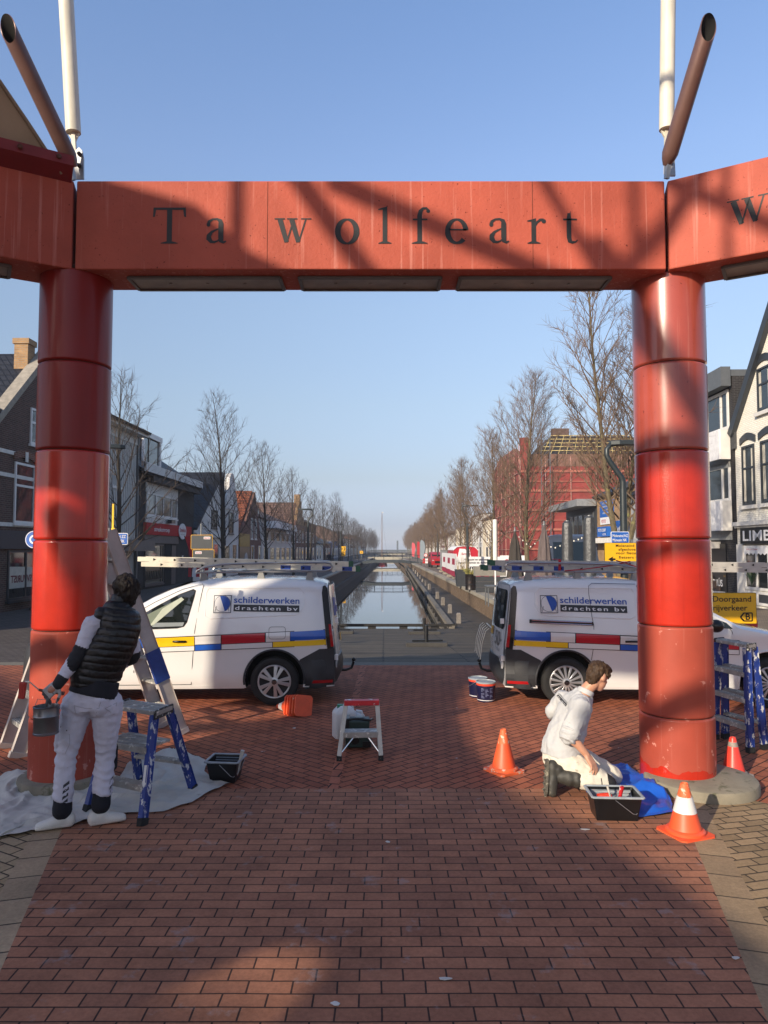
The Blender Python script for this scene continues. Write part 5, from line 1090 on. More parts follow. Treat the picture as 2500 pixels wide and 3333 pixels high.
m = MB(); m.tube([D(126, 2245, 5.30), D(150, 2251, 5.33), D(188, 2255, 5.34), D(208, 2257, 5.34)], [.009, .013, .011, .015], 10); m.build('handle', mat('stained_handle', '6f4238', .6, var=.3, scale=20, spots=('b9b0a6', 25, .6, .05)), t)
m = MB(); a, b2 = D(76, 2220, 5.2), D(70, 2274, 5.2); m.bar(a, b2, .048, .03, up=(0, 1, 0), w1=.044); m.build('bristles', m_bristle, t, bevel=.006)

# --- painter kneeling by the right column
K = lambda x, y, Y: D(1700 + x / 4.1475, 2120 + y / 4.1475, Y)
pelvis, waist, chest, neck, head = K(515, 1395, 6.32), K(570, 1180, 6.34), K(690, 810, 6.36), K(872, 515, 6.33), K(1030, 330, 6.33)
shN, shF = K(800, 740, 6.17), K(545, 640, 6.55); elN, wrN, knN = K(640, 1120, 6.10), K(872, 1400, 6.08), K(958, 1535, 6.05)
elF, wrF = K(395, 830, 6.60), K(560, 960, 6.75)
hipN, kneN, anN = K(560, 1470, 6.24), K(1140, 1790, 6.08), K(545, 1690, 6.14); hipF, kneF, anF = K(640, 1400, 6.42), K(1215, 1680, 6.36), K(560, 1600, 6.40)
tk = thing('person', 'young painter in a white printed shirt kneeling on the blue tarpaulin, head bowed', 'person', V((pelvis.x, pelvis.y, 0)))
fv = V((.80, .42, -.42)).normalized(); rv = V((.46, -.88, 0)).normalized()    # where he looks, his right-hand side
uv = rv.cross(fv).normalized(); uv = uv if uv.z > 0 else -uv
HM = Matrix((rv, fv, uv)).transposed(); hp = lambda x, y, z: head + HM @ V((x, y, z))
b = MB(); b.ell(hp(0, -.005, .02), .074, .096, .098, 20, 14, HM); b.ell(hp(0, .035, -.05), .055, .062, .066, 16, 10, HM); b.ell(hp(0, .05, -.095), .034, .036, .028, 14, 8, HM)
b.ell(hp(0, .102, -.022), .012, .020, .018, 10, 8, HM); b.ell(hp(0, .088, .012), .012, .015, .026, 10, 8, HM); b.ell(hp(0, .083, .034), .05, .016, .014, 12, 8, HM)
b.ell(hp(0, .085, -.062), .022, .014, .007, 10, 6, HM); b.ell(hp(0, .083, -.074), .019, .013, .007, 10, 6, HM)
for s2 in (-1, 1): b.ell(hp(s2 * .075, -.005, -.012), .009, .021, .032, 12, 8, HM)
limb(b, [chest, lrp(chest, neck, .7), neck, lrp(neck, hp(0, -.02, -.06), .8)], [.09, .065, .056, .054])
torso(b, [(pelvis, .15, .11), (waist, .13, .10), (chest, .155, .105), (lrp(chest, neck, .55), .13, .08)], (shN - shF).normalized())
limb(b, [lrp(chest, shN, .6), shN, elN, lrp(elN, wrN, .5), wrN], [.06, .05, .042, .038, .028]); limb(b, [lrp(chest, shF, .6), shF, elF, wrF], [.06, .05, .042, .03])
hand(b, wrN, knN, V((.75, .60, -.05)), V((-.5, -.2, -1)), (.42, .34, .30, .28), True, 1.0, .16)
hand(b, wrF, wrF + V((.07, .03, -.03)), V((0, .4, 1)), V((.6, -.4, -.6)), (.7, .7, .6, .5))
for h_, k_, a_ in ((hipN, kneN, anN), (hipF, kneF, anF)): limb(b, [h_, k_], [.08, .055]); limb(b, [k_, a_], [.052, .04])
body = remesh(b, 'body', m_skin, tk, .0075, 3)
m = MB()
for s2 in (-1, 1): m.ell(hp(s2 * .031, .086, .012), .011, .008, .008, 10, 8, HM)
m.build('eye', mat('eye', '2a211c', .2), tk)
m = MB(); m.tube([hp(.03, .074, -.066), hp(.015, .093, -.067), hp(0, .098, -.067), hp(-.015, .093, -.067), hp(-.03, .074, -.066)], .0028, 6); m.build('mouth', mat('lips', '8a4f47', .5), tk)
b = MB(); b.ell(hp(0, -.012, .052), .086, .105, .078, 20, 14, HM); b.ell(hp(0, -.055, .0), .076, .062, .085, 16, 10, HM); b.ell(hp(0, .05, .078), .066, .06, .034, 14, 8, HM); b.ell(hp(0, -.06, -.055), .058, .04, .05, 14, 8, HM)
for s2 in (-1, 1): b.ell(hp(s2 * .066, .03, .035), .02, .04, .03, 10, 8, HM)
remesh(b, 'hair', m_hair_b, tk, .006, 2, hairdisp)
# shirt with rolled sleeves
rs = (shN - shF).normalized(); b = MB()
torso(b, [(pelvis + V((-.0, 0, -.02)), .188, .155), (lrp(pelvis, waist, .5), .192, .158), (waist, .182, .150), (lrp(waist, chest, .5), .176, .14), (chest, .175, .13), (lrp(chest, neck, .4), .155, .108), (lrp(chest, neck, .66), .12, .085), (lrp(chest, neck, .82), .08, .07)], rs)
limb(b, [lrp(chest, shN, .75), shN, lrp(shN, elN, .5), lrp(shN, elN, .98)], [.095, .088, .085, .078]); limb(b, [lrp(chest, shF, .70), shF, lrp(shF, elF, .5), elF, lrp(elF, wrF, .35)], [.085, .072, .062, .06, .052])
ax2 = (chest - pelvis).normalized()
def shf(c, n):
    u = (c - pelvis).dot(ax2); lat = (c - pelvis).dot(rs); w1 = noise.noise(V((lat * 11 + u * 3, c.y * 8, u * 4 + 5))); w2 = noise.noise(V((c.x * 15, c.y * 15, c.z * 13)))
    return .010 * (1 - 2 * abs(w1)) + .008 * w2 + .004 * noise.noise(c * 34)
shirt = remesh(b, 'shirt', m_shirt, tk, .0085, 3, shf)
b = MB(); limb(b, [lrp(shN, elN, .86), lrp(shN, elN, 1.06)], [.084, .075]); remesh(b, 'rolled_cuff', m_shirt, tk, .008, 1, lambda c, n: .008 * math.sin((c - elN).dot((elN - shN).normalized()) * 150) + .005 * noise.noise(c * 30))
cd = (neck - chest).normalized(); b = MB(); cb = lrp(chest, neck, .80)
rg = []
for r0, h0 in ((.075, 0), (.072, .04), (.066, .045), (.068, 0)): rg.append([cb + cd * (h0 + .0) + (rs * math.cos(6.2832 * k / 24) * 1.1 + cd.cross(rs) * math.sin(6.2832 * k / 24)) * r0 for k in range(24)])
b.loft(rg + [rg[0]], cap=False); b.build('collar', m_shirt, tk)
vs2, fs2 = [], []
def stxt(body_, x0, y0, dx, dy, px, py, w_, h_, bold, sp=1.0):
    v_, f_ = text_2d(body_, bold, sp); xa = min(q[0] for q in v_); xb = max(q[0] for q in v_); o = len(vs2)
    vs2.extend((1700 + (x0 + dx * w_ * (q[0] - xa) / (xb - xa) + px * q[1] / .7 * h_) / 4.1475, 2120 + (y0 + dy * w_ * (q[0] - xa) / (xb - xa) + py * q[1] / .7 * h_) / 4.1475) for q in v_); fs2.extend(tuple(i + o for i in f) for f in f_)
dx, dy = .66, .75; px, py = .55, -.60
stxt('schilderwerken', 487, 570, dx, dy, px, py, 178, 20, .01); decal(shirt, vs2, fs2, chest, 'lettering', mat('shirt_print', '23262e', .7), tk, .006)
vs2, fs2 = [(1700 + x / 4.1475, 2120 + y / 4.1475) for x, y in ((462, 600), (484, 580), (604, 712), (586, 746))], [(0, 1, 2, 3)]
vs3 = [tuple(lrp(V(vs2[0]), V(vs2[3]), k / 6)) for k in range(7)] + [tuple(lrp(V(vs2[1]), V(vs2[2]), k / 6)) for k in range(7)]
decal(shirt, vs3, [(k, k + 1, k + 8, k + 7) for k in range(6)], chest, 'lettering_band', MC['shirt_print'], tk, .006)
vs2, fs2 = [], []; stxt('drachten bv', 474, 606, dx, dy, px, py, 165, 15, .012); decal(shirt, vs2, fs2, chest, 'lettering', m_white, tk, .009)
# trousers and boots
b = MB(); limb(b, [lrp(pelvis, hipN, .3), hipN, lrp(hipN, kneN, .5), kneN], [.13, .125, .105, .085]); limb(b, [lrp(pelvis, hipF, .3), hipF, lrp(hipF, kneF, .5), kneF], [.13, .125, .105, .085])
limb(b, [kneN, lrp(kneN, anN, .35), lrp(kneN, anN, .5)], [.085, .09, .082]); limb(b, [kneF, lrp(kneF, anF, .5)], [.08, .075]); b.ell(pelvis - V((0, 0, .03)), .16, .15, .11)
def kmf(c): return 1 if ((c - kneN).length < .105 and c.z > kneN.z - .02 and (c - kneN).dot(V((0, -1, .25))) > .035 and math.sin((c.x - kneN.x) * 50) > -.35) else 0
tr2 = remesh(b, 'trousers', [m_ptr, m_pad], tk, .0085, 2, fold(.007, 20, 24), kmf)
for (k_, a_, dy_) in ((kneN, anN, 0), (kneF, anF, .02)):
    d = (a_ - k_).normalized(); b = MB(); limb(b, [lrp(k_, a_, .50), lrp(k_, a_, .8), a_], [.070, .073, .062])
    toe = V((a_.x - .105, a_.y - .02, .045)); heel = a_ + d * .085 + V((0, 0, .075)); limb(b, [heel, lrp(heel, toe, .35) + V((.01, 0, 0)), lrp(heel, toe, .7) + V((.008, 0, 0)), toe + V((.01, 0, .0))], [.050, .047, .050, .043]); b.ell(lrp(a_, heel, .5), .06, .05, .06)
    def bf(c, n, a_=a_): return .004 * noise.noise(c * 26) + .004 * math.sin(c.x * 90) * max(0, min(1, (c.x - a_.x) / .1))
    bo = remesh(b, 'boot', m_boot, tk, .008, 2, bf)
    m = MB(); so = (toe - heel).normalized(); nn = V((-1, 0, -.0)); nn = (nn - so * nn.dot(so)).normalized(); sv = so.cross(nn).normalized(); ln = (toe - heel).length
    m.prism([(-.04 + .03 * 0, -.035), (ln * .3, -.033), (ln * .6, -.048), (ln, -.04), (ln + .045, -.0), (ln, .04), (ln * .6, .048), (ln * .3, .033), (-.04, .035), (-.055, 0)], lambda u, v, w: heel + so * u + sv * v + nn * w, .036, .056)
    for q in range(11):
        u = -.03 + q * (ln + .05) / 11; m.bar(heel + so * u - sv * .038 + nn * .06, heel + so * (u + (.018 if q % 2 else -.012)) + sv * .038 + nn * .06, .010, .012, up=nn)
    m.build('boot_sole', mat('muddy_sole', '57534a', .9, var=.35, scale=30, spots=('8b8573', 22, .56, .06)), bo)

# ------------------------------------------------------------------ houses along the canal
m_fr_w = mat('white_window_frame', 'd8d6d0', .5, var=.05); m_fr_d = mat('dark_window_frame', '2c3035', .45, var=.1)
m_pane = glass('window_pane', '2b3338', .05, .9); m_pane2 = glass('shop_pane', '1a1e20', .06, .9); m_stone = mat('white_stone_trim', 'cfccc4', .75, var=.1)
m_brick_d = brick('dark_red_brick', '5d4038', '49332d', '6b625a', .22, .068, .009, axes='wz', bump=.3)
m_brick_k = brick('black_brick', '2d2b2c', '242324', '4a4847', .22, .068, .010, axes='wz', bump=.4)
m_brick_r = brick('red_house_brick', '7a4a3b', '653d31', '8a7c6e', .22, .068, .009, axes='wz', bump=.3)
m_brick_o = brick('ochre_brick', 'a98459', '93724e', '8f8574', .22, .068, .009, axes='wz', bump=.3)
m_brick_w = brick('white_painted_brick', 'f0ecdf', 'e8e4d6', 'cfcabb', .22, .068, .010, axes='wz', bump=.7, var=.08)
m_plaster = mat('white_plaster', 'c9c7c1', .8, var=.07, scale=2, streak=('8d8b85', .62, .4)); m_cream = mat('cream_render', 'd3c8b0', .8, var=.08, scale=1.5)
m_tile_k = brick('black_roof_tile', '2b2c30', '232428', '101114', .24, .26, .03, axes='wz', var=.25, bump=.8, rough=.55, offset=0)
m_tile_b = brick('brown_roof_tile', '59504a', '4a423e', '26211f', .24, .26, .03, axes='wz', var=.3, bump=.8, rough=.8, offset=0)
m_tile_o = brick('orange_roof_tile', '9a5a3c', '84492f', '3f2318', .24, .26, .03, axes='wz', var=.3, bump=.8, rough=.8, offset=0)
m_tile_r = brick('faded_tile', '7d6153', '6c5347', '372a25', .24, .26, .03, axes='wz', var=.3, bump=.8, rough=.8, offset=0)
m_fascia = mat('grey_fascia', '55595c', .5, var=.1); m_dkgrey = mat('anthracite_panel', '34373b', .5, var=.1)
class House:
    def __init__(s, name, label, side, y0, y1, h, depth, wall, cat='house', xf=13.0, group=None):
        s.side, s.y0, s.y1, s.h, s.dp = side, y0, y1, h, depth; s.yc = (y0 + y1) / 2
        s.t = thing(name, label, cat, S(side * xf, s.yc), SROT, group); s.wall_m = wall
    def P(s, d, y, z): return V((s.side * d, y - s.yc, z))
    def box(s, name, mt, d0, d1, y0, y1, z0, z1, parent=None, bevel=0):
        m = MB(); x0, x1 = sorted((s.side * d0, s.side * d1)); m.box(x0, x1, y0 - s.yc, y1 - s.yc, z0, z1); o = m.build(name, mt, parent or s.t, True, bevel)
        return o
    def walls(s, kind='flat', ridge=0, yr=None, z0=0):
        y0, y1, h, P = s.y0, s.y1, s.h, s.P; m = MB(); yr = s.yc if yr is None else yr; s.kind, s.ridge, s.yr = kind, ridge, yr
        if kind == 'front':
            f = [(y0, z0), (y1, z0), (y1, h), (yr, ridge), (y0, h)]; m.prism(f, lambda u, v, w: P(w, u, v), 0, s.dp)
        elif kind == 'side':
            f = [(0, z0), (s.dp, z0), (s.dp, h), (s.dp / 2, ridge), (0, h)]; m.prism(f, lambda u, v, w: P(u, w, v), y0, y1)
        else: m.prism([(y0, z0), (y1, z0), (y1, h), (y0, h)], lambda u, v, w: P(w, u, v), 0, s.dp)
        m.build('wall', s.wall_m, s.t, True); return s
    def roof(s, mt, over=.25, th=.14, par=.0):
        P = s.P; m = MB()
        def slab(a, b2, c, d): n = (b2 - a).cross(d - a).normalized(); n = n if n.z > 0 else -n; m.add([a, b2, c, d, a + n * th, b2 + n * th, c + n * th, d + n * th], [(0, 1, 2, 3), (4, 5, 6, 7), (0, 1, 5, 4), (1, 2, 6, 5), (2, 3, 7, 6), (3, 0, 4, 7)])
        e = .012
        if s.kind == 'front':
            for ye, sg in ((s.y0, -1), (s.y1, 1)):
                sl = (s.ridge - s.h) / abs(s.yr - ye); oy = over * .6
                slab(P(par - over * (par == 0), ye + sg * oy, s.h - sl * oy + e), P(s.dp, ye + sg * oy, s.h - sl * oy + e), P(s.dp, s.yr, s.ridge + e), P(par - over * (par == 0), s.yr, s.ridge + e))
        elif s.kind == 'side':
            for de, sg in ((0, -1), (s.dp, 1)):
                sl = (s.ridge - s.h) / (s.dp / 2); slab(P(de + sg * over, s.y0 - .1, s.h - sl * over + e), P(de + sg * over, s.y1 + .1, s.h - sl * over + e), P(s.dp / 2, s.y1 + .1, s.ridge + e), P(s.dp / 2, s.y0 - .1, s.ridge + e))
        else: m.box(*sorted((-s.side * .08, s.side * (s.dp + .08))), s.y0 - s.yc - .0, s.y1 - s.yc + .0, s.h, s.h + .25)
        return m.build('roof', mt, s.t, True)
    def window(s, y, z, w, h, frame=None, pane=None, bars=(0,), mid=None, sill=True, fw=.08, name='window', arch=None):
        frame = frame or m_fr_w; m = MB(); P = s.P; d = -.05
        def bar(ya, yb, za, zb2, pr=.05): m.box(*sorted((s.side * -pr, s.side * .03)), ya - s.yc, yb - s.yc, za, zb2)
        bar(y, y + fw, z, z + h); bar(y + w - fw, y + w, z, z + h); bar(y + fw, y + w - fw, z, z + fw); bar(y + fw, y + w - fw, z + h - fw, z + h)
        for k in bars:
            if k: bar(y + w * k - fw / 2, y + w * k + fw / 2, z + fw, z + h - fw, .046)
        if mid: bar(y + fw, y + w - fw, z + h * mid - fw / 2, z + h * mid + fw / 2, .044)
        if sill: bar(y - .06, y + w + .06, z - .09, z, .09)
        o = m.build(name, frame, s.t, True); m = MB(); m.add([P(-.008, y + fw * .5, z + fw * .5), P(-.008, y + w - fw * .5, z + fw * .5), P(-.008, y + w - fw * .5, z + h - fw * .5), P(-.008, y + fw * .5, z + h - fw * .5)], [(0, 1, 2, 3)]); m.build('pane', pane or m_pane, o, True)
        if arch is not None:
            m = MB(); n = 10; pts = [(y - .1 + (w + .2) * k / n, z + h + .06 + .16 * math.sin(math.pi * k / n)) for k in range(n + 1)]; pts2 = [(a, b2 + .24) for a, b2 in pts][::-1]
            m.prism(pts + pts2, lambda u, v, ww: P(ww, u, v), -.06, .02); m.build('lintel', arch, o, True)
        return o
    def face(s, off): return lambda u, v: s.P(-off, u, v)
    def text(s, body, mt, y, z, w, h, off, bold=.01, name='lettering', parent=None):
        m = MB(); fn = (lambda u, v: s.P(-off, y + u, v)) if s.side < 0 else (lambda u, v: s.P(-off, y - u, v)); put_text(m, body, fn, 0, z, w, h, bold); return m.build(name, mt, parent or s.t, True)
# --- left row
h = House('gable_house', 'brown tiled house at the far left edge behind the plaza', -1, 15.0, 22.7, 6.6, 8.5, m_brick_d); h.walls('side', 8.9); h.roof(m_tile_b)
h.box('shop_fascia', mat('navy_fascia', '141c2c', .5), -.12, .02, 15.2, 22.5, 2.15, 2.75)
h = House('brick_house', 'dark brick gable house with white stone bands behind the left column', -1, 22.8, 30.4, 6.0, 9, m_brick_d); h.walls('front', 9.3, 26.4); h.roof(m_tile_k, par=.3)
for ya, za, yb, zb2 in ((22.7, 5.95, 26.4, 9.42), (26.4, 9.42, 30.5, 5.95)):
    m = MB(); m.bar(h.P(.1, ya, za + .1), h.P(.1, yb, zb2 + .1), .45, .22); m.build('gable_coping', mat('rough_render', '8f887b', .9, var=.2, bump=.4), h.t, True)
h.box('chimney', m_brick_o, .3, .8, 25.45, 25.95, 8.4, 9.55); h.box('chimney_cap', m_brick_o, .25, .85, 25.4, 26.0, 9.55, 9.75)
for z in (5.3, 4.52, 2.86): h.box('stone_band', m_stone, -.03, .01, 22.85, 30.3, z, z + .13)
h.window(24.2, 2.99, 1.35, 2.1, mid=.62, arch=m_brick_r); h.window(25.15, 5.85, .75, 1.3, mid=.6); h.window(26.3, 5.85, 1.0, 1.4, mid=.6); h.window(27.4, 2.99, 1.35, 2.1, mid=.62, arch=m_brick_r)
h.box('keystone', m_stone, -.09, -.061, 24.78, 24.95, 5.15, 5.5)
h.box('shop_fascia', MC['navy_fascia'], -.14, .02, 22.85, 30.3, 2.1, 2.72); w_ = h.window(23.9, .35, 1.9, 1.7, pane=m_pane2, bars=(.62,), frame=m_fr_d); h.window(27, .35, 2.6, 1.7, pane=m_pane2, bars=(.5,), frame=m_fr_d)
m = MB(); m.add([h.P(-.02, 24.0, .75), h.P(-.02, 25.65, .75), h.P(-.02, 25.65, 1.45), h.P(-.02, 24.0, 1.5)], [(0, 1, 2, 3)]); bn = m.build('banner', mat('shop_banner', 'b9b2a4', .8), h.t, True)
m = MB(); put_text(m, 'SVVURIST', lambda u, v: h.P(-.03, 24.1 + u, v), 0, .95, 1.4, .24, .02, 1, True); m.build('lettering', mat('maroon_print', '6a1a28', .7), bn, True)
t = thing('pavement_board', 'white and red MIRA price board standing before the dark brick gable house', 'sign', S(-12.35, 24.75), R(8)); m = MB(); m.box(-.03, .0, -.5, .5, .12, .98); m.build('panel', m_wt, t, True); m = MB(); m.box(-.012, .012, -.53, .53, .09, 1.0); m.box(-.2, .2, -.3, -.24, 0, .1); m.box(-.2, .2, .24, .3, 0, .1); m.build('stand', m_fr_d, t, True)
m = MB(); m.box(.0015, .004, -.5, .5, .78, .98); m.box(.0015, .004, -.5, .5, .12, .28); m.build('red_field', mat('sign_red', '9c1526', .5), t, True)
m = MB(); put_text(m, 'MIRA', lambda u, v: V((.006, -.46 + u, v)), 0, .81, .8, .13, .02); m.build('lettering', m_wt, t, True)
for k, wd in enumerate(('HEREN KOTTEN', 'ACCESSOIRES', 'STROUNTJES', 'RINGEN', 'ETUIS')): m = MB(); put_text(m, wd, lambda u, v: V((.006, -.40 + .04 * k + u, v)), 0, .71 - .085 * k, .7 - .05 * k, .035, .01); m.build('lettering', mat('sign_navy', '232a4a', .6), t, True)
h = House('ribbed_building', 'pale building clad in vertical ribs with a dark overhanging roof, right of the left column', -1, 30.5, 35.7, 8.1, 9, mat('ribbed_cladding', 'a7a59f', .7, var=.08)); h.walls('side', 10.0); h.roof(m_tile_k, over=.65)
m = MB()
for k in range(22): y = 30.6 + k * .235; m.box(0, .07, y - h.yc, y + .12 - h.yc, 2.6, 7.55)
m.build('ribs', mat('pale_rib', 'bdbbb5', .7, var=.08), h.t, True); h.box('cornice', m_stone, -.55, -.05, 30.4, 35.8, 7.72, 7.95); h.box('frieze', m_plaster, -.10, .01, 30.5, 35.7, 7.3, 7.71)
h.box('gutter_pipe', m_fascia, -.14, -.02, 35.52, 35.66, 0, 7.7); h.window(32.5, 5.0, 1.1, 1.5, mid=.5); h.box('canopy_fascia', mat('taupe_fascia', '6a625c', .6), -1.1, .02, 30.6, 35.4, 2.0, 2.5); h.window(31.0, .3, 3.4, 1.6, pane=m_pane2, bars=(.33, .66))
h = House('shop_building', 'black brick shop with a red sign reading streekomroep and a roof dormer', -1, 35.8, 46.0, 6.2, 9, m_brick_k); h.walls('side', 9.2); h.roof(m_tile_k, over=.45)
h.box('eave_board', m_plaster, -.52, -.44, 35.6, 46.2, 6.02, 6.45); h.box('soffit', mat('dark_soffit', '2a2320', .8), -.43, .0, 37.0, 46, 5.62, 6.0)
h.box('white_lintel', m_plaster, -.06, .01, 37.0, 42.4, 5.1, 5.6); h.window(37.1, 3.85, 5.3, 1.25, bars=(.28, .52, .8), fw=.1); h.box('white_spandrel', m_plaster, -.05, .01, 37.0, 42.4, 3.5, 3.75)
h.box('red_fascia', mat('red_shop_fascia', 'a8161f', .65, var=.06, spec=.2), -.16, .01, 36.8, 45.0, 2.85, 3.48); sf = h.text('streekomroep', m_wt, 38.0, 3.05, 2.6, .24, .17, .01)
m = MB(); m.lathe([(.48, 0), (.48, .04), (0, .04)], c=(0, 0, 0), ax=(1, 0, 0), n=30); ov = m.build('oval_sign', m_wt, h.t, True); ov.location = h.P(-.165, 43.0, 3.15); ov.scale = (1, 1.5, 1)
h.text('Smelnia', mat('sign_crimson', 'a3182a', .5), 42.42, 3.12, 1.15, .24, .212, .02); h.text('RADIO TV INTERNET', m_black, 42.6, 2.93, .8, .07, .212, .0)
h.box('grey_fascia', mat('taupe_fascia2', '5d5754', .6), -.08, .01, 36.8, 42.6, 2.4, 2.84); h.window(37.0, .2, 3.0, 2.15, pane=glass('lit_shop_window', '6d6a5c'), frame=m_fr_d, bars=(.86,)); h.box('doorway', m_hole2, -.02, .01, 40.3, 42.3, .05, 2.38); h.box('door', m_dkgrey, -.05, .0, 41.4, 42.2, .05, 2.3)
m = MB(); [m.bar(h.P(-.06, 37.1 + .19 * k, .45), h.P(-.06, 37.2 + .19 * k + .08 * (k % 3), .95), .03, .03) for k in range(14)]; m.bar(h.P(-.06, 37.05, .45), h.P(-.06, 39.5, .45), .03, .03); m.bar(h.P(-.06, 37.05, .95), h.P(-.06, 39.5, .95), .03, .03); m.build('scroll_railing', m_black, h.t, True)
m = MB(); m.box(-.9 - 1.2, -.9, 38.9 - h.yc, 41.8 - h.yc, 6.6, 8.35); dm = m.build('dormer', m_dkgrey, h.t, True); m = MB(); m.box(-2.3, -.75, 38.8 - h.yc, 41.9 - h.yc, 8.35, 8.65); m.box(-.9, -.8, 38.85 - h.yc, 41.85 - h.yc, 6.7, 6.95); m.box(-.9, -.8, 38.85 - h.yc, 39.1 - h.yc, 6.95, 8.35); m.box(-.9, -.8, 41.6 - h.yc, 41.85 - h.yc, 6.95, 8.35); m.build('dormer_frame', m_fr_w, dm, True); m = MB(); m.add([V((-.88, 39.1 - h.yc, 6.95)), V((-.88, 41.6 - h.yc, 6.95)), V((-.88, 41.6 - h.yc, 8.35)), V((-.88, 39.1 - h.yc, 8.35))], [(0, 1, 2, 3)]); m.bar(V((-.86, 39.9 - h.yc, 6.95)), V((-.86, 39.9 - h.yc, 8.35)), .05, .08); m.build('pane', m_pane, dm, True)
h.box('floodlight', m_black, -.4, -.16, 40.2, 40.9, 3.55, 3.75); h.box('house_number', m_wt, -.03, .01, 43.6, 43.75, 1.5, 1.7)
h = House('low_house', 'white low shop with a wide black tiled roof sloping to the viewer', -1, 46.1, 53.6, 3.4, 10, m_plaster); h.walls('front', 7.7, 53.0); h.roof(m_tile_k); h.window(47.5, .4, 2.5, 2.0, pane=m_pane2); h.window(51, .3, 1.6, 2.2, pane=m_pane2); h.window(50.4, 3.6, 1.6, 1.3, frame=m_fr_d, bars=(.33, .66), mid=.5); h.box('cornice', m_stone, -.2, .01, 46.1, 53.6, 2.9, 3.15)
h = House('curved_gable_house', 'narrow white house with a rounded gable top on the left bank', -1, 53.7, 59.3, 5.2, 9, m_plaster); h.walls('front', 7.2, 56.5); h.roof(m_tile_k, par=.4)
m = MB(); m.prism([(54.4, 5.2), (58.6, 5.2), (58.2, 6.3), (57.5, 7.0), (57.4, 7.6), (57.0, 8.0), (56.5, 8.15), (56.0, 8.0), (55.6, 7.6), (55.5, 7.0), (54.8, 6.3)], lambda u, v, w: h.P(w, u, v), -.08, .3); m.build('gable_top', m_plaster, h.t, True); h.window(55.7, 3.3, 1.6, 1.7, frame=m_fr_d, mid=.6); h.window(56.0, 5.6, 1.0, 1.4, frame=m_fr_d); h.window(54.3, .4, 1.8, 2.0, pane=m_pane2); h.window(57, .3, 1.6, 2.2, pane=m_pane2)
h = House('orange_roof_house', 'red brick house with a steep orange tiled roof on the left bank', -1, 59.5, 69.5, 2.6, 10, m_brick_r); h.walls('front', 7.4, 66.3); h.roof(m_tile_o, par=.3); h.window(64.4, 3.0, .8, 1.9); h.window(66.2, 3.0, .8, 1.9); h.window(68.0, .4, 1.2, 2.0); h.window(64.6, .3, 1.2, 2.1); h.box('black_shopfront', m_black, -.05, .01, 59.6, 63.8, .0, 2.3); h.box('cream_board', mat('ochre_board', 'a98b4a', .7), -.08, .01, 59.6, 63.6, 2.31, 3.4)
m = MB(); m.lathe([(.62, 0), (.62, .02), (.54, .02), (.54, 0)], c=(0, 0, 0), ax=(1, 0, 0), n=28); o = m.build('round_emblem', m_wt, h.t, True); o.location = h.P(-.06, 62.2, 1.15)
h = House('balcony_house', 'white balconied house under a faded tile roof on the left bank', -1, 69.8, 93.0, 5.0, 10, m_plaster); h.walls('side', 7.0); h.roof(m_tile_r); h.box('balcony', m_wt, -1.2, .01, 71, 86, 4.2, 4.9); [h.window(71 + 3.6 * k, 2.9, 2.4, 1.1) for k in range(6)]; [h.window(70.6 + 3.7 * k, .3, 2.8, 2.0, pane=m_pane2) for k in range(6)]; h.box('skylight', m_pane2, 1.5, 2.2, 74, 76, 5.75, 6.4)
h = House('stepped_gable_house', 'brick house with a chimney-topped stepped gable on the left bank', -1, 93.3, 103, 5.2, 10, m_brick_r); h.walls('front', 8.4, 98); h.roof(m_tile_r, par=.4); [h.box('gable_step', m_brick_o, -.06, .35, 98 - 3.6 + k * 1.2, 98 + 3.6 - k * 1.2, 5.4 + 1.05 * k, 6.6 + 1.05 * k) for k in range(3)]; h.box('chimney', m_brick_o, 0, .8, 97.6, 98.4, 8.4, 9.6); [h.window(94.5 + 2.8 * k, 3.0, 1.3, 1.6) for k in range(3)]; [h.window(94.2 + 2.9 * k, .3, 1.9, 2.0, pane=m_pane2) for k in range(3)]
rnd = random.Random(4)
farl = [(103.3, 118, 5.9, 'side', 8.2, m_brick_d, m_tile_b, 'brick terrace house with white dormer fronts'), (118.5, 130, 3.0, 'side', 5.2, m_plaster, m_tile_k, 'low white pavilion shop under a pointed black roof'), (130.5, 146, 3.1, 'side', 5.4, m_brick_r, m_tile_k, 'low brick shop with a dark hipped roof'), (147, 166, 3.6, 'flat', 0, mat('blue_shopfront', '2b3c70', .5), m_fascia, 'flat blue-fronted shop'), (167, 186, 5.5, 'side', 7.6, m_brick_d, m_tile_b, 'brown brick house beyond the blue shop'), (187, 210, 4.6, 'flat', 0, m_cream, m_fascia, 'cream flat-roofed block'), (212, 240, 5.2, 'side', 7.4, m_brick_r, m_tile_r, 'distant red brick terrace'), (243, 280, 5.0, 'flat', 0, m_plaster, m_fascia, 'distant white block'), (285, 330, 6, 'side', 8.0, m_brick_d, m_tile_b, 'most distant brick terrace')]
for y0, y1, hh, kd, rg_, wm, rm, lab in farl:
    h = House('terrace_house', lab + ' on the left bank', -1, y0, y1, hh, 10, wm); h.walls(kd, rg_); h.roof(rm); n = int((y1 - y0) / 4.5)
    for k in range(n):
        if hh > 4: h.window(y0 + 1 + k * 4.4, 3.1, 1.6, 1.5)
        h.window(y0 + .8 + k * 4.4, .3, 2.6, 2.0, pane=m_pane2)
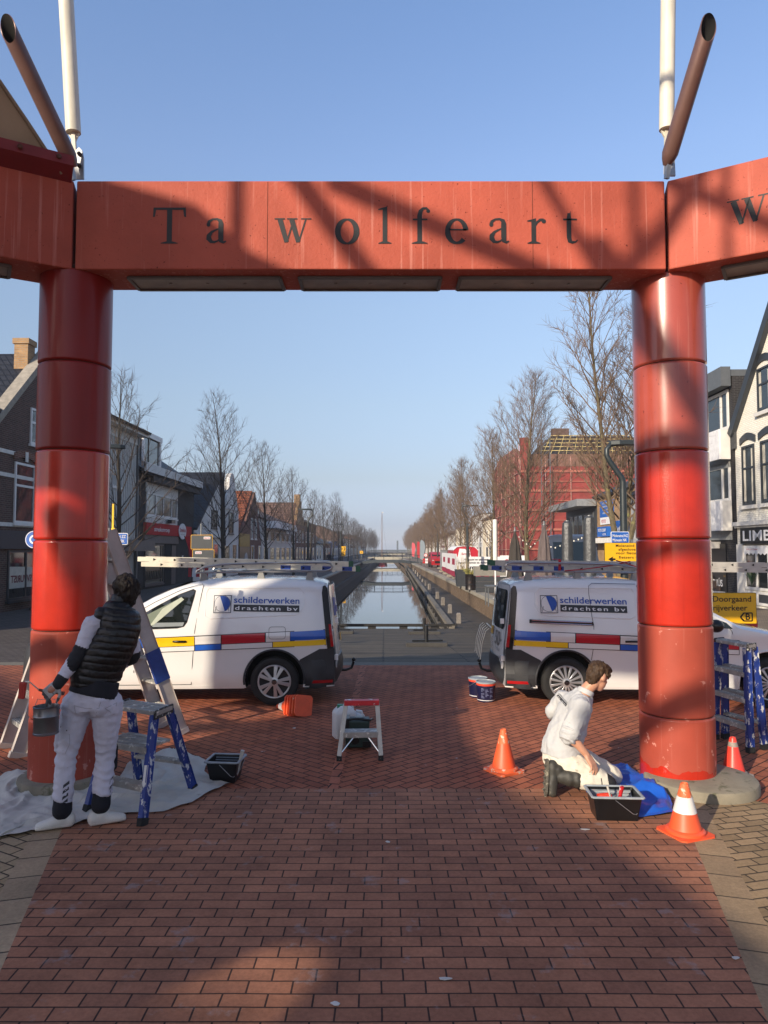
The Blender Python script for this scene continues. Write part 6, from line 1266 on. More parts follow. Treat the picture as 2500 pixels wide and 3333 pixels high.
# --- right row
h = House('white_gable_house', 'white painted brick house with dark window arches and a black LIMB shop sign', 1, 20.4, 26.9, 6.6, 9, m_brick_w); h.walls('front', 10.4, 23.7); h.roof(m_tile_k, par=.25)
for ya, za, yb, zb2 in ((20.2, 6.45, 23.7, 10.6), (23.7, 10.6, 27.0, 6.45)): m = MB(); m.bar(h.P(-.02, ya, za), h.P(-.02, yb, zb2), .34, .3); m.build('gable_board', m_fr_d, h.t, True)
h.box('gable_stub', mat('dark_pier', '3a3b3c', .7, var=.2), -.1, .3, 26.75, 27.0, 5.9, 7.0)
for y, z, w, hh in ((25.45, 3.7, .9, 2.2), (23.9, 3.7, 1.1, 2.2), (22.0, 3.7, 1.1, 2.2), (24.15, 6.95, .95, 1.55), (22.4, 6.95, .95, 1.55)): h.window(y, z, w, hh, frame=m_fr_d, mid=.62, arch=m_fr_d, fw=.07, sill=False); h.box('sill', m_plaster, -.12, .0, y - .12, y + w + .12, z - .14, z - .01)
for y, z, w, hh in ((25.45, 3.7, .9, 2.2), (23.9, 3.7, 1.1, 2.2), (24.15, 6.95, .95, 1.55)):
    m = MB(); [m.bar(h.P(-.012, y + w * k / 9, z + .15), h.P(-.012, y + w * k / 9, z + hh - .15), .03, .004) for k in (1.2, 1.7, 2.2, 6.8, 7.3, 7.8)]; m.build('curtain', mat('curtain_white', 'b9b6ac', .9), h.t, True)
h.box('cornice', m_plaster, -.2, .01, 20.4, 26.9, 2.95, 3.1); h.box('cornice_step', m_plaster, -.12, .01, 20.4, 26.9, 2.88, 2.949)
h.box('shop_fascia', m_black, -.14, .01, 20.9, 26.4, 2.28, 2.86); h.text('LIMBURGIA', m_wt, 26.2, 2.40, 4.9, .36, .143, .02)
h.box('pier', m_plaster, -.06, .01, 26.4, 26.89, .02, 2.27)
for y in (20.9, 22.75, 24.6): h.window(y, .62, 1.75, 1.6, pane=m_pane2, bars=(.5,), fw=.1, sill=False); h.window(y, .1, 1.75, .48, pane=m_dkgrey, bars=(.5,), fw=.09, sill=False)
m = MB(); n = 26; pts = [(22.8 + 3.5 * k / n, 1.95 - (.07 if k % 2 else 0)) for k in range(n + 1)]; m.prism(pts + [(26.3, 2.2), (22.8, 2.2)], lambda u, v, w: h.P(w, u, v), -.075, -.065); av = m.build('scalloped_valance', m_wt, h.t, True); h.text('SWIRLS ICE CREAM', mat('valance_red', 'b0303a', .7), 26.1, 2.06, .8, .05, .079, .0, parent=av); h.text('SWIRLS ICE CREAM', MC['valance_red'], 24.4, 2.06, .8, .05, .079, .0, parent=av)
m = MB(); rl = random.Random(2)
for k in range(34): a = rl.uniform(0, 6.28); m.bar(h.P(-.10, 25.7, .75 + rl.random() * .3), h.P(-.10 - rl.random() * .05, 25.7 + .42 * math.cos(a), 1.15 + .4 * abs(math.sin(a))), .03, .006, w1=.005)
m.build('palm_leaves', mat('palm_green', '31452a', .7), h.t, True)
h = House('modern_building', 'grey modern block with white balcony panels between the right column and the white house', 1, 27.0, 34.0, 8.75, 9, m_brick_k, 'building'); h.walls('flat'); h.roof(m_fascia); h.box('roof_fascia', m_fascia, -.45, -.081, 26.95, 34.0, 8.35, 9.1)
for z in (6.75, 3.95):
    h.window(27.3, z, 6.4, 1.55, bars=(.1, .42, .52, .85), fw=.12, sill=False); h.box('grey_spandrel', mat('grey_spandrel', '8f9291', .6), -.05, .01, 27.3, 33.8, z - 1.5, z - .02)
for z in (5.55, 2.8): h.box('balcony_panel', m_wt, -.5, -.42, 27.15, 29.0, z, z + 1.15); h.box('balcony_side', m_plaster, -.42, -.06, 27.15, 27.22, z, z + 1.15); h.box('balcony_panel', m_wt, -.5, -.42, 30.6, 33.4, z, z + 1.15)
h.box('shop_front', m_black, -.04, .01, 27.8, 33.9, .1, 2.3); h.box('awning_box', m_stone, -.35, .0, 28.3, 33.0, 2.12, 2.38); h.text('THÚS', m_wt, 29.05, .62, .95, .26, .05, .02); h.box('lamp_box', m_plaster, -.25, -.05, 27.9, 28.6, .05, .42)
h.text('kado', mat('gold_print', 'a8843c', .6), 28.0, 1.0, .18, .09, .05)
m = MB(); [m.box(-.12, -.05, 28.3 + .32 * k - h.yc, 28.52 + .32 * k - h.yc, .3 + .2 * (k % 3), .62 + .2 * (k % 3)) for k in range(9)]; m.build('displayed_bags', mat('brown_bags', '4a3a30', .8, var=.3), h.t, True)
h = House('infill_house', 'low grey house hidden behind the right column', 1, 34.1, 38.9, 5.0, 9, m_plaster); h.walls('side', 7.6); h.roof(m_tile_k); h.window(35, 3.2, 1.4, 1.3); h.window(35, .4, 3, 1.9, pane=m_pane2)
h = House('photo_shop', 'ochre brick photo shop with blue sign boards behind the big right tree', 1, 39.0, 45.4, 5.4, 9, m_brick_o, 'shop'); h.walls('side', 7.4); h.roof(m_tile_k); h.box('shop_awning', mat('white_awning', 'd9d7d0', .6), -.7, .01, 39.1, 45.3, 2.45, 2.75)
m_signb = mat('sign_blue', '1c59a8', .45, var=.05); b2 = h.box('sign_board', m_signb, -.06, .01, 41.9, 44.6, 4.05, 5.05); [h.text(wd, m_wt, 44.0, 4.85 - .2 * k, 1.5, .09, .065, .01, parent=b2) for k, wd in enumerate(('FOTO & DIGITAAL', 'KEUKENS EN SERVICE', 'FOTO VASTLEGGEN', 'OPEN DAG'))]
b3 = h.box('sign_board', m_wt, -.05, .01, 41.9, 44.6, 3.6, 4.04); h.text('FOTO', mat('sign_red2', 'b0303a', .5), 44.3, 3.7, .9, .2, .055, .02, parent=b3); h.box('sign_board', m_signb, -.3, -.05, 42.4, 44.4, 2.85, 3.45); h.text('FOTO CHEAP', m_wt, 44.2, 3.15, 1.6, .18, .305, .02); h.text('ACTIE', m_wt, 43.3, 2.92, .7, .12, .305, .01)
h.box('sign_board', m_signb, -.3, -.05, 39.1, 41.6, 2.85, 3.7); h.text('actief', m_wt, 41.5, 3.1, 1.7, .3, .305, .02); h.window(39.2, 3.8, 1.5, 1.5)
h = House('dark_flat_house', 'low anthracite building with an overhanging flat roof beside the scaffolding', 1, 45.5, 53.6, 4.9, 9, m_dkgrey, 'building'); h.walls('flat'); h.roof(mat('lead_roof', '7b7d7e', .6, var=.15)); h.box('roof_overhang', MC['lead_roof'], -1.3, -.081, 45.4, 53.7, 4.85, 5.3); h.window(46.2, 2.9, 6.6, 1.6, frame=m_fascia, bars=(.2, .4, .6, .8), sill=False); h.box('plaster_panel', m_plaster, -.04, .01, 45.6, 53.4, .1, 2.2)
# red netted scaffolding
m_net = NT('red_scaffold_net'); vv = m_net.coords('xzy'); c = m_net.ramp(m_net.noise(vv, 1.1, 5), [(.3, L('671e1c')), (.7, L('8f312c'))]); wv_ = m_net.new('ShaderNodeTexWave'); wv_.inputs['Scale'].default_value = .9; wv_.inputs['Distortion'].default_value = 3; m_net.link(m_net.coords('xyz', scale=(.15, .15, 3.2)), wv_.inputs['Vector']); wv_.bands_direction = 'Z'
c = m_net.mix(m_net.ramp(wv_.outputs[0], [(.55, (0, 0, 0, 1)), (.95, (.35, .35, .35, 1))]), c, L('b0604f')); m_net.link(c, m_net.p.inputs['Base Color']); m_net.p.inputs['Roughness'].default_value = .75; m_net.p.inputs['Alpha'].default_value = .93
t = thing('scaffolded_building', 'tall building wrapped in red scaffold netting with bare roof battens', 'building', S(13, 73), SROT); m = MB(); m.box(1.2, 13.8, .8, 18.5, 0, 12); m.build('wall', m_brick_r, t, True)
m = MB(); m.box(0, .06, 0, 19, 0, 12.2); m.box(.07, 14, 0, .06, 0, 10.6); m.box(0, .9, -.06, -.0, 10.6, 13.6); m.add([V((0, 0, 12.2)), V((0, 19, 12.2)), V((0, 14, 13.2)), V((0, 3, 12.9))], [(0, 1, 2, 3)]); m.build('scaffold_net', m_net.m, t, True)
m = MB(); mp = mat('scaffold_pipe', 'b98a7c', .5, .3)
for z in (2, 4, 6, 8, 10): m.bar(V((0, -.1, z)), V((14, -.1, z)), .07, .07); m.bar(V((-.1, 0, z)), V((-.1, 19, z)), .07, .07)
for x in (0, 2.6, 5.2, 7.8, 10.4, 13): m.bar(V((x, -.1, 0)), V((x, -.1, 11.6)), .07, .07)
for y in (0, 3, 6, 9, 12, 15, 18.5): m.bar(V((-.1, y, 0)), V((-.1, y, 13)), .07, .07)
for k in range(6): m.bar(V((2.6 * (k % 5), -.13, 2 * (k % 5))), V((2.6 * (k % 5) + 2.6, -.13, 2 * (k % 5) + 2)), .06, .06)
m.build('scaffold_poles', mp, t, True)
m = MB(); [m.box(0, 14, -.16, -.07, z - .02, z + .2) for z in (2, 4, 6, 8, 10)]; [m.box(0, 14, -.14, -.08, z + 1.0, z + 1.08) for z in (2, 4, 6, 8)]; m.build('scaffold_boards', mat('scaffold_board', '9c5c4b', .8, var=.3, scale=2), t, True)
m = MB(); m.add([V((1, 1.2, 10.6)), V((14, 1.2, 10.6)), V((14, 8, 15)), V((5, 8, 15))], [(0, 1, 2, 3)]); m.add([V((1, 1.2, 10.6)), V((5, 8, 15)), V((5, 12, 15)), V((1, 18, 10.6))], [(0, 1, 2, 3)]); m.build('roof', m_tile_k, t, True)
m = MB(); mb_ = mat('yellow_batten', 'b5a36a', .8)
for k in range(9): q = k / 8; m.bar(V((1 + 4 * q, 1.15 + 6.8 * q, 10.68 + 4.4 * q)), V((14, 1.15 + 6.8 * q, 10.68 + 4.4 * q)), .08, .08)
for k in range(14): m.bar(V((2 + .9 * k, 1.1, 10.65)), V((min(5 + .75 * k, 14), 7.95, 15.06)), .06, .06)
m.build('roof_battens', mb_, t, True); m = MB(); m.box(5.3, 7.2, 8.5, 9.5, 14.5, 16); m.build('chimney', m_brick_d, t, True)
m = MB()
for z in range(1, 14): m.bar(V((2.2, -.5, z - .5)), V((2.9, -.5, z + .3)), .06, .06)
for x in (2.1, 3.0): m.bar(V((x, -.5, 0)), V((x, -.5, 13.4)), .09, .09)
m.build('hoist_mast', m_fascia, t, True)
farr = [(93, 104, 6.3, 'side', 9.0, m_cream, m_tile_b, 'cream house behind the scaffolding'), (104.5, 118, 7.2, 'flat', 0, m_plaster, m_fascia, 'white three-storey block'), (118.5, 132, 5.8, 'side', 8.4, m_brick_o, m_tile_r, 'ochre brick house'), (133, 150, 6.2, 'flat', 0, m_cream, m_fascia, 'cream flat block'), (151, 172, 5.4, 'side', 7.6, m_plaster, m_tile_b, 'distant white house'), (174, 200, 5.2, 'side', 7.6, m_brick_r, m_tile_r, 'distant red brick terrace'), (203, 240, 5.6, 'flat', 0, m_plaster, m_fascia, 'distant pale block'), (245, 320, 5.5, 'side', 7.6, m_brick_o, m_tile_r, 'most distant ochre terrace')]
for y0, y1, hh, kd, rg_, wm, rm, lab in farr:
    h = House('terrace_house', lab + ' on the right bank', 1, y0, y1, hh, 10, wm); h.walls(kd, rg_); h.roof(rm); n = int((y1 - y0) / 4.4)
    for k in range(n): h.window(y0 + 1 + k * 4.3, 3.1, 1.6, 1.6); h.window(y0 + .8 + k * 4.3, .3, 2.6, 2.1, pane=m_pane2)

# ------------------------------------------------------------------ bare street trees
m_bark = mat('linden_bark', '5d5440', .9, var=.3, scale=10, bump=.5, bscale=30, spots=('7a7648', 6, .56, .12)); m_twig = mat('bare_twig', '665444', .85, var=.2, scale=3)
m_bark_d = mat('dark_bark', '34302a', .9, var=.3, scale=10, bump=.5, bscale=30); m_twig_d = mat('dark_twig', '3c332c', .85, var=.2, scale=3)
def tree(seed, Ht, cr, z0, fork=False, nb=30, thick=1.0, twigs=5):
    r = random.Random(seed); tr, br = MB(), MB(); lean_ = V((r.uniform(-.15, .15), r.uniform(-.15, .15), 0)); tops = []
    def trunk(p, d, L_, r0, n=10):
        pts, q = [V(p)], V(p)
        for k in range(n): d = (d + V((r.uniform(-.05, .05), r.uniform(-.05, .05), .06))).normalized(); q = q + d * L_ / n; pts.append(q.copy())
        rs = [r0 * (1 - .93 * (k / n) ** .85) for k in range(n + 1)]; tr.tube(pts, rs, 8); return pts, rs
    stems = []
    if fork:
        p0, r0 = trunk((0, 0, 0), V((.02, 0, 1)), 1.9, .15 * thick, 4); tr.tube([p0[-1] - V((0, 0, .5)), p0[-1]], [.14 * thick, .12 * thick], 8)
        for a, tl in ((0.3, .22), (2.7, .34), (4.4, .30)): stems.append(trunk(p0[-1] - V((0, 0, .3)), V((math.cos(a) * tl, math.sin(a) * tl, 1)).normalized(), Ht - 1.6 - r.random(), .08 * thick))
    else: stems.append(trunk((0, 0, 0), V((lean_.x * .2, lean_.y * .2, 1)), Ht, .125 * thick))
    def tw(p, d, L_, rad, depth):
        n = 3 if depth else 5; pts, q = [V(p)], V(p); d = V(d)
        for k in range(n): d = (d + V((r.uniform(-.14, .14), r.uniform(-.14, .14), r.uniform(-.02, .16)))).normalized(); q = q + d * L_ / n; pts.append(q.copy())
        br.tube(pts, [rad * (1 - .75 * k / n) for k in range(n + 1)], 5 if depth == 0 else 3, cap=False); return pts, d
    def side(d):
        a, b2 = frame_of(d); an = r.uniform(0, 6.28); return (d + (a * math.cos(an) + b2 * math.sin(an)) * r.uniform(.55, .95)).normalized()
    for pts, rs in stems:
        n_b = nb if not fork else nb // 2
        for k in range(n_b):
            f = (k + r.random() * .8) / n_b; z = z0 / Ht + (1 - z0 / Ht) * f ** 1.05 * .97 if not fork else .15 + .82 * f; x = z * (len(pts) - 1); i = min(int(x), len(pts) - 2); p = pts[i].lerp(pts[i + 1], x - i)
            az = k * 2.4 + r.uniform(-.4, .4); el = R(42 + 24 * f + r.uniform(-8, 8)); shape = (1 - f) ** .75 * (.75 + .5 * min(1, f * 5)) + .12; L_ = cr * shape * r.uniform(.8, 1.15) * (.8 if fork else 1)
            rad = max(.007, .025 * thick * (1 - f * .75)); d = V((math.cos(az) * math.cos(el), math.sin(az) * math.cos(el), math.sin(el))); bp, dd = tw(p, d, L_, rad, 0)
            ns = max(3, int(L_ * 3.8))
            for j in range(ns):
                g = .22 + .78 * (j + r.random()) / ns; x = g * 5 * .999; i = int(x); q = bp[i].lerp(bp[i + 1], x - i); d2 = side((bp[i + 1] - bp[i]).normalized()); d2.z += .12; d2.normalize(); L2 = (.35 + .45 * L_ * .4 * (1.1 - g)) * r.uniform(.7, 1.2); sp, dd2 = tw(q, d2, L2, rad * .36 + .002, 1)
                for q2 in range(twigs): gg = r.uniform(.2, 1) * 2.99; i2 = int(gg); tw(sp[i2].lerp(sp[i2 + 1], gg - i2), side((sp[i2 + 1] - sp[i2]).normalized()), r.uniform(.18, .42), .0048, 2)
    return tr, br
def make_tree(seed, loc, label, group, mats, **kw):
    t = thing('street_tree', label, 'tree', loc, 0, group); a, b2 = tree(seed, **kw); a.build('trunk', mats[0], t, True); b2.build('crown', mats[1], t, True); return t
GL, GR_ = 'bare street trees along the left bank', 'bare street trees along the right bank'
LT = [(-8.3, 21.2, 7.0, 11, dict(Ht=7.3, cr=2.7, z0=1.4, nb=34)), (-8.0, 33.4, 9.3, 12, dict(Ht=9.4, cr=2.9, z0=1.9, nb=56)), (-8.0, 44.6, 8.3, 13, dict(Ht=8.5, cr=3.1, z0=1.9, nb=46)), (-8.0, 56.6, 8.2, 14, dict(Ht=8.2, cr=3.0, z0=1.9, nb=46))]
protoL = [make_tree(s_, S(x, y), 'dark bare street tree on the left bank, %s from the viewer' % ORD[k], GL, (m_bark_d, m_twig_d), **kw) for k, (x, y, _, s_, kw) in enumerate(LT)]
RT = [(5.95, 18.4, 21, dict(Ht=10.0, cr=2.5, z0=2.0, fork=True, nb=110, thick=1.1, twigs=8)), (5.7, 30.2, 22, dict(Ht=9.4, cr=3.1, z0=1.9, nb=88, thick=1.05, twigs=8)), (5.6, 41.5, 23, dict(Ht=8.6, cr=3.2, z0=1.8, nb=80, twigs=8)), (5.6, 53, 24, dict(Ht=8.6, cr=3.1, z0=1.8, nb=80, twigs=8))]
protoR = [make_tree(s_, S(x, y), 'sunlit bare street tree on the right bank, %s from the viewer' % ORD[k], GR_, (m_bark, m_twig), **kw) for k, (x, y, s_, kw) in enumerate(RT)]
protoR[0].rotation_euler = (0, 0, R(150))
ORD2 = ORD + ['seventeenth', 'eighteenth', 'nineteenth', 'twentieth', 'twenty-first', 'twenty-second', 'twenty-third', 'twenty-fourth', 'twenty-fifth', 'twenty-sixth', 'twenty-seventh', 'twenty-eighth', 'twenty-ninth', 'thirtieth']
rnd = random.Random(9)
for k in range(4, 27):
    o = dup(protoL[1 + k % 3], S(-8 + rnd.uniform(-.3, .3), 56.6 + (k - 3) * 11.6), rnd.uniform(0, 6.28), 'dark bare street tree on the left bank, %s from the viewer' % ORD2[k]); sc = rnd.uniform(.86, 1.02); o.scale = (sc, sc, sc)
    o = dup(protoR[1 + k % 3], S(5.6 + rnd.uniform(-.3, .3), 53 + (k - 3) * 11.3), rnd.uniform(0, 6.28), 'sunlit bare street tree on the right bank, %s from the viewer' % ORD2[k]); sc = rnd.uniform(.9, 1.04); o.scale = (sc, sc, sc)

# ------------------------------------------------------------------ lamps, signs
m_lamp = mat('anthracite_lamp', '2f3638', .4, .3, var=.1)
def lamp(label, x, y, z, ang, big=True):
    t = thing('street_lamp', label, 'street lamp', (x, y, 0), ang, 'street lamps'); m = MB(); m.cyl((0, 0, 0), (0, 0, z - 1.05), .095, .075, 16); m.build('pole', m_lamp, t, True)
    m = MB(); m.tube([(0, 0, z - 1.08), (0, 0, z - .88), (-.03, 0, z - .78), (-.30, 0, z - .40), (-.35, 0, z - .28), (-.35, 0, z - .15), (-.27, 0, z - .05), (-.1, 0, z - .02)], [.072, .07, .066, .06, .058, .055, .05, .04], 12); m.build('arm', m_lamp, t, True)
    m = MB(); m.prism([(-.28, -.07), (-.1, -.14), (.3, -.17), (.62, -.14), (.74, 0), (.62, .14), (.3, .17), (-.1, .14), (-.28, .07)], lambda u, v, w: V((u, v, z + w)), -.06, .045); hd_ = m.build('lamp_head', m_lamp, t, True, bevel=.015)
    m = MB(); m.prism([(.05, -.09), (.55, -.09), (.6, 0), (.55, .09), (.05, .09)], lambda u, v, w: V((u, v, z + w)), -.066, -.0601); m.build('lamp_lens', mat('lamp_lens', 'b9bcba', .3), hd_, True); return t
q = D(2030, 1700, 15.8); lamp('tall dark street lamp with a swan-neck arm left of the right column', q.x, 15.8, 4.47, 0)
lamp('dark street lamp peeking out from behind the left column', -7.95, 19.6, 4.95, R(12))
for k, (x, y) in enumerate(((-6.3, 52), (-6.3, 84), (4.9, 47.5), (4.9, 80), (4.9, 115))): lamp('small distant dark street lamp on the %s bank, %s of its row' % ('left' if x < 0 else 'right', ['nearest', 'second', 'nearest', 'second', 'third'][k]), S(x, y).x, y, 5.0, 0 if x > 0 else R(180))
m_sy = mat('sign_yellow', 'd9a40e', .45, var=.05); m_sb = mat('street_sign_blue', '1b56a5', .4); m_back = mat('sign_back_grey', '3f4345', .5, .3, var=.08); m_pgrey = mat('pole_grey', '7d8183', .45, .6)
def plate(name, px0, py0, px1, py1, Y, mt, t, edge=None, yaw=0):
    a, b2 = D(px0, py1, Y), D(px1, py0, Y); m = MB(); m.prism(rrect(a.x, b2.x, a.z, b2.z, .02), lambda u, v, w: V((u, Y + w + (u - a.x) * yaw, v)), 0, .02); o = m.build(name, mt, t)
    if edge: m = MB(); m.prism(rrect(a.x - .012, b2.x + .012, a.z - .012, b2.z + .012, .025), lambda u, v, w: V((u, Y + w + .006 + (u - a.x) * yaw, v)), 0, .02); m.build('sign_edge', edge, t)
    return o, a, b2
def stext(t, body, px, py, w, h, Y, mt, bold=.01, space=1.0, yaw=0, x0=0): # px,py: left end of the base line in the photo
    a = D(px, py, Y); m = MB(); put_text(m, body, lambda u, v: V((a.x + u, Y - .006 + (a.x - x0 + u) * yaw, a.z + v)), 0, 0, w * Y / FPX, h * Y / FPX, bold, space); m.build('lettering', mt, t)
Y = 14.0; t = thing('detour_sign', 'large yellow sign reading Doorgaand rijverkeer B right of the right column', 'sign', V((D(2385, 1900, Y).x, Y, 0)))
plate('sign_panel', 2250, 1931, 2460, 2029, Y, m_sy, t, mat('sign_edge_dark', '6b5a1a', .5)); stext(t, 'Doorgaand', 2320, 1958, 124, 18, Y, m_black, .008); stext(t, 'rijverkeer', 2321, 1987, 111, 18, Y, m_black, .008); stext(t, 'B', 2427, 2017, 15, 20, Y, m_black, .02)
m = MB(); f = lambda px, py: D(px, py, Y) - V((0, .006, 0)); pts = [(2410, 2009), (2421, 1995), (2448, 1995), (2448, 2021), (2421, 2021)]
for a, b2 in zip(pts, pts[1:] + pts[:1]): m.bar(f(*a), f(*b2), .022 if a[0] > 2411 and b2[0] > 2411 else .03, .004, up=V((0, 1, 0)))
m.build('arrow_frame', m_black, t); m = MB(); m.bar(V((D(2330, 1900, Y).x, Y + .05, 0)), V((D(2330, 1900, Y).x, Y + .05, 1.2)), .05, .05); m.bar(V((D(2420, 1900, Y).x, Y + .05, 0)), V((D(2420, 1900, Y).x, Y + .05, 1.2)), .05, .05); m.build('sign_posts', m_pgrey, t)
Y = 14.6; t = thing('road_barrier', 'red barrier board behind the yellow sign and the right van', 'barrier', V((D(2420, 1900, Y).x, Y, 0))); a, b2 = D(2330, 2060, Y), D(2466, 2020, Y); m = MB(); m.box(a.x, b2.x, Y, Y + .04, a.z, b2.z); m.box(a.x + .1, a.x + .18, Y + .05, Y + .1, 0, b2.z); m.box(b2.x - .18, b2.x - .1, Y + .05, Y + .1, 0, b2.z); m.build('board', mat('barrier_red', 'b51f22', .4), t)
Y = 15.2; t = thing('detour_sign', 'yellow sign about Moleneind being closed, with a black arrow, left of the right column', 'sign', V((D(2050, 1800, Y).x, Y, 0)))
plate('sign_panel', 1970, 1768, 2130, 1833, Y, m_sy, t, MC['sign_edge_dark']); [stext(t, s_, x, y, w, 8.5, Y, m_black, .012, 1.1) for s_, x, y, w in (('Moleneind', 2004, 1780, 60), ('afgesloten', 2013, 1792, 62), ('voor fietsers', 2004, 1804, 82), ('fietsers via', 2014, 1818, 72))]
m = MB(); f = lambda px, py: D(px, py, Y) - V((0, .006, 0)); m.add([f(1979, 1820), f(1996, 1811), f(1993, 1818), f(1997, 1826), f(1994, 1829)], [(0, 1, 2, 3, 4)]); m.bar(f(1992, 1820), f(2003, 1820), .035, .003, up=V((0, 1, 0))); m.build('arrow', m_black, t)
m = MB(); m.bar(V((D(2060, 1800, Y).x, Y + .05, 0)), V((D(2060, 1800, Y).x, Y + .05, 2.3)), .05, .05); m.build('sign_post', m_pgrey, t)
Y = 15.6; t = thing('street_name_sign', 'blue street sign Moleneind NZ, Müneein NK on the lamp by the right column', 'sign', V((D(2020, 1750, Y).x, Y, D(2020, 1766, Y).z))); plate('sign_panel', 1991, 1732, 2046, 1766, Y, m_sb, t, m_wt); stext(t, 'Moleneind NZ', 1994, 1748, 50, 9, Y, m_wt, .01); stext(t, 'Müneein NK', 1994, 1762, 46, 9, Y, m_wt, .01)
Y = 13.5; t = thing('street_name_sign', 'blue street sign Moleneind ZZ, Müneein SK beside the left column', 'sign', V((D(365, 1750, Y).x, Y, 0))); plate('sign_panel', 340, 1737, 414, 1771, Y, m_sb, t, m_wt); stext(t, 'Moleneind ZZ', 348, 1751, 62, 9.5, Y, m_wt, .008); stext(t, 'Müneein SK', 350, 1766, 56, 9.5, Y, m_wt, .008)
x = D(352, 1750, Y).x; m = MB(); m.cyl((x, Y + .06, 0), (x, Y + .06, 2.5), .03); m.build('sign_post', m_pgrey, t)
Y = 14.5; t = thing('marker_post', 'bright yellow marker post just right of the left column', 'post', V((D(366, 1800, Y).x, Y, 0))); x = D(366, 1800, Y).x; m = MB(); m.bar(V((x, Y, 0)), V((x, Y, D(0, 1640, Y).z)), .035, .035); m.box(x - .03, x + .055, Y - .04, Y + .04, D(0, 1733, Y).z, D(0, 1719, Y).z); m.build('post_body', mat('vivid_yellow', 'e0b400', .5), t)
Y = 17.0; t = thing('no_parking_sign', 'round blue traffic sign half hidden at the left edge of the left column', 'sign', V((D(108, 1750, Y).x, Y, 0))); c = D(112, 1756, Y); m = MB(); m.lathe([(.21, 0), (.21, .02), (0, .02)], c=c, ax=(0, -1, 0), n=32); m.build('sign_panel', m_sb, t); m = MB(); m.lathe([(.205, .022), (.19, .0225)], c=c, ax=(0, -1, 0), n=32, cap=False); m.lathe([(.11, .0225), (.07, .0225)], c=c, ax=(0, -1, 0), n=24, cap=False); m.build('white_ring', m_wt, t); m = MB(); m.cyl((c.x, Y + .04, 0), (c.x, Y + .04, c.z + .2), .03); m.build('sign_post', m_pgrey, t)
Y = 21.0; t = thing('traffic_sign', 'pair of grey traffic sign backs with yellow rims behind the left van', 'sign', V((D(656, 1800, Y).x, Y, 0)))
for k, (x0, y0, x1, y1) in enumerate(((622, 1742, 691, 1786), (627, 1790, 696, 1832))):
    plate('sign_back', x0, y0, x1, y1, Y, m_back, t, m_sy); sx0 = (x0 + 41, x0 + 8)[k]; o, a, b2 = plate('sticker', sx0, y0 + 5, sx0 + 22, y0 + 13, Y - .004, m_wt, t); stext(t, 'DRACHTEN', sx0 + 2, y0 + 11.5, 18, 4.5, Y - .006, mat('sticker_red', 'a82a30', .6), .01)
for px in (654, 661): x = D(px, 1700, Y).x; m = MB(); m.cyl((x, Y + .05, 0), (x, Y + .05, D(0, 1704 if px == 654 else 1760, Y).z), .024, n=8); m.build('sign_post', m_pgrey, t)
t = thing('detour_sign', 'small stacked yellow A and B detour signs on the left canal bank', 'sign', V((D(1117, 1800, 97).x, 97, 0))); plate('sign_panel', 1109, 1778, 1125.5, 1794, 97, m_sy, t); plate('sign_panel', 1110, 1795, 1124, 1810, 97, m_sy, t)
stext(t, 'A', 1111.5, 1789, 5, 6, 97, m_black, .02); stext(t, 'B', 1115, 1806.5, 5, 6, 97, m_black, .02); m = MB(); f = lambda px, py: D(px, py, 97) - V((0, .03, 0)); m.add([f(1118, 1780), f(1120, 1780), f(1124.5, 1786), f(1120, 1792), f(1118, 1792), f(1122, 1786)], [(0, 1, 2, 3, 4, 5)]); m.add([f(1111, 1799.5), f(1117, 1795.5), f(1123, 1799.5), f(1123, 1801.5), f(1117, 1798), f(1111, 1801.5)], [(0, 1, 2, 3, 4, 5)]); m.build('arrow', m_black, t); x = D(1117, 1800, 97).x; m = MB(); m.cyl((x, 97.1, 0), (x, 97.1, 2.4), .05, n=8); m.build('sign_post', m_pgrey, t)
t = thing('detour_sign', 'tiny far yellow arrow sign between the left bank trees', 'sign', V((D(1176, 1800, 150).x, 150, 0))); plate('sign_panel', 1171, 1793, 1182, 1802, 150, m_sy, t); stext(t, '>', 1175, 1800, 5, 5, 150, m_black, .03); x = D(1176, 1800, 150).x; m = MB(); m.cyl((x, 150.1, 0), (x, 150.1, 2.0), .06, n=8); m.build('sign_post', m_pgrey, t)
t = thing('flag_banner', 'red curved beach flag before the black brick shop', 'flag', V((D(607, 1800, 30).x, 30, 0))); m = MB(); f = lambda px, py: D(px, py, 30); m.prism([(602, 1746), (618, 1746), (628, 1790), (630, 1850), (622, 1850), (612, 1790)], lambda u, v, w: f(u, v) + V((0, w, 0)), 0, .01); m.build('fabric', mat('flag_red', 'a81e26', .7), t); m = MB(); m.tube([f(600, 1744) , f(614, 1790), f(624, 1850), V((f(626, 1850).x, 30, 0))], .015, 6); m.build('pole', m_black, t)
t = thing('striped_barrier', 'red and white striped road barrier on the left street behind the roof ladder', 'barrier', V((D(650, 1850, 32).x, 32, 0)))
for k, px in enumerate(range(612, 690, 13)): a, b2 = D(px, 1878, 32), D(px + 13, 1832, 32); m = MB(); m.prism([(a.x, a.z), (a.x + (b2.x - a.x), a.z), (b2.x + .03, b2.z), (a.x + .03, b2.z)], lambda u, v, w: V((u, 32 + w, v)), 0, .04); m.build('stripe', (mat('barrier_red2', 'a3202a', .5), m_wt)[k % 2], t)

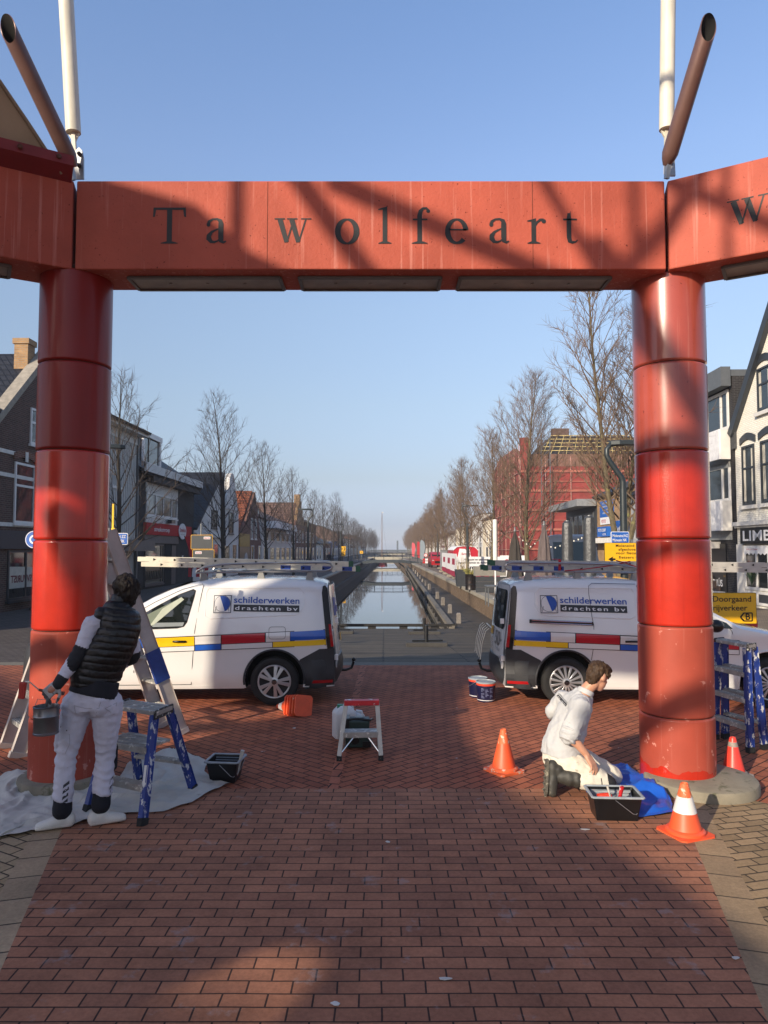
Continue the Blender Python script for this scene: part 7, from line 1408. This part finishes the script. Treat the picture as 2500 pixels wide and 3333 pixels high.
# ------------------------------------------------------------------ right bank: terrace, building site
m_par_b = mat('brown_parasol_cloth', '5c5250', .9, var=.2, scale=6, bump=.5, bscale=12, stretch=(3, 3, .3), bdist=.02); m_par_d = mat('dark_parasol_cloth', '39342f', .9, var=.2, scale=6); m_par_s = mat('silver_parasol_cover', '4b4d4f', .45, .35, var=.25, scale=9, bump=.8, bscale=16, bdist=.02)
def parasol(label, px, py, Y, rmax, mt, kind):
    p0 = D(px, py, Y); zt = p0.z; t = thing('parasol', label, 'parasol', V((p0.x, Y, 0)), 0, 'closed parasols on the right terrace'); m = MB(); n = 28; rings = []
    prof = [(0, .10), (.05, .16), (.2, .5), (.45, .72), (.7, .92), (.88, 1.0), (.97, .82), (1, .7)] if kind == 'cloth' else [(0, .5), (.02, .8), (.1, .92), (.4, 1), (.7, 1.0), (1, .95)]
    hgt = zt - (.55 if kind == 'cloth' else .35)
    for u, k_ in prof: rings.append([V((p0.x + rmax * k_ * (1 + (.16 if kind == 'cloth' else .05) * math.sin(k * 6.2832 / n * 7 + u * 2)) * math.cos(6.2832 * k / n), Y + rmax * k_ * (1 + (.16 if kind == 'cloth' else .05) * math.sin(k * 6.2832 / n * 7 + u * 2)) * math.sin(6.2832 * k / n), zt - hgt * u + .015 * noise.noise(V((k, u * 5, px))))) for k in range(n)])
    m.loft(rings); m.build('folded_cloth', mt, t); m = MB(); m.cyl((p0.x, Y, 0), (p0.x, Y, zt + (.12 if kind == 'cloth' else 0)), .03); m.lathe([(.06, zt + .0), (.06, zt + .03)], c=(p0.x, Y, 0), n=12); m.build('pole', m_pgrey, t)
    m = MB(); m.box(p0.x - .35, p0.x + .35, Y - .35, Y + .35, 0, .08); m.build('base', m_concrete, t)
parasol('dark closed parasol, leftmost of the four on the terrace', 1676, 1728, 24, .28, m_par_d, 'cloth'); parasol('brown closed parasol with a pale finial, second from the left', 1771, 1709, 21.5, .27, m_par_b, 'cloth')
parasol('parasol in a silver cover, left of the two silver ones', 1846, 1697, 20.3, .155, m_par_s, 'cover'); parasol('parasol in a silver cover, rightmost and tallest', 1918, 1680, 19.6, .165, m_par_s, 'cover')
t = thing('light_string', 'string of small white bulbs hung between the parasols', 'string lights', D(1800, 1780, 21)); pp = [D(1690, 1745, 23.8), D(1725, 1778, 23), D(1766, 1750, 21.6), D(1800, 1783, 21.2), D(1845, 1765, 20.4), D(1885, 1752, 20), D(1915, 1738, 19.7)]; m = MB(); m.tube(pp, .006, 4); m.build('cable', m_black, t); m = MB()
for k in range(18): x = k / 17 * 5.999; i = int(x); c = pp[i].lerp(pp[i + 1], x - i); m.ell(c - V((0, 0, .03)), .022, .022, .028, 8, 6)
m.build('bulbs', mat('bulb_glass', 'd0cdc0', .3), t)
def simple_van(name, label, cat, loc, rotz, w, ln, hh, col, glassband):
    t = thing(name, label, cat, loc, rotz); m = MB(); rg = []
    for y, zt, k in ((0, .95, .9), (.12, 1.05, .97), (.9, 1.15, 1), (1.0, 1.25, 1), (1.75, hh * .93, .92), (2.1, hh, .9), (ln - .1, hh, .9), (ln, hh * .95, .86)):
        rg.append([V((x * w / 2 * k, y, z)) for x, z in ((-1, .3), (-1.02, .9), (-1, min(zt, 1.15)), (-.93, zt * .97), (-.6, zt), (.6, zt), (.93, zt * .97), (1, min(zt, 1.15)), (1.02, .9), (1, .3))])
    m.loft(rg); m.build('body', col, t, True); m = MB(); m.add([V((-w * .40, 1.10, 1.30)), V((w * .40, 1.10, 1.30)), V((w * .37, 1.72, hh * .89)), V((-w * .37, 1.72, hh * .89))], [(0, 1, 2, 3)]); [setattr(v, 'y', v.y - .06) for v in m.v]; m.build('windscreen', m_gl, t, True)
    for y in (1.0, ln - .9):
        for s2 in (-1, 1): m = MB(); m.lathe([(.2, -.1), (.33, -.1), (.34, 0), (.33, .1), (.2, .1)], c=(s2 * (w / 2 - .08), y, .34), ax=(1, 0, 0), n=20); m.build('wheel', m_tyre, t, True)
    for s2 in (-1, 1): m = MB(); m.ell((s2 * w * .40, .05, .82), .16, .06, .1); m.build('headlight', glass('headlight_glass', '9fa4a6'), t, True); m = MB(); m.ell((s2 * (w / 2 + .14), 1.2, 1.38), .08, .05, .13); m.build('mirror', m_black, t, True)
    m = MB(); m.box(-w * .3, w * .3, -.02, .05, .5, .75); m.build('grille', m_black, t, True); return t
simple_van('delivery_van', 'dark grey delivery van parked behind the silver parasols', 'van', V((6.9, 25.0, 0)), R(-6), 1.95, 5.2, 2.65, mat('dark_van_paint', '3b4048', .3, coat=.6), True)
simple_van('delivery_van', 'small red van parked at the kerb beside the steel site fence', 'van', S(5.0, 79), R(4), 1.6, 3.8, 1.75, mat('red_van_paint', 'a01a20', .3, coat=.6), True)
# planter barrel etc.
q = V((D(1532, 1900, 36.0).x, 36.0, .03)); t = thing('planter_barrel', 'black oil drum planter with yellow-green grass on the quay', 'planter', q); m = MB(); m.lathe([(.27, 0), (.28, .02), (.27, .04), (.27, .25), (.285, .27), (.27, .29), (.27, .52), (.285, .54), (.27, .56), (.27, .78), (.28, .8), (.25, .8), (.25, .74)], n=26); m.build('drum', mat('rusty_black_drum', '221d1c', .4, .3, var=.3, spots=('4a2a22', 5, .6, .1)), t, True); m = MB(); rl = random.Random(5)
for k in range(130): a = rl.uniform(0, 6.28); rr = rl.uniform(.05, .24); l = rl.uniform(.2, .42); p_ = V((rr * math.cos(a), rr * math.sin(a), .75)); m.tube([p_, p_ + V((.3 * l * math.cos(a), .3 * l * math.sin(a), l * .8)), p_ + V((.9 * l * math.cos(a), .9 * l * math.sin(a), l * .75))], [.008, .007, .002], 3, cap=False)
m.build('grass', mat('dry_grass', '8f8a4a', .8, var=.3, scale=20), t, True)
t = thing('planter_box', 'dark tapered planter box next to the oil drum planter', 'planter', V((D(1506, 1880, 40).x, 40, 0))); m = MB(); m.loft([[V((x * .42 * k, y * .42 * k, z)) for x, y in ((-1, -1), (1, -1), (1, 1), (-1, 1))] for k, z in ((.8, 0), (1, .95), (.93, .95), (.9, .85))], smooth=False); m.build('box', m_dkgrey, t, True); m = MB()
for k in range(70): a = rl.uniform(0, 6.28); p_ = V((.3 * math.cos(a), .3 * math.sin(a), .85)); m.tube([p_, p_ + V((rl.uniform(-.15, .15), rl.uniform(-.15, .15), rl.uniform(.4, 1.0)))], [.008, .003], 3, cap=False)
m.build('dry_stems', mat('dry_stems', 'a09070', .9), t, True)
t = thing('terrace_screen', 'black slatted terrace wall behind the drum planter', 'screen', V((D(1590, 1890, 34).x, 34, 0))); a, b2 = D(1549, 1905, 34), D(1680, 1866, 34); m = MB(); [m.box(a.x, b2.x, 34, 34.1, .02 + .26 * k, .26 + .26 * k) for k in range(3)]; m.build('slats', m_dkgrey, t); m = MB(); m.box(a.x + .0, a.x + .9 + .6, 34.3, 34.9, .8, 1.25); m.build('bench_back', mat('grey_upholstery', '7d7a72', .9), t)
t = thing('terrace_table', 'long grey steel terrace table beside the right van', 'table', V((D(1625, 1930, 26).x, 26, 0))); a, b2 = D(1586, 1888, 26), D(1668, 1888, 26); m = MB(); m.box(a.x, b2.x + .4, 26, 26.8, .70, .75); m.build('table_top', m_fascia, t, bevel=.01)
for fx, fy in ((0.02, 26.05), (.36, 26.05), (.66, 26.05), (.02, 26.75), (.98, 26.05)): x = a.x + (b2.x + .4 - a.x) * fx; m = MB(); m.box(x, x + .04, fy, fy + .04, 0, .70); m.build('leg', m_fascia, t)
t = thing('banner_pole', 'thick white pole standing between the second tree and the scaffolding', 'pole', V((D(1612, 1800, 30).x, 30, 0))); x = D(1612, 1800, 30).x; z1 = D(0, 1694, 30).z; m = MB(); m.cyl((x, 30, 1.25), (x, 30, z1), .095); m.ell((x, 30, z1), .095, .095, .05); m.build('cover', mat('white_canvas', 'd6d3cb', .7), t); m = MB(); m.cyl((x, 30, 0), (x, 30, 1.3), .035); m.lathe([(.12, 0), (.12, .03), (.04, .05)], c=(x, 30, 0), n=16); m.build('foot', m_wt, t)
Y = 49; t = thing('site_hoarding', 'white building site banner with text about apartments and town houses', 'hoarding', V((D(1545, 1880, Y).x, Y, 0))); a, b2 = D(1484, 1885, Y), D(1640, 1812, Y); m = MB(); m.box(a.x, b2.x, Y, Y + .05, .15, b2.z); m.build('banner', m_wt, t); m = MB(); m.box(a.x, b2.x, Y - .012, Y, .15, .5); m.build('maroon_band', mat('maroon_band', '8f1d3a', .6), t)
stext(t, 'Verbouw en uitbreiding', 1511, 1824, 85, 6, Y - .02, m_black, .012); stext(t, 'Appartementen en stadswoningen', 1491, 1834, 126, 6, Y - .02, m_black, .012); stext(t, "'t Smelne", 1498, 1852, 90, 12, Y - .02, m_black, .02); [m.box(0, 0, 0, 0, 0, 0) for _ in ()]
m = MB(); [m.box(x - .15, x + .15, Y - .3, Y + .4, 0, .12) for x in (a.x + .1, b2.x - .1)]; m.build('foot_block', m_concrete, t)
Y = 40.0; t = thing('site_hoarding', 'white site banner with a red house logo behind the parasols', 'hoarding', V((D(1680, 1860, Y).x, Y, 0))); a, b2 = D(1628, 1880, Y), D(1722, 1808, Y); m = MB(); m.box(a.x, b2.x, Y, Y + .05, .1, b2.z); m.build('banner', m_wt, t); m = MB(); f = lambda px, py: D(px, py, Y) - V((0, .012, 0)); m.add([f(1632, 1830), f(1650, 1819), f(1665, 1830), f(1665, 1837), f(1632, 1837)], [(0, 1, 2, 3, 4)]); m.build('house_logo', MC['sign_red'], t); stext(t, 'W B I', 1694, 1833, 26, 6, Y - .012, MC['print_grey'], .0)
for k, (px, Y, lab) in enumerate(((1476, 52, 'nearest'), (1461, 57, 'middle'), (1446, 63, 'farthest'))):
    t = thing('site_hoarding', 'narrow white and maroon site panel along the kerb, %s of three' % lab, 'hoarding', V((D(px, 1850, Y).x, Y, 0)), 0, 'site panels along the kerb'); x = D(px, 1850, Y).x; m = MB(); m.box(x - .02, x + .02, Y - 2.2, Y + 2.2, .5, 1.75); m.build('banner', m_wt, t); m = MB(); m.box(x - .022, x + .022, Y - 2.2, Y + 2.2, .12, .499); m.build('maroon_band', MC['maroon_band'], t); m = MB(); m.box(x - .025, x - .021, Y - 1.2, Y + .8, .95, 1.4); m.build('printed_logo', MC['maroon_band'], t); m = MB(); [m.box(x - .3, x + .3, yy - .12, yy + .12, 0, .12) for yy in (Y - 2.1, Y + 2.1)]; m.build('foot_block', m_concrete, t)
for k, (Y, lab) in enumerate(((69, 'nearer'), (74, 'farther'))):
    x = S(4.95, Y).x; t = thing('site_fence', 'galvanised mesh site fence along the kerb, %s panel' % lab, 'fence', V((x, Y, 0)), 0, 'mesh fence panels'); m = MB(); [m.bar(V((x, Y - 2.2 + .16 * q, .15)), V((x, Y - 2.2 + .16 * q, 1.95)), .014, .014) for q in range(28)]; [m.bar(V((x, Y - 2.2, z)), V((x, Y + 2.2, z)), .035, .035) for z in (.15, 1.0, 1.95)]; m.build('mesh', m_steel, t); m = MB(); [m.box(x - .3, x + .3, yy - .12, yy + .12, 0, .12) for yy in (Y - 2.1, Y + 2.1)]; m.build('foot_block', m_concrete, t)
Y = 60; t = thing('food_trailer', 'red food trailer with a rounded white roof behind the site banner', 'trailer', V((D(1515, 1800, Y).x, Y, 0))); a, b2 = D(1476, 1880, Y), D(1556, 1782, Y); zt = D(0, 1778, Y).z; w = b2.x - a.x; m = MB(); pr = [(a.x, .4), (b2.x, .4), (b2.x, zt - .35), (b2.x - .3, zt - .08), (b2.x - .8, zt), (a.x + .8, zt), (a.x + .3, zt - .08), (a.x, zt - .35)]; m.prism(pr, lambda u, v, ww: V((u, Y + ww, v)), 0, 5); m.build('body', m_rd, t); m = MB(); pr2 = [(u, v) for u, v in pr[2:]]; pr3 = [((u - (a.x + b2.x) / 2) * 1.03 + (a.x + b2.x) / 2, v + .05) for u, v in pr2]; m.prism(pr2 + pr3[::-1], lambda u, v, ww: V((u, Y + ww, v)), -.06, 5.05); m.build('roof', m_wt, t); m = MB(); m.add([V((a.x + w * .15, Y - .01, 1.2)), V((a.x + w * .75, Y - .01, 1.2)), V((a.x + w * .65, Y - .01, zt - .25)), V((a.x + w * .25, Y - .01, zt - .2))], [(0, 1, 2, 3)]); m.build('sign_panel', m_wt, t); stext(t, 'Smulr', 1502, 1806, 34, 7, Y - .02, mat('trailer_red', 'a3182a', .5), .02)
m = MB(); [m.lathe([(.2, -.1), (.32, -.1), (.32, .1), (.2, .1)], c=(x, Y + 2.5, .33), ax=(1, 0, 0), n=18) for x in (a.x + .1, b2.x - .1)]; m.build('wheel', m_tyre, t)
Y = 88; t = thing('road_barrier', 'red and white barrier with a round no-entry-for-pedestrians sign on the right street', 'barrier', V((D(1388, 1840, Y).x, Y, 0))); a, b2 = D(1376, 1836, Y), D(1401, 1822, Y)
for k in range(3): x0, x1 = a.x + (b2.x - a.x) * k / 3, a.x + (b2.x - a.x) * (k + 1) / 3; m = MB(); m.box(x0, x1, Y, Y + .05, .32, .56); m.box(x0, x1, Y, Y + .05, .66, .9); m.build('board', (MC['barrier_red'], m_wt)[k % 2], t)
m = MB(); m.box(a.x, a.x + .06, Y + .06, Y + .1, 0, .95); m.box(b2.x - .06, b2.x, Y + .06, Y + .1, 0, .95); m.cyl(((a.x + b2.x) / 2 - .1, Y + .08, 0), ((a.x + b2.x) / 2 - .1, Y + .08, 1.6), .03, n=8); m.build('posts', m_pgrey, t); c = V(((a.x + b2.x) / 2 - .1, Y, 1.32)); m = MB(); m.lathe([(.24, 0), (.24, .03), (.0, .03)], c=c, ax=(0, -1, 0), n=24); m.build('sign_panel', m_wt, t); m = MB(); m.lathe([(.24, .032), (.17, .032)], c=c, ax=(0, -1, 0), n=24, cap=False); m.build('red_ring', MC['barrier_red'], t); m = MB(); m.ell(c - V((0, .04, -.06)), .03, .01, .03); m.bar(c - V((0, .04, -.03)), c - V((0, .04, .1)), .05, .01); m.build('walker_symbol', m_black, t)
for k, (px, Y, col, lab) in enumerate(((1357, 120, 'c8414c', 'red'), (1367, 100, '7c8890', 'grey'), (1340, 140, 'c5525a', 'pale red'))):
    t = thing('beach_flag', 'distant %s beach flag on the right street' % lab, 'flag', V((D(px, 1820, Y).x, Y, 0))); x = t.location.x; m = MB(); m.prism([(x, .7), (x + .5, .5), (x + .75, 2.4), (x + .6, 3.1), (x + .2, 3.4), (x, 3.0)], lambda u, v, w: V((u, Y + w, v)), 0, .02); m.build('fabric', mat('flag_' + lab.replace(' ', '_'), col, .7), t); m = MB(); m.cyl((x, Y, 0), (x, Y, 3.3), .03, n=6); m.build('pole', m_pgrey, t)

# ------------------------------------------------------------------ bridges, boat, far end
def bridge(label, Y, prof, th, mt, rail_h, w=2.4):
    t = thing('footbridge', label, 'bridge', S(-1, Y, 0), 0, 'bridges over the canal'); m = MB()
    pts = [(x, z) for x, z in prof] + [(x, z - th) for x, z in prof[::-1]]; m.prism(pts, lambda u, v, ww: S(u, Y + ww, v), 0, w); m.build('deck', mt, t)
    m = MB()
    for yy in (Y + .06, Y + w - .06):
        top = [S(x, yy, z + rail_h) for x, z in prof]; m.tube(top, .035, 6); m.tube([p_ - V((0, 0, rail_h * .5)) for p_ in top], .018, 5)
        for (xa, za), (xb, zb2) in zip(prof, prof[1:]):
            n = max(1, int(abs(xb - xa) / 1.1))
            for k in range(n + 1): x = xa + (xb - xa) * k / n; z = za + (zb2 - za) * k / n; m.bar(S(x, yy, z), S(x, yy, z + rail_h), .05, .03)
    m.build('railing', m_lamp, t); return t
bridge('nearest footbridge, dark with sloped ends and thin railings', 104, [(-6.4, .12), (-2.9, .48), (1.2, .48), (4.6, .05)], .42, mat('dark_bridge_steel', '3a4144', .55, .2, var=.15), .95)
bridge('second bridge, pale concrete deck behind the dark footbridge', 162, [(-6, .25), (4, .25)], .62, mat('pale_concrete', 'a09a88', .8, var=.1), .9, 6)
bridge('third bridge, thin grey deck far down the canal', 260, [(-6, .5), (4, .5)], .6, MC['pale_concrete'], .9, 5)
t = thing('lift_bridge', 'far low grey bridge with one dark post closing the canal view', 'bridge', S(0, 420, 0)); m = MB(); m.box(S(2, 420).x - .5, S(2, 420).x + .5, 420, 421, 0, 7); m.box(S(-14, 420).x, S(9, 420).x, 419, 424, .6, 1.6); m.build('frame', mat('far_grey_steel', '4b5358', .7), t)
Y = 196; t = thing('sailing_boat', 'red-hulled sailing boat with a tall wooden mast moored beyond the second bridge', 'boat', S(-3.3, Y, ZW)); m = MB(); rg = []
for k in range(9): u = k / 8; w = 1.45 * math.sin(math.pi * (.12 + .8 * u)) ** .6; rg.append([S(-3.3 + w * x, Y - 5 + 11 * u, ZW + z) for x, z in ((-1, 1.35), (-.9, .5), (-.5, -.2), (.5, -.2), (.9, .5), (1, 1.35))])
m.loft(rg); m.build('hull', mat('boat_red', '9c1d1f', .4, var=.1), t); m = MB(); m.cyl(S(-3.35, Y, ZW + 1), S(-3.35, Y, 12.2), .11, .07, 8); m.build('mast', mat('mast_wood', '6b4a36', .6), t); m = MB(); m.tube([S(-3.35, Y, 12), S(-4.6, Y + 1, -.5)], .015, 4); m.tube([S(-3.35, Y, 12), S(-1.9, Y - 4, -.5)], .015, 4); m.build('rigging', m_black, t); m = MB(); m.box(S(-3.4, Y).x, S(-3.0, Y).x, Y, Y + .02, 12.0, 12.25); m.build('pennant', m_wt, t)
t = thing('person', 'distant walker in dark clothes on the left street', 'person', S(-6.95, 76)); b = MB(); c = S(-6.95, 76)
for s2 in (-1, 1): limb(b, [c + V((.09 * s2, .1 * s2, .86)), c + V((.1 * s2, .16 * s2, .48)), c + V((.1 * s2, .12 * s2 - .05, .06))], [.1, .07, .05]); limb(b, [c + V((.2 * s2, 0, 1.42)), c + V((.25 * s2, -.03 * s2, 1.12)), c + V((.22 * s2, -.14 * s2, .88))], [.07, .055, .045]); b.ell(c + V((.1 * s2, .12 * s2 - .12, .04)), .05, .13, .05)
torso(b, [(c + V((0, 0, .82)), .16, .12), (c + V((0, 0, 1.1)), .16, .12), (c + V((0, 0, 1.4)), .2, .12), (c + V((0, 0, 1.52)), .08, .07)], V((1, 0, 0))); b.ell(c + V((0, 0, 1.66)), .085, .1, .125); remesh(b, 'body', [mat('dark_coat', '23252c', .9), m_skin], t, .02, 1, None, lambda q: 1 if q.z > 1.53 else 0)

# ------------------------------------------------------------------ unseen sheets, rods and a block added behind the viewer to shade the square
EA, EQ, TN = V((math.cos(SUN_AZ), -math.sin(SUN_AZ), 0)), V((math.sin(SUN_AZ), math.cos(SUN_AZ), 0)), math.tan(SUN_EL)
def sp(a, b2, q): return EA * a + EQ * q + V((0, 0, b2 - TN * q))
def occluder(label, pts, q, bulge=.5):  # unseen added sheet, outline set in sun coordinates for its shadow
    m = MB(); n = len(pts); ca = sum(p_[0] for p_ in pts) / n; amax = max(abs(p_[0] - ca) for p_ in pts)
    f = [sp(a, b2, q - bulge * (1 - ((a - ca) / amax) ** 2)) for a, b2 in pts]; bk = [p_ - EQ * .03 for p_ in f]
    m.add(f + bk, [tuple(range(n)), tuple(range(n, 2 * n))] + [(i, (i + 1) % n, n + (i + 1) % n, n + i) for i in range(n)])
    t = thing('canopy_sail', label, 'canopy', V((f[0].x, f[0].y, min(p_.z for p_ in f))), 0); m.build('fabric', m_sail, t)
occluder('added large beige sail of the pavilion behind the viewer, upper one', [(-7.74, 3.7), (-7.3, 4.25), (-7.1, 7.0), (-6.6, 7.0), (-5.8, 6.66), (-5.2, 6.62), (-4.85, 6.32), (-4.54, 6.22), (-4.1, 5.9), (-3.2, 5.4), (-2.38, 5.0), (-2.36, 4.4), (-3.4, 4.05), (-4.5, 3.85), (-5.6, 3.78), (-6.43, 3.75)], -8, .0)
occluder('narrow panel added behind the viewer to shade the left van', [(-7.86, 2.35), (-7.76, 3.9), (-6.4, 3.9), (-6.42, 2.6)], -8.1, .0)
occluder('added large beige sail of the pavilion behind the viewer, lower one', [(-6.0, .0), (-6.02, 2.9), (-6.25, 3.55), (-6.1, 3.72), (-5.6, 3.38), (-5.02, 2.97), (-4.3, 2.62), (-3.7, 2.39), (-2.95, 2.1), (-2.2, 2.0), (-1.26, 1.78), (-.4, 1.5), (.6, .9), (1.6, .0), (-2.3, .0), (-2.38, .84), (-2.5, 1.0), (-2.7, 1.06), (-2.88, 1.01), (-3.0, .85), (-3.06, .0)], -10, .6)
t = thing('canopy_sail', 'added broad roof sail over the middle of the pavilion above the viewer', 'canopy', V((0, -2, 8))); m = MB(); rows = []  # unseen sheet added edge-on to the sun to dim the sky light
for j in range(9):
    y = 3.4 - 11.4 * j / 8; rows.append([V((x, y, 8.95 - TN * (x * math.sin(SUN_AZ) + y * math.cos(SUN_AZ)) + .10 * math.sin(3.14 * i / 10) * math.sin(3.14 * j / 8))) for i, x in enumerate([(-5.5 - .5 * j) + (10.5 + .9 * j) * i / 10 for i in range(11)])])
m.loft(rows, cap=False, closed=False); m.loft([[v + V((0, 0, .02)) for v in r] for r in rows], cap=False, closed=False); m.build('fabric', m_sail, t)
def block(label, pts, q, dpt, mt):  # out-of-view block, silhouette shaped for the shade it casts
    m = MB(); n = len(pts); f = [sp(a, b2, q) for a, b2 in pts]; f[0].z = f[-1].z = 0; bk = [p_ - EQ * dpt for p_ in f]
    m.add(f + bk, [tuple(range(n)), tuple(range(n, 2 * n))[::-1]] + [(i, (i + 1) % n, n + (i + 1) % n, n + i) for i in range(n)])
    t = thing('shade_building', label, 'building', V((f[0].x, f[0].y, 0))); m.build('wall', mt, t)
block('unseen brick building behind the viewer, roofline shaped to shade the square', [(-14, 0), (-14, 2.1), (-9, 1.85), (-8.35, 1.6), (-7.9, 1.12), (-6.5, 1.72), (-5.95, 1.95), (-5.9, .6), (-3.4, .55), (-3.3, .84), (-2.6, .87), (-2.05, .84), (-2.0, .4), (6, .3), (6, 0)], -26, 7, m_brick_r)
def rod(kind, a0, b0, a1, b1, r, q, label):  # unseen added pole, laid along one wanted shadow band
    p0, p1 = sp(a0, b0, q), sp(a1, b1, q); t = thing('mast_pole' if kind else 'strut_pipe', label, 'mast' if kind else 'strut', p0); m = MB(); m.cyl(p0, p1, r); m.build('pole', m_pole if kind else m_strut, t)
for k, (kd, a0, b0, a1, b1, r, q) in enumerate(((1, -4.92, 6.0, -4.92, 8.8, .06, -8.2), (0, -4.75, 7.45, -3.5, 5.6, .095, -8.8), (0, -4.3, 7.14, -2.4, 6.63, .10, -9.4), (0, -3.1, 8.2, -2.1, 6.25, .055, -8.4), (1, -2.16, 6.9, -2.16, 8.8, .04, -8.0), (0, -2.3, 6.85, -1.2, 8.6, .085, -8.6),
        (0, -2.3, 8.12, -.2, 6.67, .085, -9.0), (1, -1.46, 6.6, -1.46, 8.6, .04, -8.1), (0, -2.45, 7.15, -1.35, 5.15, .12, -9.2), (0, -2.8, 5.36, -1.2, 5.62, .16, -9.6), (0, -2.7, 4.38, -1.2, 4.84, .085, -9.6), (1, -2.27, 3.2, -2.27, 5.3, .09, -9.1), (0, -2.5, 2.85, -1.2, 3.75, .11, -9.6), (0, -8.4, 1.42, -6.05, 2.42, .12, -9.8))):
    rod(kd, a0, b0, a1, b1, r, q, ('white pole added behind the viewer to cast a shadow band, %s counted from the left' if kd else 'grey pipe added behind the viewer to cast a shadow band, %s counted from the left') % ORD[k])
# winter haze over the whole place
hz = MB().box(-1310, 1310, -70, 1510, -3.6, 17.5).build('haze', None); hz.data.materials.clear(); hz['kind'] = 'stuff'; hm = bpy.data.materials.new('haze'); hm.use_nodes = True; ht = hm.node_tree; ht.nodes.remove(ht.nodes['Principled BSDF'])
pv = ht.nodes.new('ShaderNodeVolumePrincipled'); pv.inputs['Color'].default_value = (.80, .86, .95, 1); pv.inputs['Density'].default_value = .0006; pv.inputs['Anisotropy'].default_value = 0.0
ht.links.new(pv.outputs[0], ht.nodes['Material Output'].inputs['Volume']); hz.data.materials.append(hm)
